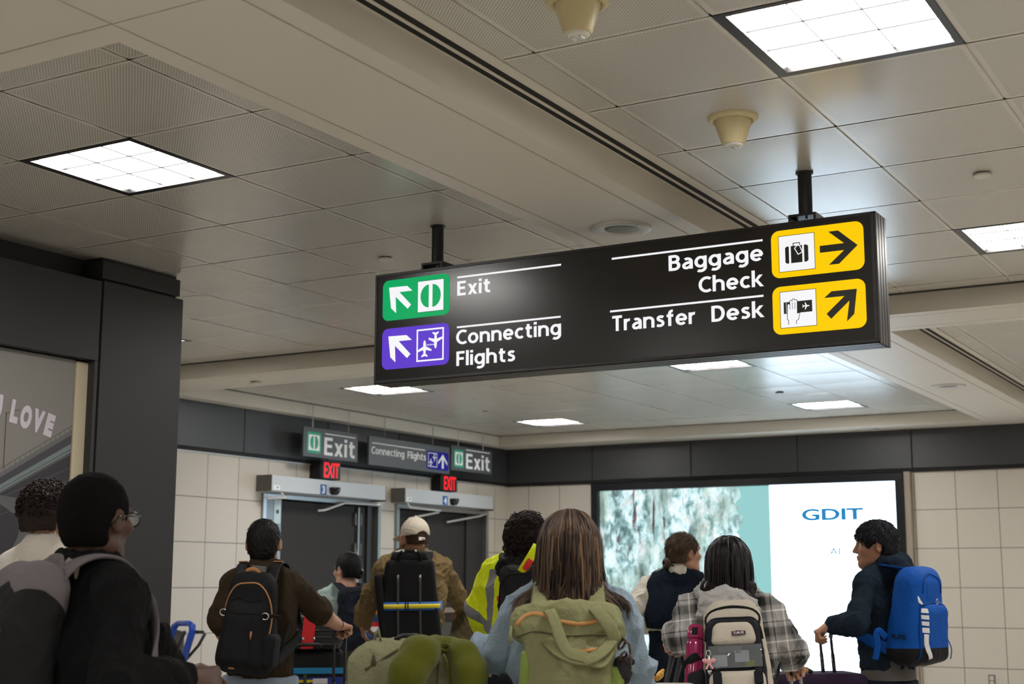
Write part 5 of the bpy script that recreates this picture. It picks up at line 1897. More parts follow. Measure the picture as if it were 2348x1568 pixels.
# ------------------------------------------------------------------ boy by the screen with the blue backpack
p = Person('dark haired boy in a navy hoodie facing the screen in profile', (-2.055, 7.355, 1.459), -45, 1.75,
           {-1: ((-2.124, 7.038, 1.198), (-2.266, 7.097, 1.193)), 1: ((-2.125, 7.666, 1.161), (-2.279, 7.635, 1.159))}, (-2.091, 7.310, 1.585), -80, hp=-2, hs=0.98, sw=0.175, build=0.98)
p.body(K_tan, hands=[dict(Wr=p.wr[-1], d=unit(heading(-85) * 0.85 - ZUP * 0.42), n=(0, 0, -1), th=heading(10), curl=(62, 72, 40), thumb=25)])
C_hood = cloth('hoodie_navy', (0.011, 0.019, 0.030))
def pr(fd):
    p.torso(fd, 0.018, loose=0.016)
    p.arm(fd, -1, off=0.014, off1=0.018, t=1.95)
    p.arm(fd, 1, off=0.014, off1=0.018, t=1.9)
    fd.cone(p.N + ZUP * 0.035 + p.f * 0.03, p.N, 0.066, 0.085, k=0.03)
    fd.ell(p.N - p.f * 0.035 + ZUP * 0.038, (0.115, 0.095, 0.055), (p.r, p.f, ZUP), k=0.02)
    fd.ell(p.N - p.f * 0.065 - ZUP * 0.01, (0.120, 0.085, 0.06), (p.r, p.f, ZUP), k=0.012)
    fd.ell(p.N + p.f * 0.02 + ZUP * 0.10, (0.062, 0.065, 0.05), (p.r, p.f, ZUP), k=0.01, op='s')
p.garment('hoodie', C_hood, pr, zlo=0.75, fold=0.012, freq=11, hem=(-2.042, 7.458, 0.970)[2])
C_tee = cloth('tee_grey', (0.11, 0.105, 0.10))
p.garment('tee_shirt', C_tee, lambda fd: p.torso(fd, 0.012, loose=0.018), zlo=0.75, zhi=1.1, fold=0.002, hem=(-2.047, 7.467, 0.913)[2], cuts=[((0, 0, 1.02), (0, 0, 1))])
p.trousers(cloth('jeans_dark', (0.015, 0.02, 0.035)), (-2.047, 7.467, 0.913)[2])
p.shoes(C_shoew)
ho, v, F = scalp(p, M_hairblue, grow=0.020, nape=-0.058, rough=0.007, freq=45, fringe=0.046, face=0.040, drop=0.0)
bm = bm_new()
crown = p.H + p.A[2] * 0.12 - p.A[1] * 0.04
tufts(bm, v, F, 1500, 0.034, lambda q: unit((q - crown) * (1, 1, 0)) - ZUP * 0.4, lift=0.16, spread=0.3, r0=0.0026, seed=5, keep=lambda q: q[2] > p.H[2] + 0.02)
tufts(bm, v, F, 900, 0.014, -ZUP, lift=0.06, r0=0.0015, seed=6, keep=lambda q: q[2] <= p.H[2] + 0.02)
tufts(bm, v, F, 420, 0.045, 0.7 * p.A[1] - 0.5 * ZUP, lift=0.10, spread=0.3, r0=0.003, seed=8, keep=lambda q: (q - p.H) @ p.A[1] > 0.055 and q[2] > p.H[2] + 0.045)
obj('hair_tufts', bm, M_hairblue, p.o)
P9 = p

C_blue = cloth('pack_blue', (0.004, 0.075, 0.36), 0.6, sc=260, wr=0.10)
C_blued = cloth('pack_blue_dark', (0.003, 0.045, 0.22), 0.6, sc=260, wr=0.10)
M_w = mat('print_white', (0.7, 0.7, 0.7), 0.5)
b = Pack('bright blue backpack with a black base and a dashed white stripe', (-1.881, 7.242, 1.236), p.r, p.f, unit(ZUP - p.f * 0.10 + p.r * 0.0))
ax = (b.R, b.F, b.U)
def prb(fd):
    fd.rbox(b.P(0, 0, 0), (0.168, 0.110, 0.24), ax, 0.085, taper=(0.86, 0.62))
    fd.rbox(b.P(0.01, -0.075, -0.075), (0.125, 0.055, 0.145), ax, 0.05, k=0.015, taper=(0.88, 0.75))
o_ = b.main('bag', C_blue, prb, fold=0.004)
v, F = b.last
zone(o_, v, F, lambda c: -0.155 - 0.12 * ((c - b.C) @ b.F) - ((c - b.C) @ b.U), (0.012, 0.012, 0.013))
b.main('top_pocket', C_blue, lambda fd: fd.rbox(b.P(0.0, -0.04, 0.12), (0.085, 0.05, 0.085), ax, 0.045, taper=(0.9, 0.7)), surf=False, fold=0.003)
bv = b.bvh
for nm, z0, z1 in (('stripe_dash', -0.008, 0.016), ('stripe_dash', 0.026, 0.046), ('stripe_dash', 0.056, 0.076), ('stripe_dash', 0.086, 0.106)):
    b.patch(nm, M_w, -0.108, -0.082, z0 - 0.06, z1 - 0.06, out=0.004, n=4)
b.piping('white_stripe', M_w, [(-0.095, -0.075), (-0.097, -0.12), (-0.09, -0.15), (-0.072, -0.19)], 0.013, flat=0.12, out=0.003)
b.piping('curved_mark', M_w, [(-0.118, 0.105), (-0.112, 0.078), (-0.09, 0.062)], [0.002 + 0.006 * math.sin(PI * k / 24) for k in range(25)], flat=0.3, out=0.002)
for pth in ([(-0.118, -0.2), (-0.122, -0.05), (-0.11, 0.06)], [(0.125, -0.18), (0.128, -0.04), (0.10, 0.06), (0.0, 0.075), (-0.10, 0.062)], [(-0.09, 0.12), (-0.075, 0.19), (0.0, 0.215), (0.075, 0.19), (0.09, 0.12)]):
    b.piping('zip', C_blued, pth, 0.0045)
# word on the side of the bag
class Side:
    def __call__(s_, u, v, n=0.0):
        return Vector((b.P(-0.166 - n * 1.0, 0.0, 0.0) + b.F * -u + b.U * v).tolist())
lettering('lettering', 'ELITE', Side(), -0.035, -0.108, 0.020, 0.075, 0.001, C_web, b.o, bold=0.02)
b.tape('zip_pull', C_blued, [b.P(0.13, -0.10, -0.10), b.P(0.14, -0.12, -0.15), b.P(0.135, -0.12, -0.20)], 0.010, 0.3, -b.F)
for s_ in (-1, 1):
    shoulder_strap(b, p, s_, C_blue, x=0.08, ztop=0.22, zlow=-0.17, w_=0.06)
b.tape('loose_strap', C_blue, [(-1.992, 7.080, 1.132), (-2.010, 7.028, 1.167), (-2.023, 7.024, 1.148), (-2.026, 7.044, 1.095), (-2.044, 7.059, 1.028)], 0.032, 0.12, heading(180))
q, n_ = b.on(0.02, 0.075, 0.01)
bm = bm_new(); loop(bm, q, b.R, b.U, 0.010, 0.013, 0.002); obj('key_ring', bm, M_buckle, b.o, smooth=True)

# ------------------------------------------------------------------ woman in the plaid shirt
def plaid_mat():
    m = bpy.data.materials.new('plaid')
    m.use_nodes = True
    nt = m.node_tree
    bs = nt.nodes['Principled BSDF']
    tc = nt.nodes.new('ShaderNodeTexCoord')
    mp = nt.nodes.new('ShaderNodeMapping')
    mp.inputs['Rotation'].default_value = (0.0, 0.12, math.radians(-18))
    nt.links.new(tc.outputs['Object'], mp.inputs[0])
    sp = nt.nodes.new('ShaderNodeSeparateXYZ')
    nt.links.new(mp.outputs[0], sp.inputs[0])
    def bandf(c, per, off):
        f = math_node(nt, 'FRACT', math_node(nt, 'ADD', math_node(nt, 'MULTIPLY', c, 1 / per), off))
        r = nt.nodes.new('ShaderNodeValToRGB')
        e = r.color_ramp.elements
        st = [(0.0, 0.42), (0.10, 0.42), (0.12, 0.9), (0.15, 0.9), (0.17, 0.42), (0.28, 0.30), (0.36, 0.0), (0.58, 0.0), (0.64, 0.42), (0.74, 0.55), (0.76, 0.12), (0.79, 0.12), (0.81, 0.55), (0.97, 0.42)]
        while len(e) < len(st):
            e.new(0.5)
        for q, (p_, g) in zip(e, st):
            q.position = p_
            q.color = (g, g, g, 1)
        nt.links.new(f, r.inputs[0])
        return r.outputs[0]
    mx = nt.nodes.new('ShaderNodeMix')
    mx.data_type = 'RGBA'
    mx.inputs['Factor'].default_value = 0.5
    nt.links.new(bandf(sp.outputs[0], 0.125, 0.2), mx.inputs['A'])
    nt.links.new(bandf(sp.outputs[2], 0.125, 0.1), mx.inputs['B'])
    hs = nt.nodes.new('ShaderNodeMix')
    hs.data_type = 'RGBA'
    hs.blend_type = 'MULTIPLY'
    hs.inputs['Factor'].default_value = 1.0
    gm = nt.nodes.new('ShaderNodeGamma')
    gm.inputs[1].default_value = 1.35
    nt.links.new(mx.outputs['Result'], gm.inputs[0])
    nt.links.new(gm.outputs[0], hs.inputs['A'])
    hs.inputs['B'].default_value = (1.0, 0.97, 0.95, 1)
    nt.links.new(hs.outputs['Result'], bs.inputs['Base Color'])
    bs.inputs['Roughness'].default_value = 0.9
    bs.inputs['Sheen Weight'].default_value = 0.3
    return m
C_plaid = plaid_mat()
C_hoodg = cloth('hood_grey', (0.43, 0.42, 0.41), mottle=0.18, sc=180)
p = Person('woman with long straight black hair in a grey plaid shirt', (-2.235, 5.632, 1.344), 10, 1.62,
           {-1: ((-2.389, 5.512, 1.199), (-2.487, 5.692, 1.185)), 1: ((-2.061, 5.742, 1.174), (-2.073, 5.963, 1.087))}, (-2.232, 5.633, 1.465), 10, hs=0.95, sw=0.17, build=1.0)
p.el[-1] = np.array((-2.389, 5.528, 1.174))
p.body(K_pale, hands=[dict(Wr=p.wr[1], d=unit(heading(15) * 0.55 - ZUP * 0.5 + p.r * 0.05), n=(0, 0, -1), th=-p.r, curl=(60, 70, 40), thumb=20, s=0.92),
                      dict(Wr=p.wr[-1], d=unit(heading(-30) * 0.6 - ZUP * 0.45), n=(0, 0, -1), th=p.r, curl=(60, 70, 40), thumb=20, s=0.92)])
def pr(fd):
    p.torso(fd, 0.020, loose=0.026)
    for q in (-1, 1):
        p.arm(fd, q, off=0.022, off1=0.036, t=1.9)
    fd.cone(p.N + ZUP * 0.025, p.N, 0.07, 0.085, k=0.02)
p.garment('plaid_shirt', C_plaid, pr, zlo=0.6, fold=0.020, freq=11, hem=0.78)
def pr(fd):
    fd.ell(p.N - p.f * 0.035 + ZUP * 0.035, (0.112, 0.085, 0.050), (p.r, p.f, ZUP), k=0.01)
    fd.ell(p.N - p.f * 0.155 - ZUP * 0.050, (0.122, 0.055, 0.085), (p.r, unit(p.f + ZUP * 0.25), ZUP), k=0.02)
    fd.ell(p.N - p.f * 0.205 - ZUP * 0.095 - p.r * 0.01, (0.078, 0.045, 0.070), (p.r, p.f, ZUP), k=0.03)
    for q in (-1, 1):
        fd.cone(p.N + p.r * q * 0.11 + ZUP * 0.02 - p.f * 0.03, p.N - p.f * 0.235 - ZUP * 0.11 - p.r * 0.01, 0.022, 0.018, k=0.012)
    fd.ell(p.N + p.f * 0.03 + ZUP * 0.09, (0.062, 0.07, 0.055), (p.r, p.f, ZUP), k=0.01, op='s')
p.garment('hood', C_hoodg, pr, h=0.005, zlo=1.0, fold=0.014, freq=17, stretch=(1, 1, 1.3))
p.trousers(C_dark, 0.95)
p.shoes(C_shoew)
scalp(p, M_hairplum, grow=0.012, nape=-0.10, drop=0.02, rough=0.003)
obs = [(p.N - p.f * 0.035 + ZUP * 0.035, (p.r, p.f, ZUP), (0.112, 0.090, 0.053)), (p.N - p.f * 0.125 - ZUP * 0.055, (p.r, p.f, ZUP), (0.12, 0.05, 0.088))]
long_hair(p, [M_hairplum, M_hairblack], 1100, 0.295, part=0.01, seed=6, obstacles=obs, width=0.0042, wave=0.0015, tipspread=0.05, grow=0.012)
long_hair(p, [M_hairplum], 70, 0.34, part=-0.2, seed=16, obstacles=obs, width=0.005, wave=0.004, tipspread=0.3, grow=0.014, lateral=0.8)
bm = bm_new()
for k in range(5):
    q = p.H + p.r * (0.08 + 0.01 * k) - p.f * 0.05 - ZUP * 0.14
    tube(bm, [q + ZUP * 0.1 - p.r * 0.01, q, q - ZUP * 0.07 + p.r * 0.03, q - ZUP * 0.10 + p.r * (0.07 + 0.02 * k)], [0.0005, 0.0006, 0.0006, 0.0003], 4)
obj('stray_hair', bm, M_hairplum, p.o)
P8 = p

C_creamb = cloth('pack_cream', (0.52, 0.47, 0.39), 0.75, sc=240, wr=0.10)
C_pkk = cloth('pack_charcoal', (0.013, 0.013, 0.017), 0.6, sc=300, wr=0.10)
b = Pack('cream and black backpack with a clear pocket on the woman in plaid', (-2.116, 5.396, 1.100), p.r, p.f, unit(ZUP + p.f * 0.26 + p.r * -0.06))
ax = (b.R, b.F, b.U)
b.main('bag', C_creamb, lambda fd: (fd.rbox(b.P(0, 0, 0.0), (0.150, 0.085, 0.235), ax, 0.08, taper=(0.72, 0.66))), fold=0.004)
b.piping('zip', C_web, [(-0.13, 0.06), (-0.122, 0.14), (-0.085, 0.185), (0.0, 0.20), (0.085, 0.185), (0.122, 0.14), (0.13, 0.06)], 0.006)
b.main('front_panel', C_pkk, lambda fd: fd.rbox(b.P(0.0, -0.07, -0.01), (0.124, 0.045, 0.155), ax, 0.042, taper=(0.82, 0.75)), surf=True, fold=0.003)
b.main('upper_pocket', C_creamb, lambda fd: fd.rbox(b.P(0.0, -0.10, 0.078), (0.092, 0.032, 0.046), ax, 0.03, taper=(0.8, 0.8)), surf=False, fold=0.003)
b.main('lower_pocket', C_creamb, lambda fd: fd.rbox(b.P(0.005, -0.10, -0.14), (0.112, 0.05, 0.075), ax, 0.035, taper=(0.95, 0.8)), surf=False, fold=0.003)
M_clear = mat('clear_film', (0.10, 0.11, 0.12), 0.06, spec=0.8)
M_paper = mat('paper_grey', (0.20, 0.22, 0.24), 0.4)
cp = b.patch('clear_pocket', M_clear, -0.095, 0.098, -0.055, 0.032, out=0.010, n=14, th=0.004)
for x0, x1, z0, z1, c in ((-0.085, -0.03, -0.05, -0.005, M_paper), (0.0, 0.055, -0.035, 0.01, M_paper), (-0.06, 0.03, 0.0, 0.025, mat('paper_slate', (0.08, 0.09, 0.10), 0.4)), (0.04, 0.075, -0.052, -0.03, mat('leaf_green', (0.10, 0.12, 0.04), 0.5))):
    b.patch('slip', c, x0, x1, z0, z1, out=0.0115, n=4, parent=cp)
lb = b.patch('label', mat('label_maroon', (0.05, 0.012, 0.02), 0.5), -0.005, 0.05, 0.064, 0.081, out=0.032, n=6, th=0.004)
class OnPack:
    def __call__(s_, u, v, n=0.0):
        q, nn = b.on(u, v, 0.0335 + n)
        return Vector(q.tolist())
lettering('lettering', 'CALIE', OnPack(), 0.004, 0.068, 0.009, 0.038, 0, M_w, lb, bold=0.02)
b.piping('zip', C_web, [(-0.115, 0.06), (-0.10, 0.145), (-0.05, 0.178), (0.05, 0.178), (0.10, 0.145), (0.12, 0.06)], 0.006)
b.piping('zip', C_web, [(-0.07, 0.19), (-0.03, 0.165), (0.02, 0.165), (0.06, 0.18)], 0.005)
for x in (-0.07, 0.085):
    q1, _ = b.on(x, -0.085, 0.03)
    b.tape('buckle_strap', C_web, [b.P(x, -0.125, -0.06), b.P(x, -0.16, -0.10), b.P(x, -0.165, -0.16), b.P(x, -0.145, -0.215)], 0.024, 0.18, -b.F)
    bm = bm_new(); obox(bm, b.P(x, -0.166, -0.105), b.R * 0.017, b.F * 0.006, b.U * 0.024); obj('buckle', bm, C_pkk, b.o, bevel=0.003)
for s_ in (-1, 1):
    shoulder_strap(b, p, s_, C_web, x=0.085, ztop=0.20, zlow=-0.18, off=0.04, w_=0.035, th=0.3)
b.main('side_pocket', C_pkk, lambda fd: fd.rbox(b.P(-0.155, 0.0, -0.13), (0.045, 0.06, 0.10), ax, 0.04), surf=False, fold=0.003)
# pink bow charm
ch = thing('bow_charm', 'pink bow charm with a silver heart on the cream backpack', 'charm', [round(float(x), 3) for x in b.P(-0.098, -0.135, -0.02)])
c0 = b.P(-0.098, -0.150, -0.035)
M_pink = mat('bow_pink', (0.62, 0.30, 0.30), 0.3)
fd = Field(c0 - 0.05, c0 + 0.05, 0.002)
for s_ in (-1, 1):
    fd.ell(c0 + b.R * s_ * 0.014 + b.U * 0.005, (0.013, 0.006, 0.010), (unit(b.R + b.U * 0.35 * s_), b.F, unit(b.U - b.R * 0.35 * s_)), k=0.004)
    fd.cone(c0, c0 - b.U * 0.024 + b.R * s_ * 0.011, 0.003, 0.0055, k=0.004, flat=(b.F, 0.5))
fd.ell(c0, (0.0055, 0.006, 0.0055), ax, k=0.002)
v, F = fd.mesh(1)
raw('bow', v, F, M_pink, ch)
bm = bm_new(); loop(bm, c0 + b.U * 0.034, b.R, b.U, 0.008, 0.011, 0.0014); loop(bm, c0 + b.U * 0.016, b.R, b.U, 0.004, 0.008, 0.0011); obj('ring', bm, M_buckle, ch, smooth=True)
fd = Field(c0 - b.U * 0.042 - 0.02, c0 - b.U * 0.042 + 0.02, 0.0015)
for s_ in (-1, 1):
    fd.cone(c0 - b.U * 0.036 + b.R * s_ * 0.004, c0 - b.U * 0.048, 0.0052, 0.002, k=0.002)
v, F = fd.mesh(1)
raw('heart', v, F, M_buckle, ch)
# water bottle in the side pocket
wb = thing('water_bottle', 'magenta water bottle in the side pocket of the cream backpack', 'bottle', [round(float(x), 3) for x in b.P(-0.17, -0.01, -0.16)])
M_mag = mat('bottle_magenta', (0.26, 0.012, 0.075), 0.15, spec=0.6)
M_magd = mat('bottle_cap', (0.30, 0.015, 0.075), 0.2)
def lathe_ax(prof, c, u, name, m, par, seg=28, smooth=True):
    u = Vector(unit(u))
    q = Vector((0, 0, 1)).rotation_difference(u)
    bm = bm_new()
    lathe(bm, prof, (0, 0, 0), seg)
    bmesh.ops.transform(bm, matrix=Matrix.Translation(Vector(np.array(c).tolist())) @ q.to_matrix().to_4x4(), verts=bm.verts)
    return obj(name, bm, m, par, smooth=smooth)
bu = unit(b.U + b.R * 0.10)
bc = b.P(-0.172, -0.02, -0.115)
lathe_ax([(0.001, 0), (0.034, 0.002), (0.036, 0.01), (0.036, 0.175), (0.030, 0.195), (0.026, 0.20)], bc, bu, 'bottle', M_mag, wb)
lathe_ax([(0.031, 0.20), (0.032, 0.205), (0.032, 0.228), (0.029, 0.232), (0.029, 0.252), (0.022, 0.256), (0.001, 0.256)], bc, bu, 'cap', M_magd, wb)
bm = bm_new(); obox(bm, bc + bu * 0.226 - b.F * 0.034, b.R * 0.012, b.F * 0.005, bu * 0.014); obj('latch', bm, C_pkk, wb, bevel=0.003)
b.tape('bottle_strap', C_web, [bc + bu * 0.13 + b.R * 0.04, bc + bu * 0.12 - b.F * 0.045, bc + bu * 0.09 - b.R * 0.04 - b.F * 0.01], 0.03, 0.12, -b.F)

# ------------------------------------------------------------------ near man in black with glasses
p = Person('nearest man in a black sweatshirt and glasses, walking past at the left', (-2.870, 2.714, 1.423), 46, 1.74,
           {1: ((-2.647, 2.615, 1.155), (-2.635, 2.857, 1.151)), -1: ((-2.952, 3.030, 1.244), (-2.965, 3.202, 1.103))}, (-2.850, 2.723, 1.562), 24, hs=0.99, sw=0.17, build=1.0, h=0.0055)
p.body(K_dark, hands=[dict(Wr=p.wr[1], d=unit(heading(52) * 0.9 - ZUP * 0.06), n=unit(heading(-40) - ZUP * .5), th=ZUP, curl=(45, 60, 40), thumb=30),
                      dict(Wr=p.wr[-1], d=unit(heading(60) * 0.8 - ZUP * 0.5), n=p.r, th=ZUP, curl=(40, 50, 30))])
C_sweat = cloth('sweatshirt_black', (0.006, 0.006, 0.0065), mottle=0.2)
def pr(fd):
    p.torso(fd, 0.022, loose=0.016)
    p.arm(fd, 1, off=0.022, off1=0.016, t=1.92)
    p.arm(fd, -1, off=0.022, off1=0.016, t=1.9)
    fd.cone(p.N + ZUP * 0.022, p.N - ZUP * 0.02, 0.068, 0.088, k=0.03)
    fd.cone(p.N + ZUP * 0.08, p.N + ZUP * 0.028, 0.058, 0.06, k=0.006, op='s')
p.garment('sweatshirt', C_sweat, pr, zlo=0.75, fold=0.014, freq=9, hem=0.86)
p.trousers(C_dark, 0.90)
p.shoes(C_shoe)
M_hairfuzz = mat('hair_close_black', (0.0045, 0.004, 0.004), 0.9, spec=0.08, bump=(420, 0.3, (1, 1, 1)))
ho, v, F = scalp(p, M_hairfuzz, grow=0.009, nape=-0.075, rough=0.003, freq=160, drop=0.006, fringe=0.035, h=0.004)
gl = thing('glasses', 'dark rimmed glasses on the man in black', 'glasses', [round(float(x), 3) for x in p.H])
r, f, u = p.A
Hh = lambda x, y, z: p.H + p.hs * (x * r + y * f + z * u)
M_rim = mat('rim_dark', (0.012, 0.012, 0.014), 0.25)
M_lens = mat('lens_glass', (0.75, 0.78, 0.8), 0.03, spec=0.9, trans=0.85)
for x in (-1, 1):
    bm = bm_new()
    tube(bm, [Hh(x * (0.034 + 0.027 * math.cos(q)), 0.112 - 0.006 * abs(math.cos(q)), 0.002 + 0.019 * math.sin(q)) for q in [2 * PI * k / 20 for k in range(20)]], 0.0026, 7, closed=True)
    rm = obj('rim', bm, M_rim, gl, smooth=True)
    bm = bm_new()
    c_ = bm.verts.new(Hh(x * 0.034, 0.1115, 0.002))
    rg_ = [bm.verts.new(Hh(x * (0.034 + 0.026 * math.cos(q)), 0.1105, 0.002 + 0.018 * math.sin(q))) for q in [2 * PI * k / 20 for k in range(20)]]
    for k in range(20):
        bm.faces.new((c_, rg_[k], rg_[(k + 1) % 20]))
    obj('lens', bm, M_lens, rm)
    bm = bm_new()
    tube(bm, [Hh(x * 0.062, 0.106, 0.010), Hh(x * 0.076, 0.090, 0.010), Hh(x * 0.084, 0.03, 0.008), Hh(x * 0.087, -0.012, 0.006), Hh(x * 0.085, -0.03, -0.015)], 0.0026, 6)
    obj('temple', bm, M_rim, gl, smooth=True)
bm = bm_new(); tube(bm, [Hh(-0.008, 0.112, 0.006), Hh(0, 0.116, 0.009), Hh(0.008, 0.112, 0.006)], 0.0024, 6); obj('bridge', bm, M_rim, gl, smooth=True)
P1 = p
C_pg = cloth('pack_grey', (0.135, 0.120, 0.125), 0.85, sc=200, wr=0.10)
C_pgk = cloth('pack_ink', (0.014, 0.014, 0.015), 0.75, sc=200, wr=0.10)
C_pgl = cloth('pack_beige', (0.30, 0.27, 0.22), 0.85, sc=200, wr=0.10)
b = Pack('grey topped black backpack worn by the nearest man at the left edge', (-2.924, 2.537, 1.206), p.r, p.f, unit(ZUP + p.f * 0.22))
ax = (b.R, b.F, b.U)
o_ = b.main('bag', C_pgk, lambda fd: (fd.rbox(b.P(0, 0, 0), (0.15, 0.095, 0.25), ax, 0.085, taper=(0.8, 0.7)), fd.rbox(b.P(0, -0.07, -0.06), (0.12, 0.05, 0.16), ax, 0.045, k=0.03)), fold=0.006)
v, F = b.last
zone(o_, v, F, lambda c: ((c - b.C) @ b.U) - 0.13 - 0.55 * np.abs(np.abs((c - b.C) @ b.R - 0.01) - 0.06) + 0.35 * ((c - b.C) @ b.F), (0.135, 0.120, 0.125))
b.tape('grab_handle', C_pg, [b.P(-0.05, 0.04, 0.235), b.P(-0.03, 0.045, 0.262), b.P(0.03, 0.045, 0.262), b.P(0.05, 0.04, 0.235)], 0.034, 0.25, -b.F)
bm = bm_new(); tube(bm, [b.P(0.045, 0.05, 0.235), b.P(0.055, 0.06, 0.262), b.P(0.07, 0.075, 0.255), b.P(0.075, 0.085, 0.225)], 0.013, 8, flat=(0.2, Vector((b.R).tolist()))); obj('beige_loop', bm, C_pgl, b.o, smooth=True)
bm = bm_new(); obox(bm, b.P(0.03, 0.005, 0.238), b.R * 0.011, b.F * 0.005, b.U * 0.011); obj('black_loop', bm, C_web, b.o)
for s_ in (-1, 1):
    shoulder_strap(b, p, s_, C_pg, x=0.075, ztop=0.215, zlow=-0.16, off=0.022, w_=0.085, th=0.2)
b.piping('trim_tape', C_pg, [(0.105, 0.06), (0.12, -0.06), (0.10, -0.2)], 0.012, flat=0.2)
b.piping('zip', C_pgl, [(-0.05, 0.02), (0.0, -0.02), (0.045, -0.08)], 0.004)
b.tape('dangling_tape', C_pgl, [b.P(0.13, 0.08, -0.13), b.P(0.19, 0.07, -0.16), b.P(0.16, 0.06, -0.21), b.P(0.16, 0.05, -0.27)], 0.012, 0.3, -b.F)

# ------------------------------------------------------------------ man in the white shirt behind him
p = Person('man with short curly dark hair in a white collared shirt, far left', (-4.191, 3.760, 1.507), 22, 1.77,
           {-1: ((-4.387, 3.701, 1.228), (-4.513, 3.843, 1.026)), 1: ((-4.015, 3.799, 1.232), (-4.073, 3.920, 1.037))}, (-4.190, 3.770, 1.639), 32, hs=0.99, sw=0.185)
p.body(K_tan)
C_wshirt = cloth('shirt_white', (0.60, 0.56, 0.50), bump=0.15)
def pr(fd):
    p.torso(fd, 0.016, loose=0.015)
    for q in (-1, 1):
        p.arm(fd, q, off=0.016, off1=0.018, t=1.95)
    fd.cone(p.N + ZUP * 0.045 + p.f * 0.005, p.N + ZUP * 0.0, 0.066, 0.082, k=0.01)
    fd.cone(p.N + ZUP * 0.10, p.N + ZUP * 0.045, 0.06, 0.06, k=0.003, op='s')
p.garment('shirt', C_wshirt, pr, zlo=0.75, fold=0.012, freq=9, hem=0.86)
def pr(fd):
    fd.cone(p.N + ZUP * 0.055 + p.f * 0.005, p.N + ZUP * 0.004 - p.f * 0.012, 0.068, 0.088, k=0.003)
    fd.cone(p.N + ZUP * 0.12, p.N + ZUP * 0.05, 0.061, 0.061, k=0.003, op='s')
p.garment('collar', C_wshirt, pr, h=0.0045, zlo=1.3, fold=0.003, freq=14)
p.trousers(C_dark, 0.92)
p.shoes(C_shoe)
ho, v, F = scalp(p, M_hair2, grow=0.018, nape=-0.055, rough=0.008, freq=55, drop=0.004)
bm = bm_new()
curls(bm, v, F, 900, 0.011, seed=11, r0=0.0026, keep=lambda q: q[2] > p.H[2] + 0.01)
tufts(bm, v, F, 700, 0.014, -ZUP, lift=0.08, r0=0.0016, seed=12, keep=lambda q: q[2] <= p.H[2] + 0.02)
obj('hair_curls', bm, M_hair2, p.o, smooth=True)
P0 = p

# ------------------------------------------------------------------ short woman in teal by the doors
p = Person('short woman in a pale teal top with her black hair in a low bun', (-5.785, 7.788, 1.361), -18, 1.60,
           {-1: ((-5.923, 7.736, 1.215), (-6.043, 7.985, 1.087)), 1: ((-5.632, 7.847, 1.216), (-5.778, 8.024, 1.076))}, (-5.808, 7.811, 1.476), -48, hs=0.97, sw=0.165)
p.body(K_pale, hands=[dict(Wr=p.wr[-1], d=unit(p.f * 0.7 - ZUP * 0.4), n=p.r, th=ZUP, s=0.9)])
C_teal = cloth('top_teal', (0.38, 0.50, 0.46), bump=0.15)
def pr(fd):
    p.torso(fd, 0.012, loose=0.016)
    for q in (-1, 1):
        p.arm(fd, q, off=0.012, off1=0.016, t=1.9)
    fd.ell(p.N + ZUP * 0.04, (0.085, 0.085, 0.055), (p.r, p.f, ZUP), k=0.008, op='s')
p.garment('top', C_teal, pr, zlo=0.7, fold=0.012, freq=11, hem=(-5.787, 7.861, 0.980)[2])
p.trousers(C_olive, (-5.788, 7.863, 0.969)[2])
p.shoes(C_shoew)
ho, v, F = scalp(p, M_hairblack, grow=0.012, nape=-0.05, rough=0.002, drop=0.0, h=0.0055)
bm = bm_new()
bc_ = p.H - p.A[1] * 0.098 - p.A[2] * 0.022
for k in range(26):
    a0 = k * 2.4
    tube(bm, [bc_ + (p.A[0] * math.cos(a0 + t * 3) + p.A[2] * math.sin(a0 + t * 3)) * (0.030 * math.sin(PI * (0.15 + 0.7 * t))) - p.A[1] * (0.035 * t - 0.005) for t in [j / 7 for j in range(8)]], 0.0085, 6)
obj('bun', bm, M_hairblack, p.o, smooth=True)
bm = bm_new()
bmesh.ops.create_uvsphere(bm, u_segments=12, v_segments=8, radius=0.008, matrix=Matrix.Translation(Vector((bc_ - p.A[1] * 0.03 + p.A[2] * 0.022 + p.A[0] * 0.015).tolist())))
obj('hair_pin', bm, M_buckle, p.o, smooth=True)
P3 = p
C_pn = cloth('pack_navy', (0.016, 0.019, 0.030), 0.75, wr=0.10)
b = Pack('plain dark navy backpack on the woman in teal', (-5.631, 7.682, 1.163), p.r, p.f, unit(ZUP - p.f * 0.04))
ax = (b.R, b.F, b.U)
b.main('bag', C_pn, lambda fd: fd.rbox(b.P(0, 0, 0), (0.135, 0.07, 0.205), ax, 0.055, taper=(0.9, 0.75)), fold=0.010, freq=9)
b.piping('zip', C_web, [(-0.105, 0.10), (-0.085, 0.165), (0.0, 0.178), (0.085, 0.165), (0.105, 0.10)], 0.004)
b.piping('seam', C_web, [(-0.11, -0.06), (0.0, -0.03), (0.11, 0.0)], 0.003)
for s_ in (-1, 1):
    shoulder_strap(b, p, s_, C_pn, x=0.08, ztop=0.18, zlow=-0.15, w_=0.06)

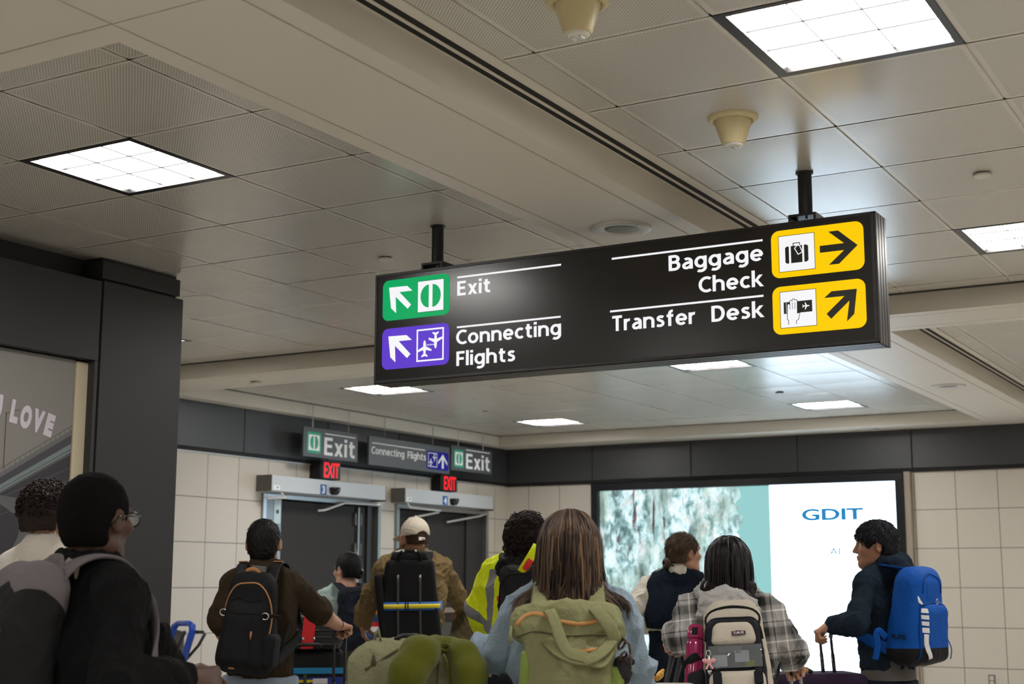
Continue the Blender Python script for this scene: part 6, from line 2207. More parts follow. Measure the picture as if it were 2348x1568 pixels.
# ------------------------------------------------------------------ tall man in khaki with a cap
p = Person('tall man in a khaki shirt and beige cap with a case on his back', (-4.937, 7.305, 1.551), -2, 1.84,
           {-1: ((-5.187, 7.228, 1.325), (-5.297, 7.290, 1.160)), 1: ((-4.875, 7.635, 1.370), (-4.915, 7.823, 1.246))}, (-4.935, 7.309, 1.657), -32, hs=1.0, sw=0.17)
p.body(K_mid, hands=[dict(Wr=p.wr[-1], d=unit(-ZUP + p.f * 0.15 + p.r * 0.08), n=p.r, th=p.f, curl=(22, 28, 18), thumb=25),
                     dict(Wr=p.wr[1], d=unit(-ZUP * 0.8 + p.f * 0.4), n=-p.r, th=p.f, curl=(60, 75, 50))])
C_khaki = cloth('shirt_khaki', (0.185, 0.130, 0.060), bump=0.2)
def pr(fd):
    p.torso(fd, 0.014, loose=0.014)
    p.arm(fd, -1, off=0.014, off1=0.026, t=1.96)
    p.arm(fd, 1, off=0.014, off1=0.022, t=1.95)
    fd.cone(p.N + ZUP * 0.065 + p.f * 0.01, p.N - ZUP * 0.01, 0.064, 0.080, k=0.008)
    fd.cone(p.N + ZUP * 0.12, p.N + ZUP * 0.062, 0.058, 0.058, k=0.003, op='s')
p.garment('shirt', C_khaki, pr, zlo=0.75, fold=0.018, freq=12, stretch=(1, 1, 1.1), hem=0.90)
p.trousers(C_dark, 0.94)
p.shoes(C_shoe)
scalp(p, mat('hair_close_brown', (0.05, 0.03, 0.02), 0.9, spec=0.1), grow=0.003, nape=-0.030, rough=0.002, drop=0.0)
r, f, u = p.A
Hh = lambda x, y, z: p.H + p.hs * (x * r + y * f + z * u)
cp = thing('cap', 'beige baseball cap worn by the tall man in khaki', 'cap', [round(float(x), 3) for x in Hh(0, 0, 0.05)])
C_cap = cloth('cap_beige', (0.55, 0.49, 0.40), bump=0.2)
tl = unit(u - f * 0.10)
fd = Field(p.H - 0.2, p.H + 0.2, 0.0045)
fd.ell(Hh(0, -0.010, 0.035), (0.086 * p.hs, 0.104 * p.hs, 0.100 * p.hs), (r, f, u), k=0.01)
fd.cut(Hh(0, 0, 0.012), -unit(u + f * 0.12))
fd.ell(Hh(0, -0.012, 0.02), (0.079 * p.hs, 0.097 * p.hs, 0.090 * p.hs), (r, f, u), k=0.002, op='s')
fd.ell(Hh(0, -0.115, 0.008), (0.040 * p.hs, 0.06 * p.hs, 0.036 * p.hs), (r, f, u), k=0.002, op='s')
v, F = fd.mesh(1)
raw('crown', v, F, C_cap, cp)
fd = Field(p.H - 0.26, p.H + 0.26, 0.0045)
fd.ell(Hh(0, 0.125, 0.012), (0.075 * p.hs, 0.080 * p.hs, 0.0055), (r, unit(f - u * 0.30), unit(u + f * 0.30)), k=0.004)
v, F = fd.mesh(1)
raw('brim', v, F, C_cap, cp)
bm = bm_new(); tube(bm, [Hh(0.042 * math.cos(q), -0.104 - 0.002 * math.sin(q), 0.008 + 0.0 * q) if False else Hh(-0.042 + 0.084 * k / 8, -0.112 + 0.012 * abs(k - 4) / 4 * 2, 0.000) for k, q in enumerate([0] * 9)], 0.010, 6, flat=(0.2, Vector((-f).tolist()))); obj('strap', bm, C_cap, cp, smooth=True)
bm = bm_new(); obox(bm, Hh(-0.022, -0.117, 0.0), r * 0.010, f * 0.003, u * 0.010); obj('strap_clip', bm, M_w, cp)
bm = bm_new(); bmesh.ops.create_uvsphere(bm, u_segments=10, v_segments=6, radius=0.007, matrix=Matrix.Translation(Vector(Hh(0, -0.012, 0.137).tolist()))); obj('button', bm, C_cap, cp, smooth=True)
P4 = p
C_case = cloth('case_black', (0.010, 0.010, 0.011), 0.75, sc=320, wr=0.10)
b = Pack('tall black wheeled case worn as a backpack with a blue and yellow belt', (-4.818, 7.098, 1.282), p.r, p.f, unit(ZUP + p.r * -0.015 - p.f * 0.02), name='wheeled_backpack')
ax = (b.R, b.F, b.U)
b.main('case', C_case, lambda fd: (fd.rbox(b.P(0, 0.0, -0.02), (0.196, 0.085, 0.265), ax, 0.03, taper=(0.72, 0.9)),), R=0.42, fold=0.003)
b.main('top_cap', C_case, lambda fd: fd.rbox(b.P(0, 0.01, 0.262), (0.118, 0.065, 0.032), ax, 0.025, taper=(0.88, 0.9)), surf=False, fold=0.002)
b.main('side_panel', C_case, lambda fd: fd.rbox(b.P(-0.165, -0.01, -0.04), (0.025, 0.075, 0.20), (unit(b.R + b.U * 0.10), b.F, unit(b.U - b.R * -0.12)), 0.02), surf=False, fold=0.002)
for x in (-0.068, 0.062):
    bm = bm_new()
    tube(bm, [b.on(x * (1 + 0.0 * k), 0.16 - 0.44 * k / 10, 0.002)[0] for k in range(11)], 0.009, 8, flat=(0.5, Vector((-b.F).tolist())))
    rl = obj('rail', bm, mat('rail_dark', (0.035, 0.033, 0.032), 0.35), b.o, smooth=True)
    bm = bm_new(); bmesh.ops.create_uvsphere(bm, u_segments=8, v_segments=6, radius=0.0055, matrix=Matrix.Translation(Vector(b.on(x, 0.145, 0.008)[0].tolist()))); obj('rivet', bm, M_buckle, rl, smooth=True)
M_by = mat('belt_yellow', (0.70, 0.56, 0.02), 0.7)
M_bb = mat('belt_blue', (0.01, 0.10, 0.38), 0.7)
def belt(z, hw_, mm, name, out):
    bm = bm_new()
    pts = []
    for k in range(13):
        x = -0.165 + 0.33 * k / 12
        pts.append(b.on(x, z, out)[0])
    pts = [b.P(-0.188, 0.05, z)] + pts + [b.P(0.188, 0.05, z)]
    tube(bm, pts, hw_, 6, flat=(0.12, [Vector((-b.F).tolist())] * len(pts)))
    return obj(name, bm, mm, b.o, smooth=True)
for z_, h_, m_, nm, ou in ((-0.022, 0.028, M_bb, 'belt_edge', 0.003), (-0.022, 0.0145, M_by, 'belt', 0.006)):
    belt(z_, h_, m_, nm, ou)
for x in (-0.022, -0.008):
    bm = bm_new(); obox(bm, b.on(x, -0.022, 0.010)[0], b.R * 0.003, b.F * 0.003, b.U * 0.026); obj('belt_loop', bm, C_web, b.o)
b.tape('grab_handle', C_web, [b.P(-0.065, -0.055, 0.235), b.P(-0.06, -0.075, 0.275), b.P(-0.03, -0.08, 0.295), b.P(0.03, -0.08, 0.295), b.P(0.06, -0.075, 0.275), b.P(0.065, -0.055, 0.235)], 0.022, 0.5, -b.F)
for x in (-0.035, 0.038):
    bm = bm_new(); bmesh.ops.create_uvsphere(bm, u_segments=8, v_segments=6, radius=0.008, matrix=Matrix.Translation(Vector(b.P(x, -0.085, 0.298).tolist()))); obj('stud', bm, M_buckle, b.o, smooth=True)
for s_ in (-1, 1):
    shoulder_strap(b, p, s_, C_web, x=0.095, ztop=0.23, zlow=-0.22, w_=0.06)
    q = lerp(p.N, p.sh[s_], 0.5) + ZUP * 0.062 - p.f * 0.055
    bm = bm_new(); obox(bm, q, unit(p.r * s_ - ZUP * 0.35) * 0.032, unit(p.f + ZUP * 0.5) * 0.006, unit(ZUP + p.r * s_ * .35) * 0.018); sd = obj('strap_badge', bm, mat('badge_grey' if s_ > 0 else 'badge_white', (0.12, 0.12, 0.12) if s_ > 0 else (0.6, 0.6, 0.6), 0.5), b.o, bevel=0.002)

# ------------------------------------------------------------------ worker in a hi-vis jacket
p = Person('worker with dark curly hair in a yellow hi-vis jacket with grey stripes', (-3.704, 6.510, 1.485), 28, 1.82,
           {-1: ((-3.965, 6.519, 1.259), (-4.037, 6.766, 1.102)), 1: ((-3.440, 6.478, 1.235), (-3.490, 6.714, 1.074))}, (-3.692, 6.517, 1.606), 18, hs=1.0, sw=0.172, build=1.04)
p.body(K_tan, hands=[dict(Wr=p.wr[-1], d=unit(p.f * 0.6 - ZUP * 0.6), n=p.r, th=p.f, curl=(40, 50, 30))])
C_hv = cloth('hivis_yellow', (0.58, 0.66, 0.01), 0.6, bump=0.12)
C_ref = mat('reflective_grey', (0.17, 0.17, 0.18), 0.4, spec=0.6)
C_blk = cloth('jacket_black', (0.010, 0.010, 0.011), 0.5)
def pr(fd):
    p.torso(fd, 0.045, loose=0.02)
    for q in (-1, 1):
        p.arm(fd, q, off=0.034, off1=0.046, t=1.95)
    fd.cone(p.N + ZUP * 0.03, p.N - ZUP * 0.02, 0.085, 0.11, k=0.02)
S0, E0, W0 = p.sh[-1], p.el[-1], p.wr[-1]
ua, fa = unit(E0 - S0), unit(W0 - E0)
mn = np.minimum
def z_sleeve(c):
    q = (c - S0) @ ua
    return mn(mn(0.03 - np.abs(q - 0.185), ((c - p.N) @ -p.r) - 0.13), 0.06 - ((c - E0) @ fa))
def z_vert(c):
    return mn(0.026 - np.abs(((c - p.N) @ -p.r) - 0.135), p.N[2] - 0.02 - c[:, 2])
def z_cuff(c):
    q = (c - E0) @ fa
    return mn(q - 0.16, 0.11 - np.linalg.norm((c - E0) - q[:, None] * fa, axis=1))
def z_waist(c):
    return mn(0.03 - np.abs(c[:, 2] - (p.P[2] + 0.10)), 0.17 - ((c - p.N) @ -p.r))
GREY_ = (0.17, 0.17, 0.18)
p.garment('jacket', C_hv, pr, h=0.006, zlo=0.6, fold=0.022, freq=9, hem=0.86, zones=[(z_vert, GREY_), (z_sleeve, GREY_), (z_cuff, (0.01, 0.01, 0.011)), (z_waist, GREY_)])
def pr(fd):
    fd.ell(p.N - p.f * 0.01 + ZUP * 0.03, (0.115, 0.10, 0.055), (p.r, p.f, ZUP), k=0.01)
    fd.ell(p.N - p.f * 0.10 - ZUP * 0.02, (0.115, 0.055, 0.07), (p.r, unit(p.f + ZUP * .3), ZUP), k=0.02)
    fd.cone(p.N + p.f * 0.02 + ZUP * 0.12, p.N + ZUP * 0.04, 0.075, 0.07, k=0.01, op='s')
p.garment('hood', C_blk, pr, h=0.0055, zlo=1.2, fold=0.018, freq=15)
p.trousers(C_dark, 0.9)
p.shoes(C_shoe)
ho, v, F = scalp(p, M_hair2, grow=0.034, nape=-0.085, rough=0.014, freq=40, drop=0.035, fringe=0.02)
bm = bm_new()
curls(bm, v, F, 950, 0.016, seed=21, r0=0.0026)
obj('hair_curls', bm, M_hair2, p.o, smooth=True)
P5 = p
C_red = mat('tag_red', (0.62, 0.01, 0.015), 0.5)
b = Pack('black rucksack with a red key tag on the hi-vis worker', (-3.568, 6.280, 1.263), p.r, p.f, unit(ZUP - p.f * 0.05))
ax = (b.R, b.F, b.U)
b.main('bag', C_pgk, lambda fd: fd.rbox(b.P(0, 0, 0), (0.145, 0.085, 0.22), ax, 0.06, taper=(0.85, 0.8)), fold=0.010, freq=9)
b.piping('zip', C_web, [(-0.12, 0.02), (-0.11, 0.13), (-0.05, 0.18), (0.05, 0.18), (0.11, 0.13)], 0.005)
for s_ in (-1, 1):
    shoulder_strap(b, p, s_, C_web, x=0.085, ztop=0.19, zlow=-0.17, w_=0.075, off=0.045)
bm = bm_new(); obox(bm, (-3.687, 6.224, 1.318), p.r * 0.012, p.f * 0.006, ZUP * 0.014); obj('key_tag', bm, C_red, b.o, bevel=0.004)
b.tape('hivis_edge', C_hv, [(-3.550, 6.208, 1.447), (-3.504, 6.190, 1.497), (-3.480, 6.217, 1.553), (-3.491, 6.263, 1.580)], 0.045, 0.15, heading(180))
b.tape('red_strap', C_red, [(-3.515, 6.179, 1.459), (-3.490, 6.165, 1.484), (-3.475, 6.169, 1.508)], 0.030, 0.15, heading(180))

# ------------------------------------------------------------------ long haired woman in front
p = Person('woman with long highlighted brown hair in a light blue sweatshirt, from behind', (-2.185, 4.130, 1.375), 3, 1.66,
           {-1: ((-2.401, 4.068, 1.168), (-2.581, 4.223, 1.163)), 1: ((-2.039, 4.278, 1.169), (-2.095, 4.487, 1.015))}, (-2.183, 4.131, 1.500), 6, hs=0.97, sw=0.165, build=1.0, h=0.0055)
p.body(K_pale, hands=[dict(Wr=p.wr[-1], d=unit(p.f * 0.7 - p.r * 0.2 - ZUP * 0.3), n=(0, 0, -1), th=p.r, curl=(60, 70, 40), s=0.92),
                      dict(Wr=p.wr[1], d=unit(-ZUP + p.f * 0.3), n=-p.r, th=p.f, s=0.92)])
C_lb = cloth('sweatshirt_blue', (0.25, 0.325, 0.395), 0.95, sc=200, bump=0.3, mottle=0.08)
def pr(fd):
    p.torso(fd, 0.018, loose=0.018)
    for q in (-1, 1):
        p.arm(fd, q, off=0.018, off1=0.024, t=1.92)
    fd.cone(p.N + ZUP * 0.03, p.N - ZUP * 0.01, 0.066, 0.085, k=0.02)
    fd.cone(p.N + ZUP * 0.07, p.N + ZUP * 0.03, 0.056, 0.056, k=0.004, op='s')
p.garment('sweatshirt', C_lb, pr, zlo=0.7, fold=0.020, freq=10, hem=0.82)
p.trousers(C_denim, 0.88)
p.shoes(C_shoew)
scalp(p, M_hair3, grow=0.014, nape=-0.10, rough=0.003, drop=0.02)
obs = [(p.N - p.f * 0.02 - ZUP * 0.07, (p.r, p.f, ZUP), (0.20, 0.128, 0.085)), (p.N - p.f * 0.03 - ZUP * 0.02, (p.r, p.f, ZUP), (0.125, 0.115, 0.07))]
long_hair(p, [M_hair3, M_hair2, M_hair4], 1500, 0.33, part=-0.005, seed=9, obstacles=obs, width=0.0042, wave=0.006, tipspread=0.22, grow=0.018, waves=5, lateral=0.12, back=0.5)
P6 = p
C_sage = cloth('pack_sage', (0.225, 0.225, 0.115), 0.8, sc=220, mottle=0.12)
C_sagel = cloth('pack_lime', (0.205, 0.265, 0.065), 0.75, sc=220)
M_zip = mat('zip_orange', (0.50, 0.24, 0.07), 0.5)
b = Pack('big sage green backpack with tan zips on the long haired woman', (-2.065, 3.893, 1.146), p.r, p.f, unit(ZUP + p.f * 0.14))
ax = (b.R, b.F, b.U)
b.main('bag', C_sage, lambda fd: (fd.rbox(b.P(0.008, 0, -0.03), (0.135, 0.085, 0.22), ax, 0.05, taper=(1.0, 0.75)),
                                  fd.rbox(b.P(-0.005, 0.01, 0.13), (0.172, 0.065, 0.055), ax, 0.04, k=0.03),
                                  fd.rbox(b.P(0.01, -0.055, -0.09), (0.105, 0.045, 0.15), ax, 0.035, k=0.02)), R=0.42, fold=0.012, freq=10)
b.main('side_gusset', C_sagel, lambda fd: fd.rbox(b.P(0.142, 0.0, -0.13), (0.028, 0.075, 0.13), ax, 0.02, taper=(0.8, 0.9)), surf=False, fold=0.006)
b.main('side_gusset', C_sagel, lambda fd: fd.rbox(b.P(-0.125, 0.0, -0.10), (0.025, 0.07, 0.15), ax, 0.02, taper=(0.7, 0.9)), surf=False, fold=0.006)
b.piping('zip', M_zip, [(-0.155, 0.118), (-0.125, 0.150), (-0.09, 0.155), (-0.02, 0.128), (0.04, 0.120), (0.10, 0.133), (0.125, 0.130)], 0.0065, flat=0.6)
b.piping('zip', M_zip, [(-0.06, 0.065), (-0.02, 0.052), (0.04, 0.035), (0.09, 0.045), (0.125, 0.042)], 0.0065, flat=0.6)
b.piping('seam', cloth('seam_olive', (0.10, 0.10, 0.05)), [(-0.15, 0.085), (-0.10, 0.10), (0.0, 0.085), (0.12, 0.09)], 0.003)
for x0, z0, x1, z1, dz in ((-0.065, 0.175, 0.13, 0.06, -0.10), (-0.075, 0.095, 0.135, 0.075, -0.075)):
    b.tape('carry_strap', C_sage, [b.P(x0, -0.02, z0), b.P(x0 + 0.02, -0.09, z0 - 0.03), b.P(x0 + 0.06, -0.125, (z0 + z1) / 2 + dz * 0.75), b.P(0.05, -0.135, (z0 + z1) / 2 + dz), b.P(0.10, -0.12, z1 + dz * 0.55), b.P(x1, -0.085, z1)], 0.036, 0.14, unit(-b.F + b.U * 0.35))
b.tape('carry_strap', C_sage, [b.P(0.07, -0.02, 0.185), b.P(0.09, -0.08, 0.16), b.P(0.125, -0.10, 0.11), b.P(0.145, -0.08, 0.065)], 0.04, 0.14, unit(-b.F + b.U * 0.35))
for s_ in (-1, 1):
    shoulder_strap(b, p, s_, C_sage, x=0.095, ztop=0.15, zlow=-0.18, off=0.02, w_=0.055)
bm = bm_new(); tube(bm, [b.P(-0.168, -0.045, 0.115), b.P(-0.172, -0.06, 0.09), b.P(-0.170, -0.06, 0.065)], [0.006, 0.005, 0.007], 7); obj('zip_pull', bm, C_sage, b.o, smooth=True)
# things in the side pocket
sgl = thing('sunglasses', 'brown tortoiseshell sunglasses tucked in the green backpack\'s side', 'sunglasses', [round(float(x), 3) for x in b.P(0.155, -0.05, 0.05)])
M_tort = mat('tortoiseshell', (0.05, 0.022, 0.012), 0.12, mottle=0.9, bump=(60, 0.0, (1, 1, 1)))
sc_ = b.P(0.162, -0.06, 0.045)
for k, dz in enumerate((0.018, -0.018)):
    bm = bm_new(); loop(bm, sc_ + b.U * dz + b.R * 0.004 * k, unit(b.F + b.R * 0.4), unit(b.U + b.R * 0.5), 0.02, 0.016, 0.0042); obj('rim', bm, M_tort, sgl, smooth=True)
    bm = bm_new(); tube(bm, [sc_ + b.U * dz * 1.9 - b.F * 0.02, sc_ + b.U * dz * 0.8 - b.F * 0.026 + b.R * 0.022, sc_ - b.U * 0.05 + b.R * 0.026 - b.F * 0.01 + b.U * dz * .3], 0.0038, 6); obj('temple', bm, M_tort, sgl, smooth=True)
pc = thing('pouch', 'dark grey cloth pouch in the green backpack\'s side pocket', 'pouch', [round(float(x), 3) for x in b.P(0.155, -0.02, -0.01)])
fd = Field(b.P(0.155, -0.02, -0.01) - 0.1, b.P(0.155, -0.02, -0.01) + 0.1, 0.004)
fd.ell(b.P(0.157, -0.025, -0.012), (0.030, 0.045, 0.040), ax, k=0.01)
fd.cone(b.P(0.165, -0.055, 0.015), b.P(0.19, -0.04, 0.012), 0.010, 0.012, k=0.01)
v, F = fd.mesh(1)
raw('cloth', folds(v, F, 0.008, 30), F, cloth('pouch_grey', (0.03, 0.028, 0.03)), pc)

# ------------------------------------------------------------------ woman in the vest
p = Person('woman in a navy vest over a white shirt, brown hair in a low bun', (-3.350, 7.663, 1.436), 6, 1.72,
           {-1: ((-3.554, 7.522, 1.253), (-3.592, 7.791, 1.143)), 1: ((-3.217, 7.897, 1.236), (-3.366, 8.066, 1.129))}, (-3.315, 7.683, 1.562), 62, hp=2, hs=0.97, sw=0.17, build=1.02)
p.body(K_tan, hands=[dict(Wr=p.wr[-1], d=unit(p.f * 0.8 + p.r * 0.3), n=p.r, th=ZUP, s=0.92)])
def pr(fd):
    p.torso(fd, 0.010, loose=0.006)
    for q in (-1, 1):
        p.arm(fd, q, off=0.020, off1=0.022, t=1.95)
    fd.cone(p.N + ZUP * 0.055 + p.f * 0.02, p.N - ZUP * 0.01, 0.062, 0.078, k=0.008)
    fd.cone(p.N + ZUP * 0.12, p.N + ZUP * 0.055, 0.055, 0.055, k=0.003, op='s')
p.garment('shirt', C_wshirt, pr, zlo=0.7, fold=0.014, freq=13, hem=(-3.363, 7.721, 1.102)[2])
def pr(fd):
    fd.cone(p.N + ZUP * 0.058 + p.f * 0.012, p.N + ZUP * 0.02 - p.f * 0.012, 0.062, 0.072, k=0.003)
    fd.cone(p.N + ZUP * 0.12, p.N + ZUP * 0.055, 0.057, 0.057, k=0.003, op='s')
p.garment('collar', C_wshirt, pr, h=0.005, zlo=1.3, fold=0.003, freq=14)
def pr(fd):
    p.torso(fd, 0.026, loose=0.008)
    for q in (-1, 1):
        fd.cone(p.sh[q] + p.r * q * 0.070 + ZUP * 0.10, np.array([*(p.sh[q] + p.r * q * 0.05)[:2], p.sh[q][2] - 0.30]), 0.088, 0.075, k=0.01, op='s')
    fd.cone(p.N + ZUP * 0.03, p.N - ZUP * 0.02, 0.070, 0.085, k=0.02)
    fd.ell(p.N + ZUP * 0.088, (0.070, 0.085, 0.045), (p.r, p.f, ZUP), k=0.005, op='s')
p.garment('vest', C_navy, pr, zlo=0.9, fold=0.006, freq=8, hem=(-3.359, 7.715, 1.141)[2])
def pr(fd):
    p.torso(fd, 0.022)
    fd.cut((0, 0, (-3.361, 7.718, 1.124)[2]), (0, 0, 1))
    fd.cone(p.P, (p.P[0], p.P[1], 0.50), 0.175, 0.16, k=0.03, flat=(p.f, 0.8))
    fd.cut((0, 0, (-3.361, 7.718, 1.124)[2]), (0, 0, 1))
p.garment('skirt', C_navy, pr, zlo=0.4, zhi=1.2, fold=0.006, freq=6, hem=0.48)
p.shoes(C_shoe)
ho, v, F = scalp(p, M_hair3, grow=0.010, nape=-0.045, rough=0.0015, drop=-0.004, fringe=0.05, face=0.030)
def flow7(q):
    t_ = p.H - p.A[1] * 0.10 - p.A[2] * 0.045
    return unit(t_ - q)
bm = bm_new()
tufts(bm, v, F, 1300, 0.045, flow7, lift=0.05, spread=0.08, r0=0.0018, seed=31)
obj('hair_strands', bm, M_hair3, p.o, smooth=True)
bm = bm_new()
tufts(bm, v, F, 260, 0.05, flow7, lift=0.06, spread=0.06, r0=0.0018, seed=32)
obj('hair_strands', bm, M_hair4, p.o, smooth=True)
bm = bm_new()
bc_ = p.H - p.A[1] * 0.112 - p.A[2] * 0.052
for k in range(24):
    a0 = k * 2.4
    tube(bm, [bc_ + (p.A[0] * math.cos(a0 + t * 3) + p.A[2] * math.sin(a0 + t * 3)) * (0.026 * math.sin(PI * (0.15 + 0.7 * t))) - p.A[1] * (0.03 * t - 0.005) for t in [j / 7 for j in range(8)]], 0.0072, 6)
obj('bun', bm, M_hair3, p.o, smooth=True)
P7 = p

# ------------------------------------------------------------------ luggage
C_suit = cloth('suitcase_black', (0.014, 0.014, 0.015), 0.6, sc=300)
M_hard = mat('shell_black', (0.014, 0.014, 0.015), 0.35, spec=0.5)
M_rod = mat('handle_rod', (0.03, 0.03, 0.032), 0.3, metal=0.5)
M_silver = mat('handle_silver', (0.45, 0.46, 0.48), 0.3, metal=0.85)
M_grip = mat('grip_black', (0.010, 0.010, 0.011), 0.5)
def suitcase(label, c, R, w_, d_, z0, z1, m, rnd=0.05, group=None, wheels=True, name='suitcase', ribs=0):
    """upright case: c centre on the floor plan, R across, z0..z1"""
    c = np.array([c[0], c[1], 0.0])
    R = unit(R)
    F_ = np.cross(ZUP, R)
    t = thing(name, label, 'suitcase', [round(float(c[0]), 3), round(float(c[1]), 3), z0 - (0.06 if wheels else 0)], group)
    cc = c + ZUP * (z0 + z1) / 2
    fd = Field(cc - max(w_, d_, z1 - z0) * 0.62 - 0.05, cc + max(w_, d_, z1 - z0) * 0.62 + 0.05, 0.008)
    fd.rbox(cc, (w_ / 2, d_ / 2, (z1 - z0) / 2), (R, F_, ZUP), rnd)
    for k in range(ribs):
        x = -w_ / 2 + w_ * (k + 1) / (ribs + 1)
        for s_ in (-1, 1):
            fd.cone(cc + R * x + F_ * s_ * d_ / 2 - ZUP * (z1 - z0) * 0.4, cc + R * x + F_ * s_ * d_ / 2 + ZUP * (z1 - z0) * 0.4, 0.01, 0.01, k=0.01)
    v, F = fd.mesh(1)
    raw('shell', v, F, m, t)
    if wheels:
        for a in (-1, 1):
            for e in (-1, 1):
                q = c + R * a * (w_ / 2 - 0.05) + F_ * e * (d_ / 2 - 0.04) + ZUP * (z0 - 0.03)
                bm = bm_new()
                lathe(bm, [(0.001, -0.011), (0.028, -0.011), (0.03, -0.006), (0.03, 0.006), (0.028, 0.011), (0.001, 0.011)], (0, 0, 0), 18)
                bmesh.ops.transform(bm, matrix=Matrix.Translation(Vector(q.tolist())) @ Matrix.Rotation(PI / 2, 4, 'X'), verts=bm.verts)
                obj('wheel', bm, M_grip, t, smooth=True)
    return t, c, R, F_
def pull_handle(t, a, b_, ztop, zbot, m, grip, lean=(0, 0, 0), r=0.0075, gr=0.011):
    """two rods from the case up to a grip bar through a and b_"""
    a, b_ = np.array(a), np.array(b_)
    for q in (a, b_):
        bot = np.array([q[0], q[1], zbot]) - np.array(lean)
        bm = bm_new()
        tube(bm, [q, lerp(q, bot, 0.5)], r, 10)
        obj('rod', bm, m, t, smooth=True)
        bm = bm_new()
        tube(bm, [lerp(q, bot, 0.5), bot], r * 1.3, 10)
        obj('rod_sleeve', bm, m, t, smooth=True)
    bm = bm_new()
    u_ = unit(b_ - a)
    tube(bm, [a - ZUP * 0.03, a - u_ * 0.004 - ZUP * 0.005, a + u_ * 0.01 + ZUP * 0.003, b_ - u_ * 0.01 + ZUP * 0.003, b_ + u_ * 0.004 - ZUP * 0.005, b_ - ZUP * 0.03], gr, 10)
    obj('grip', bm, grip, t, smooth=True)

# the brown-shirted man's case, only its pull handle in view
ga, gb = np.array((-4.542, 6.006, 1.151)), np.array((-4.536, 6.092, 1.149))
t, c, R, F_ = suitcase('black suitcase with a tall pull handle held by the brown-shirted man', lerp(ga, gb, 0.5) + heading(10) * 0.10, gb - ga, 0.40, 0.25, 0.06, 0.66, C_suit)
pull_handle(t, ga, gb, 1.1, 0.64, M_rod, M_grip, lean=(0, 0, 0))
# the boy's purple case
ga, gb = np.array((-2.358, 7.168, 1.157)), np.array((-2.303, 7.177, 1.153))
t, c, R, F_ = suitcase('purple fabric suitcase in front of the boy with the blue backpack', np.array((-2.365, 7.050, 0.900)), heading(82), 0.50, 0.30, 0.06, (-2.326, 7.061, 0.958)[2], cloth('suitcase_purple', (0.022, 0.011, 0.030), 0.7), rnd=0.045)
pull_handle(t, ga, gb, 1.1, (-2.326, 7.061, 0.958)[2] - 0.02, M_rod, M_grip, lean=np.array((-2.358, 7.168, 1.157)) * (1, 1, 0) - np.array((-2.317, 7.090, 0.957)) * (1, 1, 0))
zt = (-2.326, 7.061, 0.958)[2]
bm = bm_new(); tube(bm, [np.array((-2.441, 6.876, 0.964)), np.array((-2.418, 6.886, 0.981)), np.array((-2.348, 6.927, 0.979)), np.array((-2.327, 6.942, 0.964))], 0.011, 8); obj('carry_handle', bm, M_grip, t, smooth=True)
bm = bm_new(); obox(bm, (-2.354, 6.901, 0.976), heading(85) * 0.022, heading(-5) * 0.006, ZUP * 0.008); obj('clasp', bm, mat('brass', (0.55, 0.34, 0.10), 0.3, metal=0.8), t, bevel=0.002)
bm = bm_new(); obox(bm, (-2.389, 6.867, 0.983), heading(85) * 0.04, heading(-5) * 0.02 + ZUP * 0.006, unit(ZUP - heading(-5) * .3) * 0.003); tag(obj('luggage_tag', bm, mat('tag_green', (0.03, 0.42, 0.06), 0.45), None, bevel=0.002), 'bright green luggage tag lying on the purple suitcase', 'luggage tag')
# the plaid woman's two cases
ga, gb = np.array((-2.501, 5.699, 1.167)), np.array((-2.492, 5.776, 1.163))
t, c, R, F_ = suitcase('grey suitcase with a dark pull handle at the plaid woman\'s left hand', lerp(ga, gb, 0.5) + heading(0) * 0.24 - heading(90) * 0.10, gb - ga, 0.36, 0.24, 0.06, 0.68, mat('shell_grey', (0.10, 0.10, 0.11), 0.4))
pull_handle(t, ga, gb, 1.1, 0.66, lean=-(heading(0) * 0.20 - heading(90) * 0.10), m=mat('handle_grey', (0.10, 0.10, 0.11), 0.3, metal=0.6), grip=M_grip, r=0.012)
ga, gb = np.array((-2.107, 6.000, 1.037)), np.array((-2.078, 6.040, 1.041))
t, c, R, F_ = suitcase('suitcase with a silver pull handle at the plaid woman\'s right hand', lerp(ga, gb, 0.5) + heading(0) * 0.24 + heading(90) * 0.06, gb - ga, 0.36, 0.24, 0.06, 0.64, mat('shell_silver', (0.3, 0.3, 0.31), 0.35))
pull_handle(t, ga, gb, 1.1, 0.62, M_silver, M_grip, lean=-(heading(0) * 0.20 + heading(90) * 0.06))
# gold ornament standing on a case in front
t, c, R, F_ = suitcase('cream suitcase below the gold flower, at the bottom of the photo', np.array((-2.230, 4.881, 0.999)), heading(90), 0.36, 0.24, 0.06, (-2.230, 4.874, 1.033)[2], mat('shell_cream', (0.45, 0.42, 0.36), 0.4))
gc = np.array((-2.226, 4.874, 1.046))
gt = thing('flower_ornament', 'gold foil flower sticking up at the bottom edge below the vest', 'ornament', [round(float(x), 3) for x in gc - ZUP * 0.015])
M_gold = mat('gold_foil', (0.62, 0.36, 0.09), 0.28, metal=0.8)
for k, (a_, l_, e_) in enumerate(((0.1, 0.045, 1.2), (0.9, 0.03, 0.5), (2.0, 0.032, 0.45), (3.0, 0.03, 0.3), (4.1, 0.032, 0.4), (5.2, 0.03, 0.5), (5.9, 0.036, 0.8))):
    d_ = unit(heading(90) * math.cos(a_) + heading(0) * math.sin(a_) * 0.7 + ZUP * e_)
    s_ = unit(np.cross(d_, heading(180)))
    fd = Field(gc - 0.07, gc + 0.07, 0.0025)
    fd.ell(gc + d_ * l_ * 0.6, (0.011, 0.004, l_ * 0.6), (s_, np.cross(d_, s_), d_), k=0.002)
    v, F = fd.mesh(1)
    raw('petal', v, F, M_gold, gt)

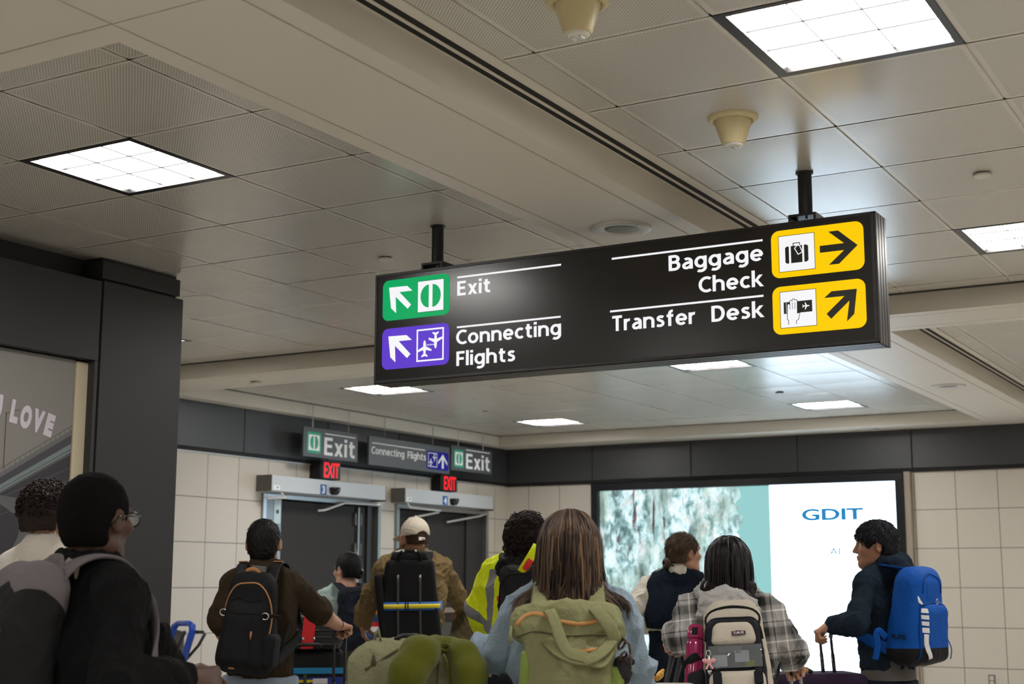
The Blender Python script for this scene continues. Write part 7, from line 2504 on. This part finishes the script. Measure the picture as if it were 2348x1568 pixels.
# stacked black cases on a trolley behind the brown-shirted man
cart = thing('luggage_cart', 'steel luggage cart carrying the stacked black suitcases', 'luggage cart', np.round(np.array((-5.145, 6.503, 0.834)) * (1, 1, 0), 3).tolist())
cc = np.array((-5.140, 6.506, 0.834)) * (1, 1, 0)
Rr, Ff = heading(82), heading(-8)
bm = bm_new()
for a in (-0.25, 0, 0.25):
    tube(bm, [cc + Rr * a - Ff * 0.35 + ZUP * 0.22, cc + Rr * a + Ff * 0.45 + ZUP * 0.22], 0.014, 8)
for e in (-0.35, 0.45):
    tube(bm, [cc - Rr * 0.28 + Ff * e + ZUP * 0.22, cc + Rr * 0.28 + Ff * e + ZUP * 0.22], 0.014, 8)
obj('deck', bm, M_silver, cart, smooth=True)
for a in (-0.22, 0.22):
    for e in (-0.3, 0.4):
        bm = bm_new()
        lathe(bm, [(0.001, -0.015), (0.055, -0.015), (0.06, -0.008), (0.06, 0.008), (0.055, 0.015), (0.001, 0.015)], (0, 0, 0), 20)
        q = cc + Rr * a + Ff * e + ZUP * 0.06
        bmesh.ops.transform(bm, matrix=Matrix.Translation(Vector(q.tolist())) @ Matrix.Rotation(PI / 2, 4, 'Y'), verts=bm.verts)
        wv = obj('wheel', bm, M_grip, cart, smooth=True)
        bm = bm_new(); tube(bm, [q, q + ZUP * 0.17], 0.014, 8); obj('fork', bm, M_silver, wv, smooth=True)
zs = (-5.108, 6.488, 1.024)[2]
t, c, R, F_ = suitcase('tall black fabric suitcase on the cart, lower of the stack behind the brown shirt', cc, Rr, 0.46, 0.30, 0.235, zs - 0.002, C_suit, rnd=0.03, wheels=False)
M_sblue = mat('strap_blue', (0.006, 0.20, 0.42), 0.6)
M_snavy = mat('strap_navy', (0.008, 0.03, 0.25), 0.6)
def band_round(t, z, hgt, m, name, zt=0.0, w_=0.46, d_=0.30):
    bm = bm_new()
    for s_ in (-1, 1):
        obox(bm, cc + F_ * s_ * (d_ / 2 + 0.002) + ZUP * z, R * (w_ / 2 + 0.003), F_ * 0.003, ZUP * hgt)
        obox(bm, cc + R * s_ * (w_ / 2 + 0.002) + ZUP * z, R * 0.003, F_ * (d_ / 2 + 0.003), ZUP * hgt)
    return obj(name, bm, m, t)
band_round(t, (-5.022, 6.383, 0.915)[2], 0.016, M_sblue, 'blue_strap')
z2 = (-5.026, 6.392, 0.859)[2]
band_round(t, z2, 0.020, M_snavy, 'navy_strap')
bm = bm_new(); obox(bm, cc - F_ * 0.156 + ZUP * z2 - R * 0.08, R * 0.14, F_ * 0.003, ZUP * 0.008); obj('yellow_stripe', bm, M_by, t)
bm = bm_new(); obox(bm, cc - F_ * 0.158 + ZUP * z2 + R * 0.10, R * 0.04, F_ * 0.003, ZUP * 0.014); obj('white_label', bm, M_w, t)
bm = bm_new(); tube(bm, [cc - F_ * 0.158 + ZUP * (z2 - 0.03) + R * 0.02, cc - F_ * 0.162 + ZUP * (z2 + 0.02) + R * 0.015, cc - F_ * 0.160 + ZUP * (z2 + 0.035) + R * 0.02], [0.009, 0.008, 0.012], 8); obj('green_buckle', bm, mat('buckle_green', (0.05, 0.09, 0.02), 0.4), t, smooth=True)
t2, c, R, F_ = suitcase('black ribbed hard suitcase lying flat on top of the stack, red strap round it', cc, Rr, 0.44, 0.36, zs, zs + 0.185, M_hard, rnd=0.045, wheels=False)
for k in range(4):
    bm = bm_new(); z = zs + 0.035 + 0.038 * k
    tube(bm, [cc - R * 0.20 - F_ * 0.181 + ZUP * z, cc + R * 0.20 - F_ * 0.181 + ZUP * z], 0.007, 6); obj('rib', bm, M_hard, t2, smooth=True)
bm = bm_new(); tube(bm, [cc + R * 0.10 - F_ * 0.185 + ZUP * (zs + 0.02), cc + R * 0.09 - F_ * 0.20 + ZUP * (zs + 0.035), cc - R * 0.10 - F_ * 0.20 + ZUP * (zs + 0.035), cc - R * 0.11 - F_ * 0.185 + ZUP * (zs + 0.02)], 0.010, 8); obj('carry_handle', bm, M_grip, t2, smooth=True)
bm = bm_new()
obox(bm, cc + R * 0.03 + ZUP * (zs + 0.10) - F_ * 0.193, R * 0.034 - ZUP * 0.0, F_ * 0.003, ZUP * 0.088 + R * 0.008)
obox(bm, cc + R * 0.04 + ZUP * (zs + 0.19) - F_ * 0.06, R * 0.034, F_ * 0.13, ZUP * 0.003)
obj('red_strap', bm, C_red, t2)
for x in (0.0, 0.06):
    bm = bm_new(); bmesh.ops.create_uvsphere(bm, u_segments=10, v_segments=6, radius=0.009, matrix=Matrix.Translation(Vector((cc + R * x + ZUP * (zs + 0.065) - F_ * 0.197).tolist()))); obj('strap_stud', bm, M_buckle, t2, smooth=True)
bm = bm_new(); obox(bm, cc + R * 0.165 - F_ * 0.165 + ZUP * (zs + 0.165), R * 0.02, F_ * 0.02, ZUP * 0.014); obj('corner_guard', bm, M_silver, t2, bevel=0.004)

# blue handled trolley by the kiosk
tc_ = np.array((-7.983, 8.607, 0.836)) * (1, 1, 0)
t = thing('luggage_trolley', 'empty luggage trolley with a bright blue push handle by the kiosk', 'luggage trolley', [round(float(tc_[0]), 3), round(float(tc_[1]), 3), 0.0])
M_tblue = mat('trolley_blue', (0.006, 0.06, 0.42), 0.3)
bm = bm_new(); tube(bm, [(-8.192, 8.663, 0.828), (-8.154, 8.652, 0.999), (-8.132, 8.655, 1.047), (-8.067, 8.629, 1.073), (-7.851, 8.519, 1.079), (-7.797, 8.496, 1.060), (-7.801, 8.502, 1.017), (-7.857, 8.460, 0.763)], [0.028] * 3 + [0.022] * 2 + [0.028] * 3, 10); obj('push_handle', bm, M_tblue, t, smooth=True)
bm = bm_new(); tube(bm, [(-7.836, 8.540, 1.015), (-7.693, 8.506, 1.015), (-7.682, 8.515, 1.002), (-7.733, 8.503, 0.913), (-7.859, 8.509, 0.804)], 0.012, 8); obj('basket_arm', bm, M_grip, t, smooth=True)
bm = bm_new(); tube(bm, [(-7.957, 8.588, 1.012), (-8.051, 8.617, 0.884), (-8.046, 8.578, 0.795)], 0.014, 8); obj('basket_arm', bm, M_grip, t, smooth=True)
fd = Field(np.array((-8.114, 8.635, 0.906)) - 0.35, np.array((-8.114, 8.635, 0.906)) + 0.35, 0.008)
fd.rbox((-8.153, 8.671, 0.904), (0.085, 0.02, 0.12), (heading(80), heading(-10), unit(ZUP + heading(80) * 0.25)), 0.018)
v, F = fd.mesh(1); raw('back_panel', v, F, mat('trolley_grey', (0.09, 0.085, 0.08), 0.5), t)
bm = bm_new()
for k in range(7):
    tube(bm, [(-8.109, 8.653, 0.824), (-7.793, 8.478, 0.859)] if False else [np.array((-8.143, 8.695, 0.808)) + heading(0) * 0.04 * k - heading(0) * 0.2, np.array((-7.933, 8.636, 0.836)) + heading(0) * 0.04 * k - heading(0) * 0.2], 0.003, 5)
for k in range(5):
    a0 = lerp((-8.143, 8.695, 0.808), (-7.933, 8.636, 0.836), k / 4)
    tube(bm, [a0 - heading(0) * 0.2, a0 + heading(0) * 0.06], 0.003, 5)
obj('basket', bm, M_rod, t, smooth=True)
bm = bm_new()
for s_ in (-1, 1):
    tube(bm, [tc_ + heading(80) * 0.22 * s_ + ZUP * 0.16 - heading(-10) * 0.1, tc_ + heading(80) * 0.22 * s_ + ZUP * 0.14 + heading(-10) * 0.75], 0.016, 8)
    tube(bm, [tc_ + heading(80) * 0.10 * s_ + ZUP * 0.16, np.array((-7.857, 8.460, 0.763)) if s_ > 0 else np.array((-8.192, 8.663, 0.828))], 0.018, 8)
tube(bm, [tc_ - heading(80) * 0.22 + ZUP * 0.16, tc_ + heading(80) * 0.22 + ZUP * 0.16], 0.016, 8)
obj('frame', bm, M_silver, t, smooth=True)
for s_ in (-1, 1):
    for e in (0.0, 0.7):
        bm = bm_new()
        lathe(bm, [(0.001, -0.015), (0.06, -0.015), (0.065, 0), (0.06, 0.015), (0.001, 0.015)], (0, 0, 0), 18)
        q = tc_ + heading(80) * 0.22 * s_ + heading(-10) * e + ZUP * 0.065
        bmesh.ops.transform(bm, matrix=Matrix.Translation(Vector(q.tolist())) @ Matrix.Rotation(PI / 2, 4, 'Y'), verts=bm.verts)
        obj('wheel', bm, M_grip, t, smooth=True)

# khaki cloth bag in the tall man's right hand
hc_ = np.array((-4.893, 7.833, 1.077))
t = thing('duffel_bag', 'dark khaki cloth bag carried in the tall man\'s right hand', 'bag', [round(float(x), 3) for x in hc_])
fd = Field(hc_ - 0.34, hc_ + 0.34, 0.008)
fd.cone(hc_ + ZUP * 0.10, hc_ - ZUP * 0.12, 0.055, 0.12, k=0.05, flat=(heading(0), 0.75))
fd.ell(hc_ - ZUP * 0.10, (0.15, 0.11, 0.10), (heading(90), heading(0), ZUP), k=0.05)
v, F = fd.mesh(2)
raw('bag', folds(v, F, 0.022, 12, (1, 1, 0.5)), F, cloth('bag_khaki', (0.085, 0.065, 0.035)), t)
bm = bm_new(); tube(bm, [hc_ + ZUP * 0.10 - heading(90) * 0.02, hc_ + ZUP * 0.155 - heading(90) * 0.012, hc_ + ZUP * 0.165, hc_ + ZUP * 0.155 + heading(90) * 0.015, hc_ + ZUP * 0.10 + heading(90) * 0.03], 0.010, 8); obj('handle', bm, C_khaki, t, smooth=True)
# bright carrier bag half hidden behind the tall man
hb = np.array((-5.532, 7.739, 1.163))
t = thing('shopping_bag', 'blue and orange shopping bag half hidden behind the tall man\'s arm', 'bag', [round(float(x), 3) for x in hb])
fd = Field(hb - 0.3, hb + 0.3, 0.008)
fd.rbox(hb, (0.06, 0.05, 0.14), (heading(90), heading(0), ZUP), 0.02, taper=(0.85, 0.8))
v, F = fd.mesh(1)
v = folds(v, F, 0.012, 12)
o_ = raw('bag', v, F, mat('carrier_blue', (0.02, 0.07, 0.18), 0.5), t)
zone(o_, v, F, lambda c: np.minimum(0.03 - np.abs((c - hb)[:, 2] - 0.06), (c - hb) @ heading(90)), (0.7, 0.22, 0.03))
zone(o_, v, F, lambda c: 0.015 - np.abs((c - hb)[:, 2] + 0.035), (0.62, 0.01, 0.015))
zone(o_, v, F, lambda c: 0.0175 - np.abs((c - hb)[:, 2] + 0.0675), (0.7, 0.7, 0.7))
bm = bm_new(); tube(bm, [hb + ZUP * 0.13 - heading(90) * 0.03, hb + ZUP * 0.19, hb + ZUP * 0.13 + heading(90) * 0.03], 0.006, 6); obj('handle', bm, M_rod, t, smooth=True)

# sage travel bag with the neck pillow, on a case pushed by the long haired woman
dc = np.array((-2.606, 3.882, 1.089))
zb = dc[2] - 0.13
t, c, R, F_ = suitcase('dark suitcase under the sage green travel bag', dc + heading(0) * 0.02, heading(90), 0.50, 0.30, 0.06, zb + 0.006, C_suit)
t = thing('travel_bag', 'sage green travel bag with the plush neck pillow over it', 'bag', [round(float(dc[0]), 3), round(float(dc[1]), 3), round(float(zb), 3)])
C_duf = cloth('duffel_sage', (0.215, 0.215, 0.125), 0.85, sc=200, mottle=0.14)
R, F_ = heading(88), heading(-2)
def fr(x, y, z):
    return dc + R * x + F_ * y + ZUP * z
fd = Field(dc - 0.36, dc + 0.36, 0.007)
fd.rbox(fr(0.0, 0, 0.0), (0.205, 0.13, 0.130), (R, F_, ZUP), 0.10)
fd.ell(fr(-0.16, 0, -0.02), (0.055, 0.125, 0.12), (R, F_, ZUP), k=0.04)
fd.ell(fr(0.11, -0.05, -0.02), (0.09, 0.09, 0.10), (R, F_, ZUP), k=0.04)
v, F = fd.mesh(2)
raw('bag', folds(v, F, 0.009, 7, (1, 1, 0.6)), F, C_duf, t)
bv_ = BVHTree.FromPolygons([Vector(q) for q in v.tolist()], F.tolist())
def on_duf(x, z, out=0.004):
    h = bv_.ray_cast(Vector(fr(x, -0.5, z).tolist()), Vector(F_.tolist()))
    return (np.array(h[0]) + np.array(h[1]) * out) if h[0] is not None else fr(x, -0.1, z)
bm = bm_new(); tube(bm, [on_duf(0.05, 0.10 - 0.02 * k) for k in range(9)], 0.022, 8, flat=(0.12, Vector((-F_).tolist()))); obj('webbing', bm, C_duf, t, smooth=True)
bm = bm_new(); tube(bm, [on_duf(0.09 + 0.004 * k, 0.09 - 0.02 * k) for k in range(9)], 0.022, 8, flat=(0.12, Vector((-F_).tolist()))); obj('webbing', bm, C_duf, t, smooth=True)
bm = bm_new(); tube(bm, [on_duf(-0.155 + 0.02 * k, 0.04 + 0.012 * k) for k in range(6)], 0.004, 6); obj('seam', bm, cloth('seam_olive', (0.10, 0.10, 0.05)), t, smooth=True)
bm = bm_new(); tube(bm, [fr(-0.135, -0.02, 0.11), fr(-0.13, -0.04, 0.145), fr(-0.12, -0.05, 0.155), fr(-0.112, -0.06, 0.125)], [0.014, 0.018, 0.018, 0.012], 8, flat=(0.25, Vector(R.tolist()))); obj('end_loop', bm, C_duf, t, smooth=True)
bm = bm_new(); tube(bm, [fr(-0.11, -0.09, 0.10), fr(-0.125, -0.12, 0.08), fr(-0.13, -0.135, 0.055)], [0.012, 0.011, 0.008], 8, flat=(0.3, Vector((-F_).tolist()))); obj('zip_tab', bm, cloth('tab_dark', (0.07, 0.07, 0.04)), t, smooth=True)
bm = bm_new(); tube(bm, [fr(-0.07, -0.03, 0.128), fr(-0.045, -0.03, 0.142), fr(0.0, -0.03, 0.142), fr(0.02, -0.03, 0.128)], 0.007, 8); obj('carry_handle', bm, M_grip, t, smooth=True)
# plush neck pillow
C_plush = mat('plush_olive', (0.090, 0.098, 0.010), 0.95, spec=0.05, sheen=0.15, bump=(260, 0.3, (1, 1, 1)), mottle=0.3)
pcn = np.array((-2.405, 3.716, 1.157))
t = thing('neck_pillow', 'plush olive green neck pillow hung over the sage travel bag', 'pillow', [round(float(x), 3) for x in pcn])
W2 = lambda x, y, d_: np.array([0., 0., 0.])
fd = Field(pcn - 0.36, pcn + 0.36, 0.006)
fd.chain([(-2.463, 3.766, 1.208), (-2.468, 3.687, 1.183), (-2.477, 3.645, 1.126), (-2.505, 3.655, 1.054), (-2.517, 3.684, 0.988)], [0.032, 0.060, 0.060, 0.057, 0.045], 0.012)
fd.chain([(-2.430, 3.810, 1.205), (-2.378, 3.798, 1.178), (-2.341, 3.782, 1.130), (-2.336, 3.777, 1.053), (-2.364, 3.797, 0.986)], [0.028, 0.046, 0.053, 0.052, 0.040], 0.012)
fd.cone((-2.461, 3.767, 1.210), (-2.436, 3.818, 1.206), 0.027, 0.024, k=0.012)
v, F = fd.mesh(2)
raw('cushion', folds(v, F, 0.004, 7), F, C_plush, t)
bm = bm_new(); loop(bm, (-2.418, 3.759, 1.202), heading(90), ZUP, 0.013, 0.010, 0.005); obj('toggle', bm, C_plush, t, smooth=True)
bm = bm_new(); tube(bm, [(-2.420, 3.750, 1.181), (-2.400, 3.743, 1.156), (-2.395, 3.747, 1.091)], 0.005, 6); obj('seam_cord', bm, C_plush, t, smooth=True)
# pale luggage label beside it
bm = bm_new(); obox(bm, (-2.620, 4.400, 1.098), heading(90) * 0.019, heading(0) * 0.010, ZUP * 0.010)
tag(obj('tissue_pack', bm, mat('paper_white', (0.45, 0.43, 0.40), 0.6), None, bevel=0.002), 'small pale box beside the plush pillow\'s right end', 'box')
t, c, R_, F2 = suitcase('black case carrying the small pale box, right of the plush pillow', np.array((-2.632, 4.460, 1.056)), heading(90), 0.16, 0.12, 0.06, (-2.621, 4.402, 1.088)[2], C_suit, rnd=0.02)
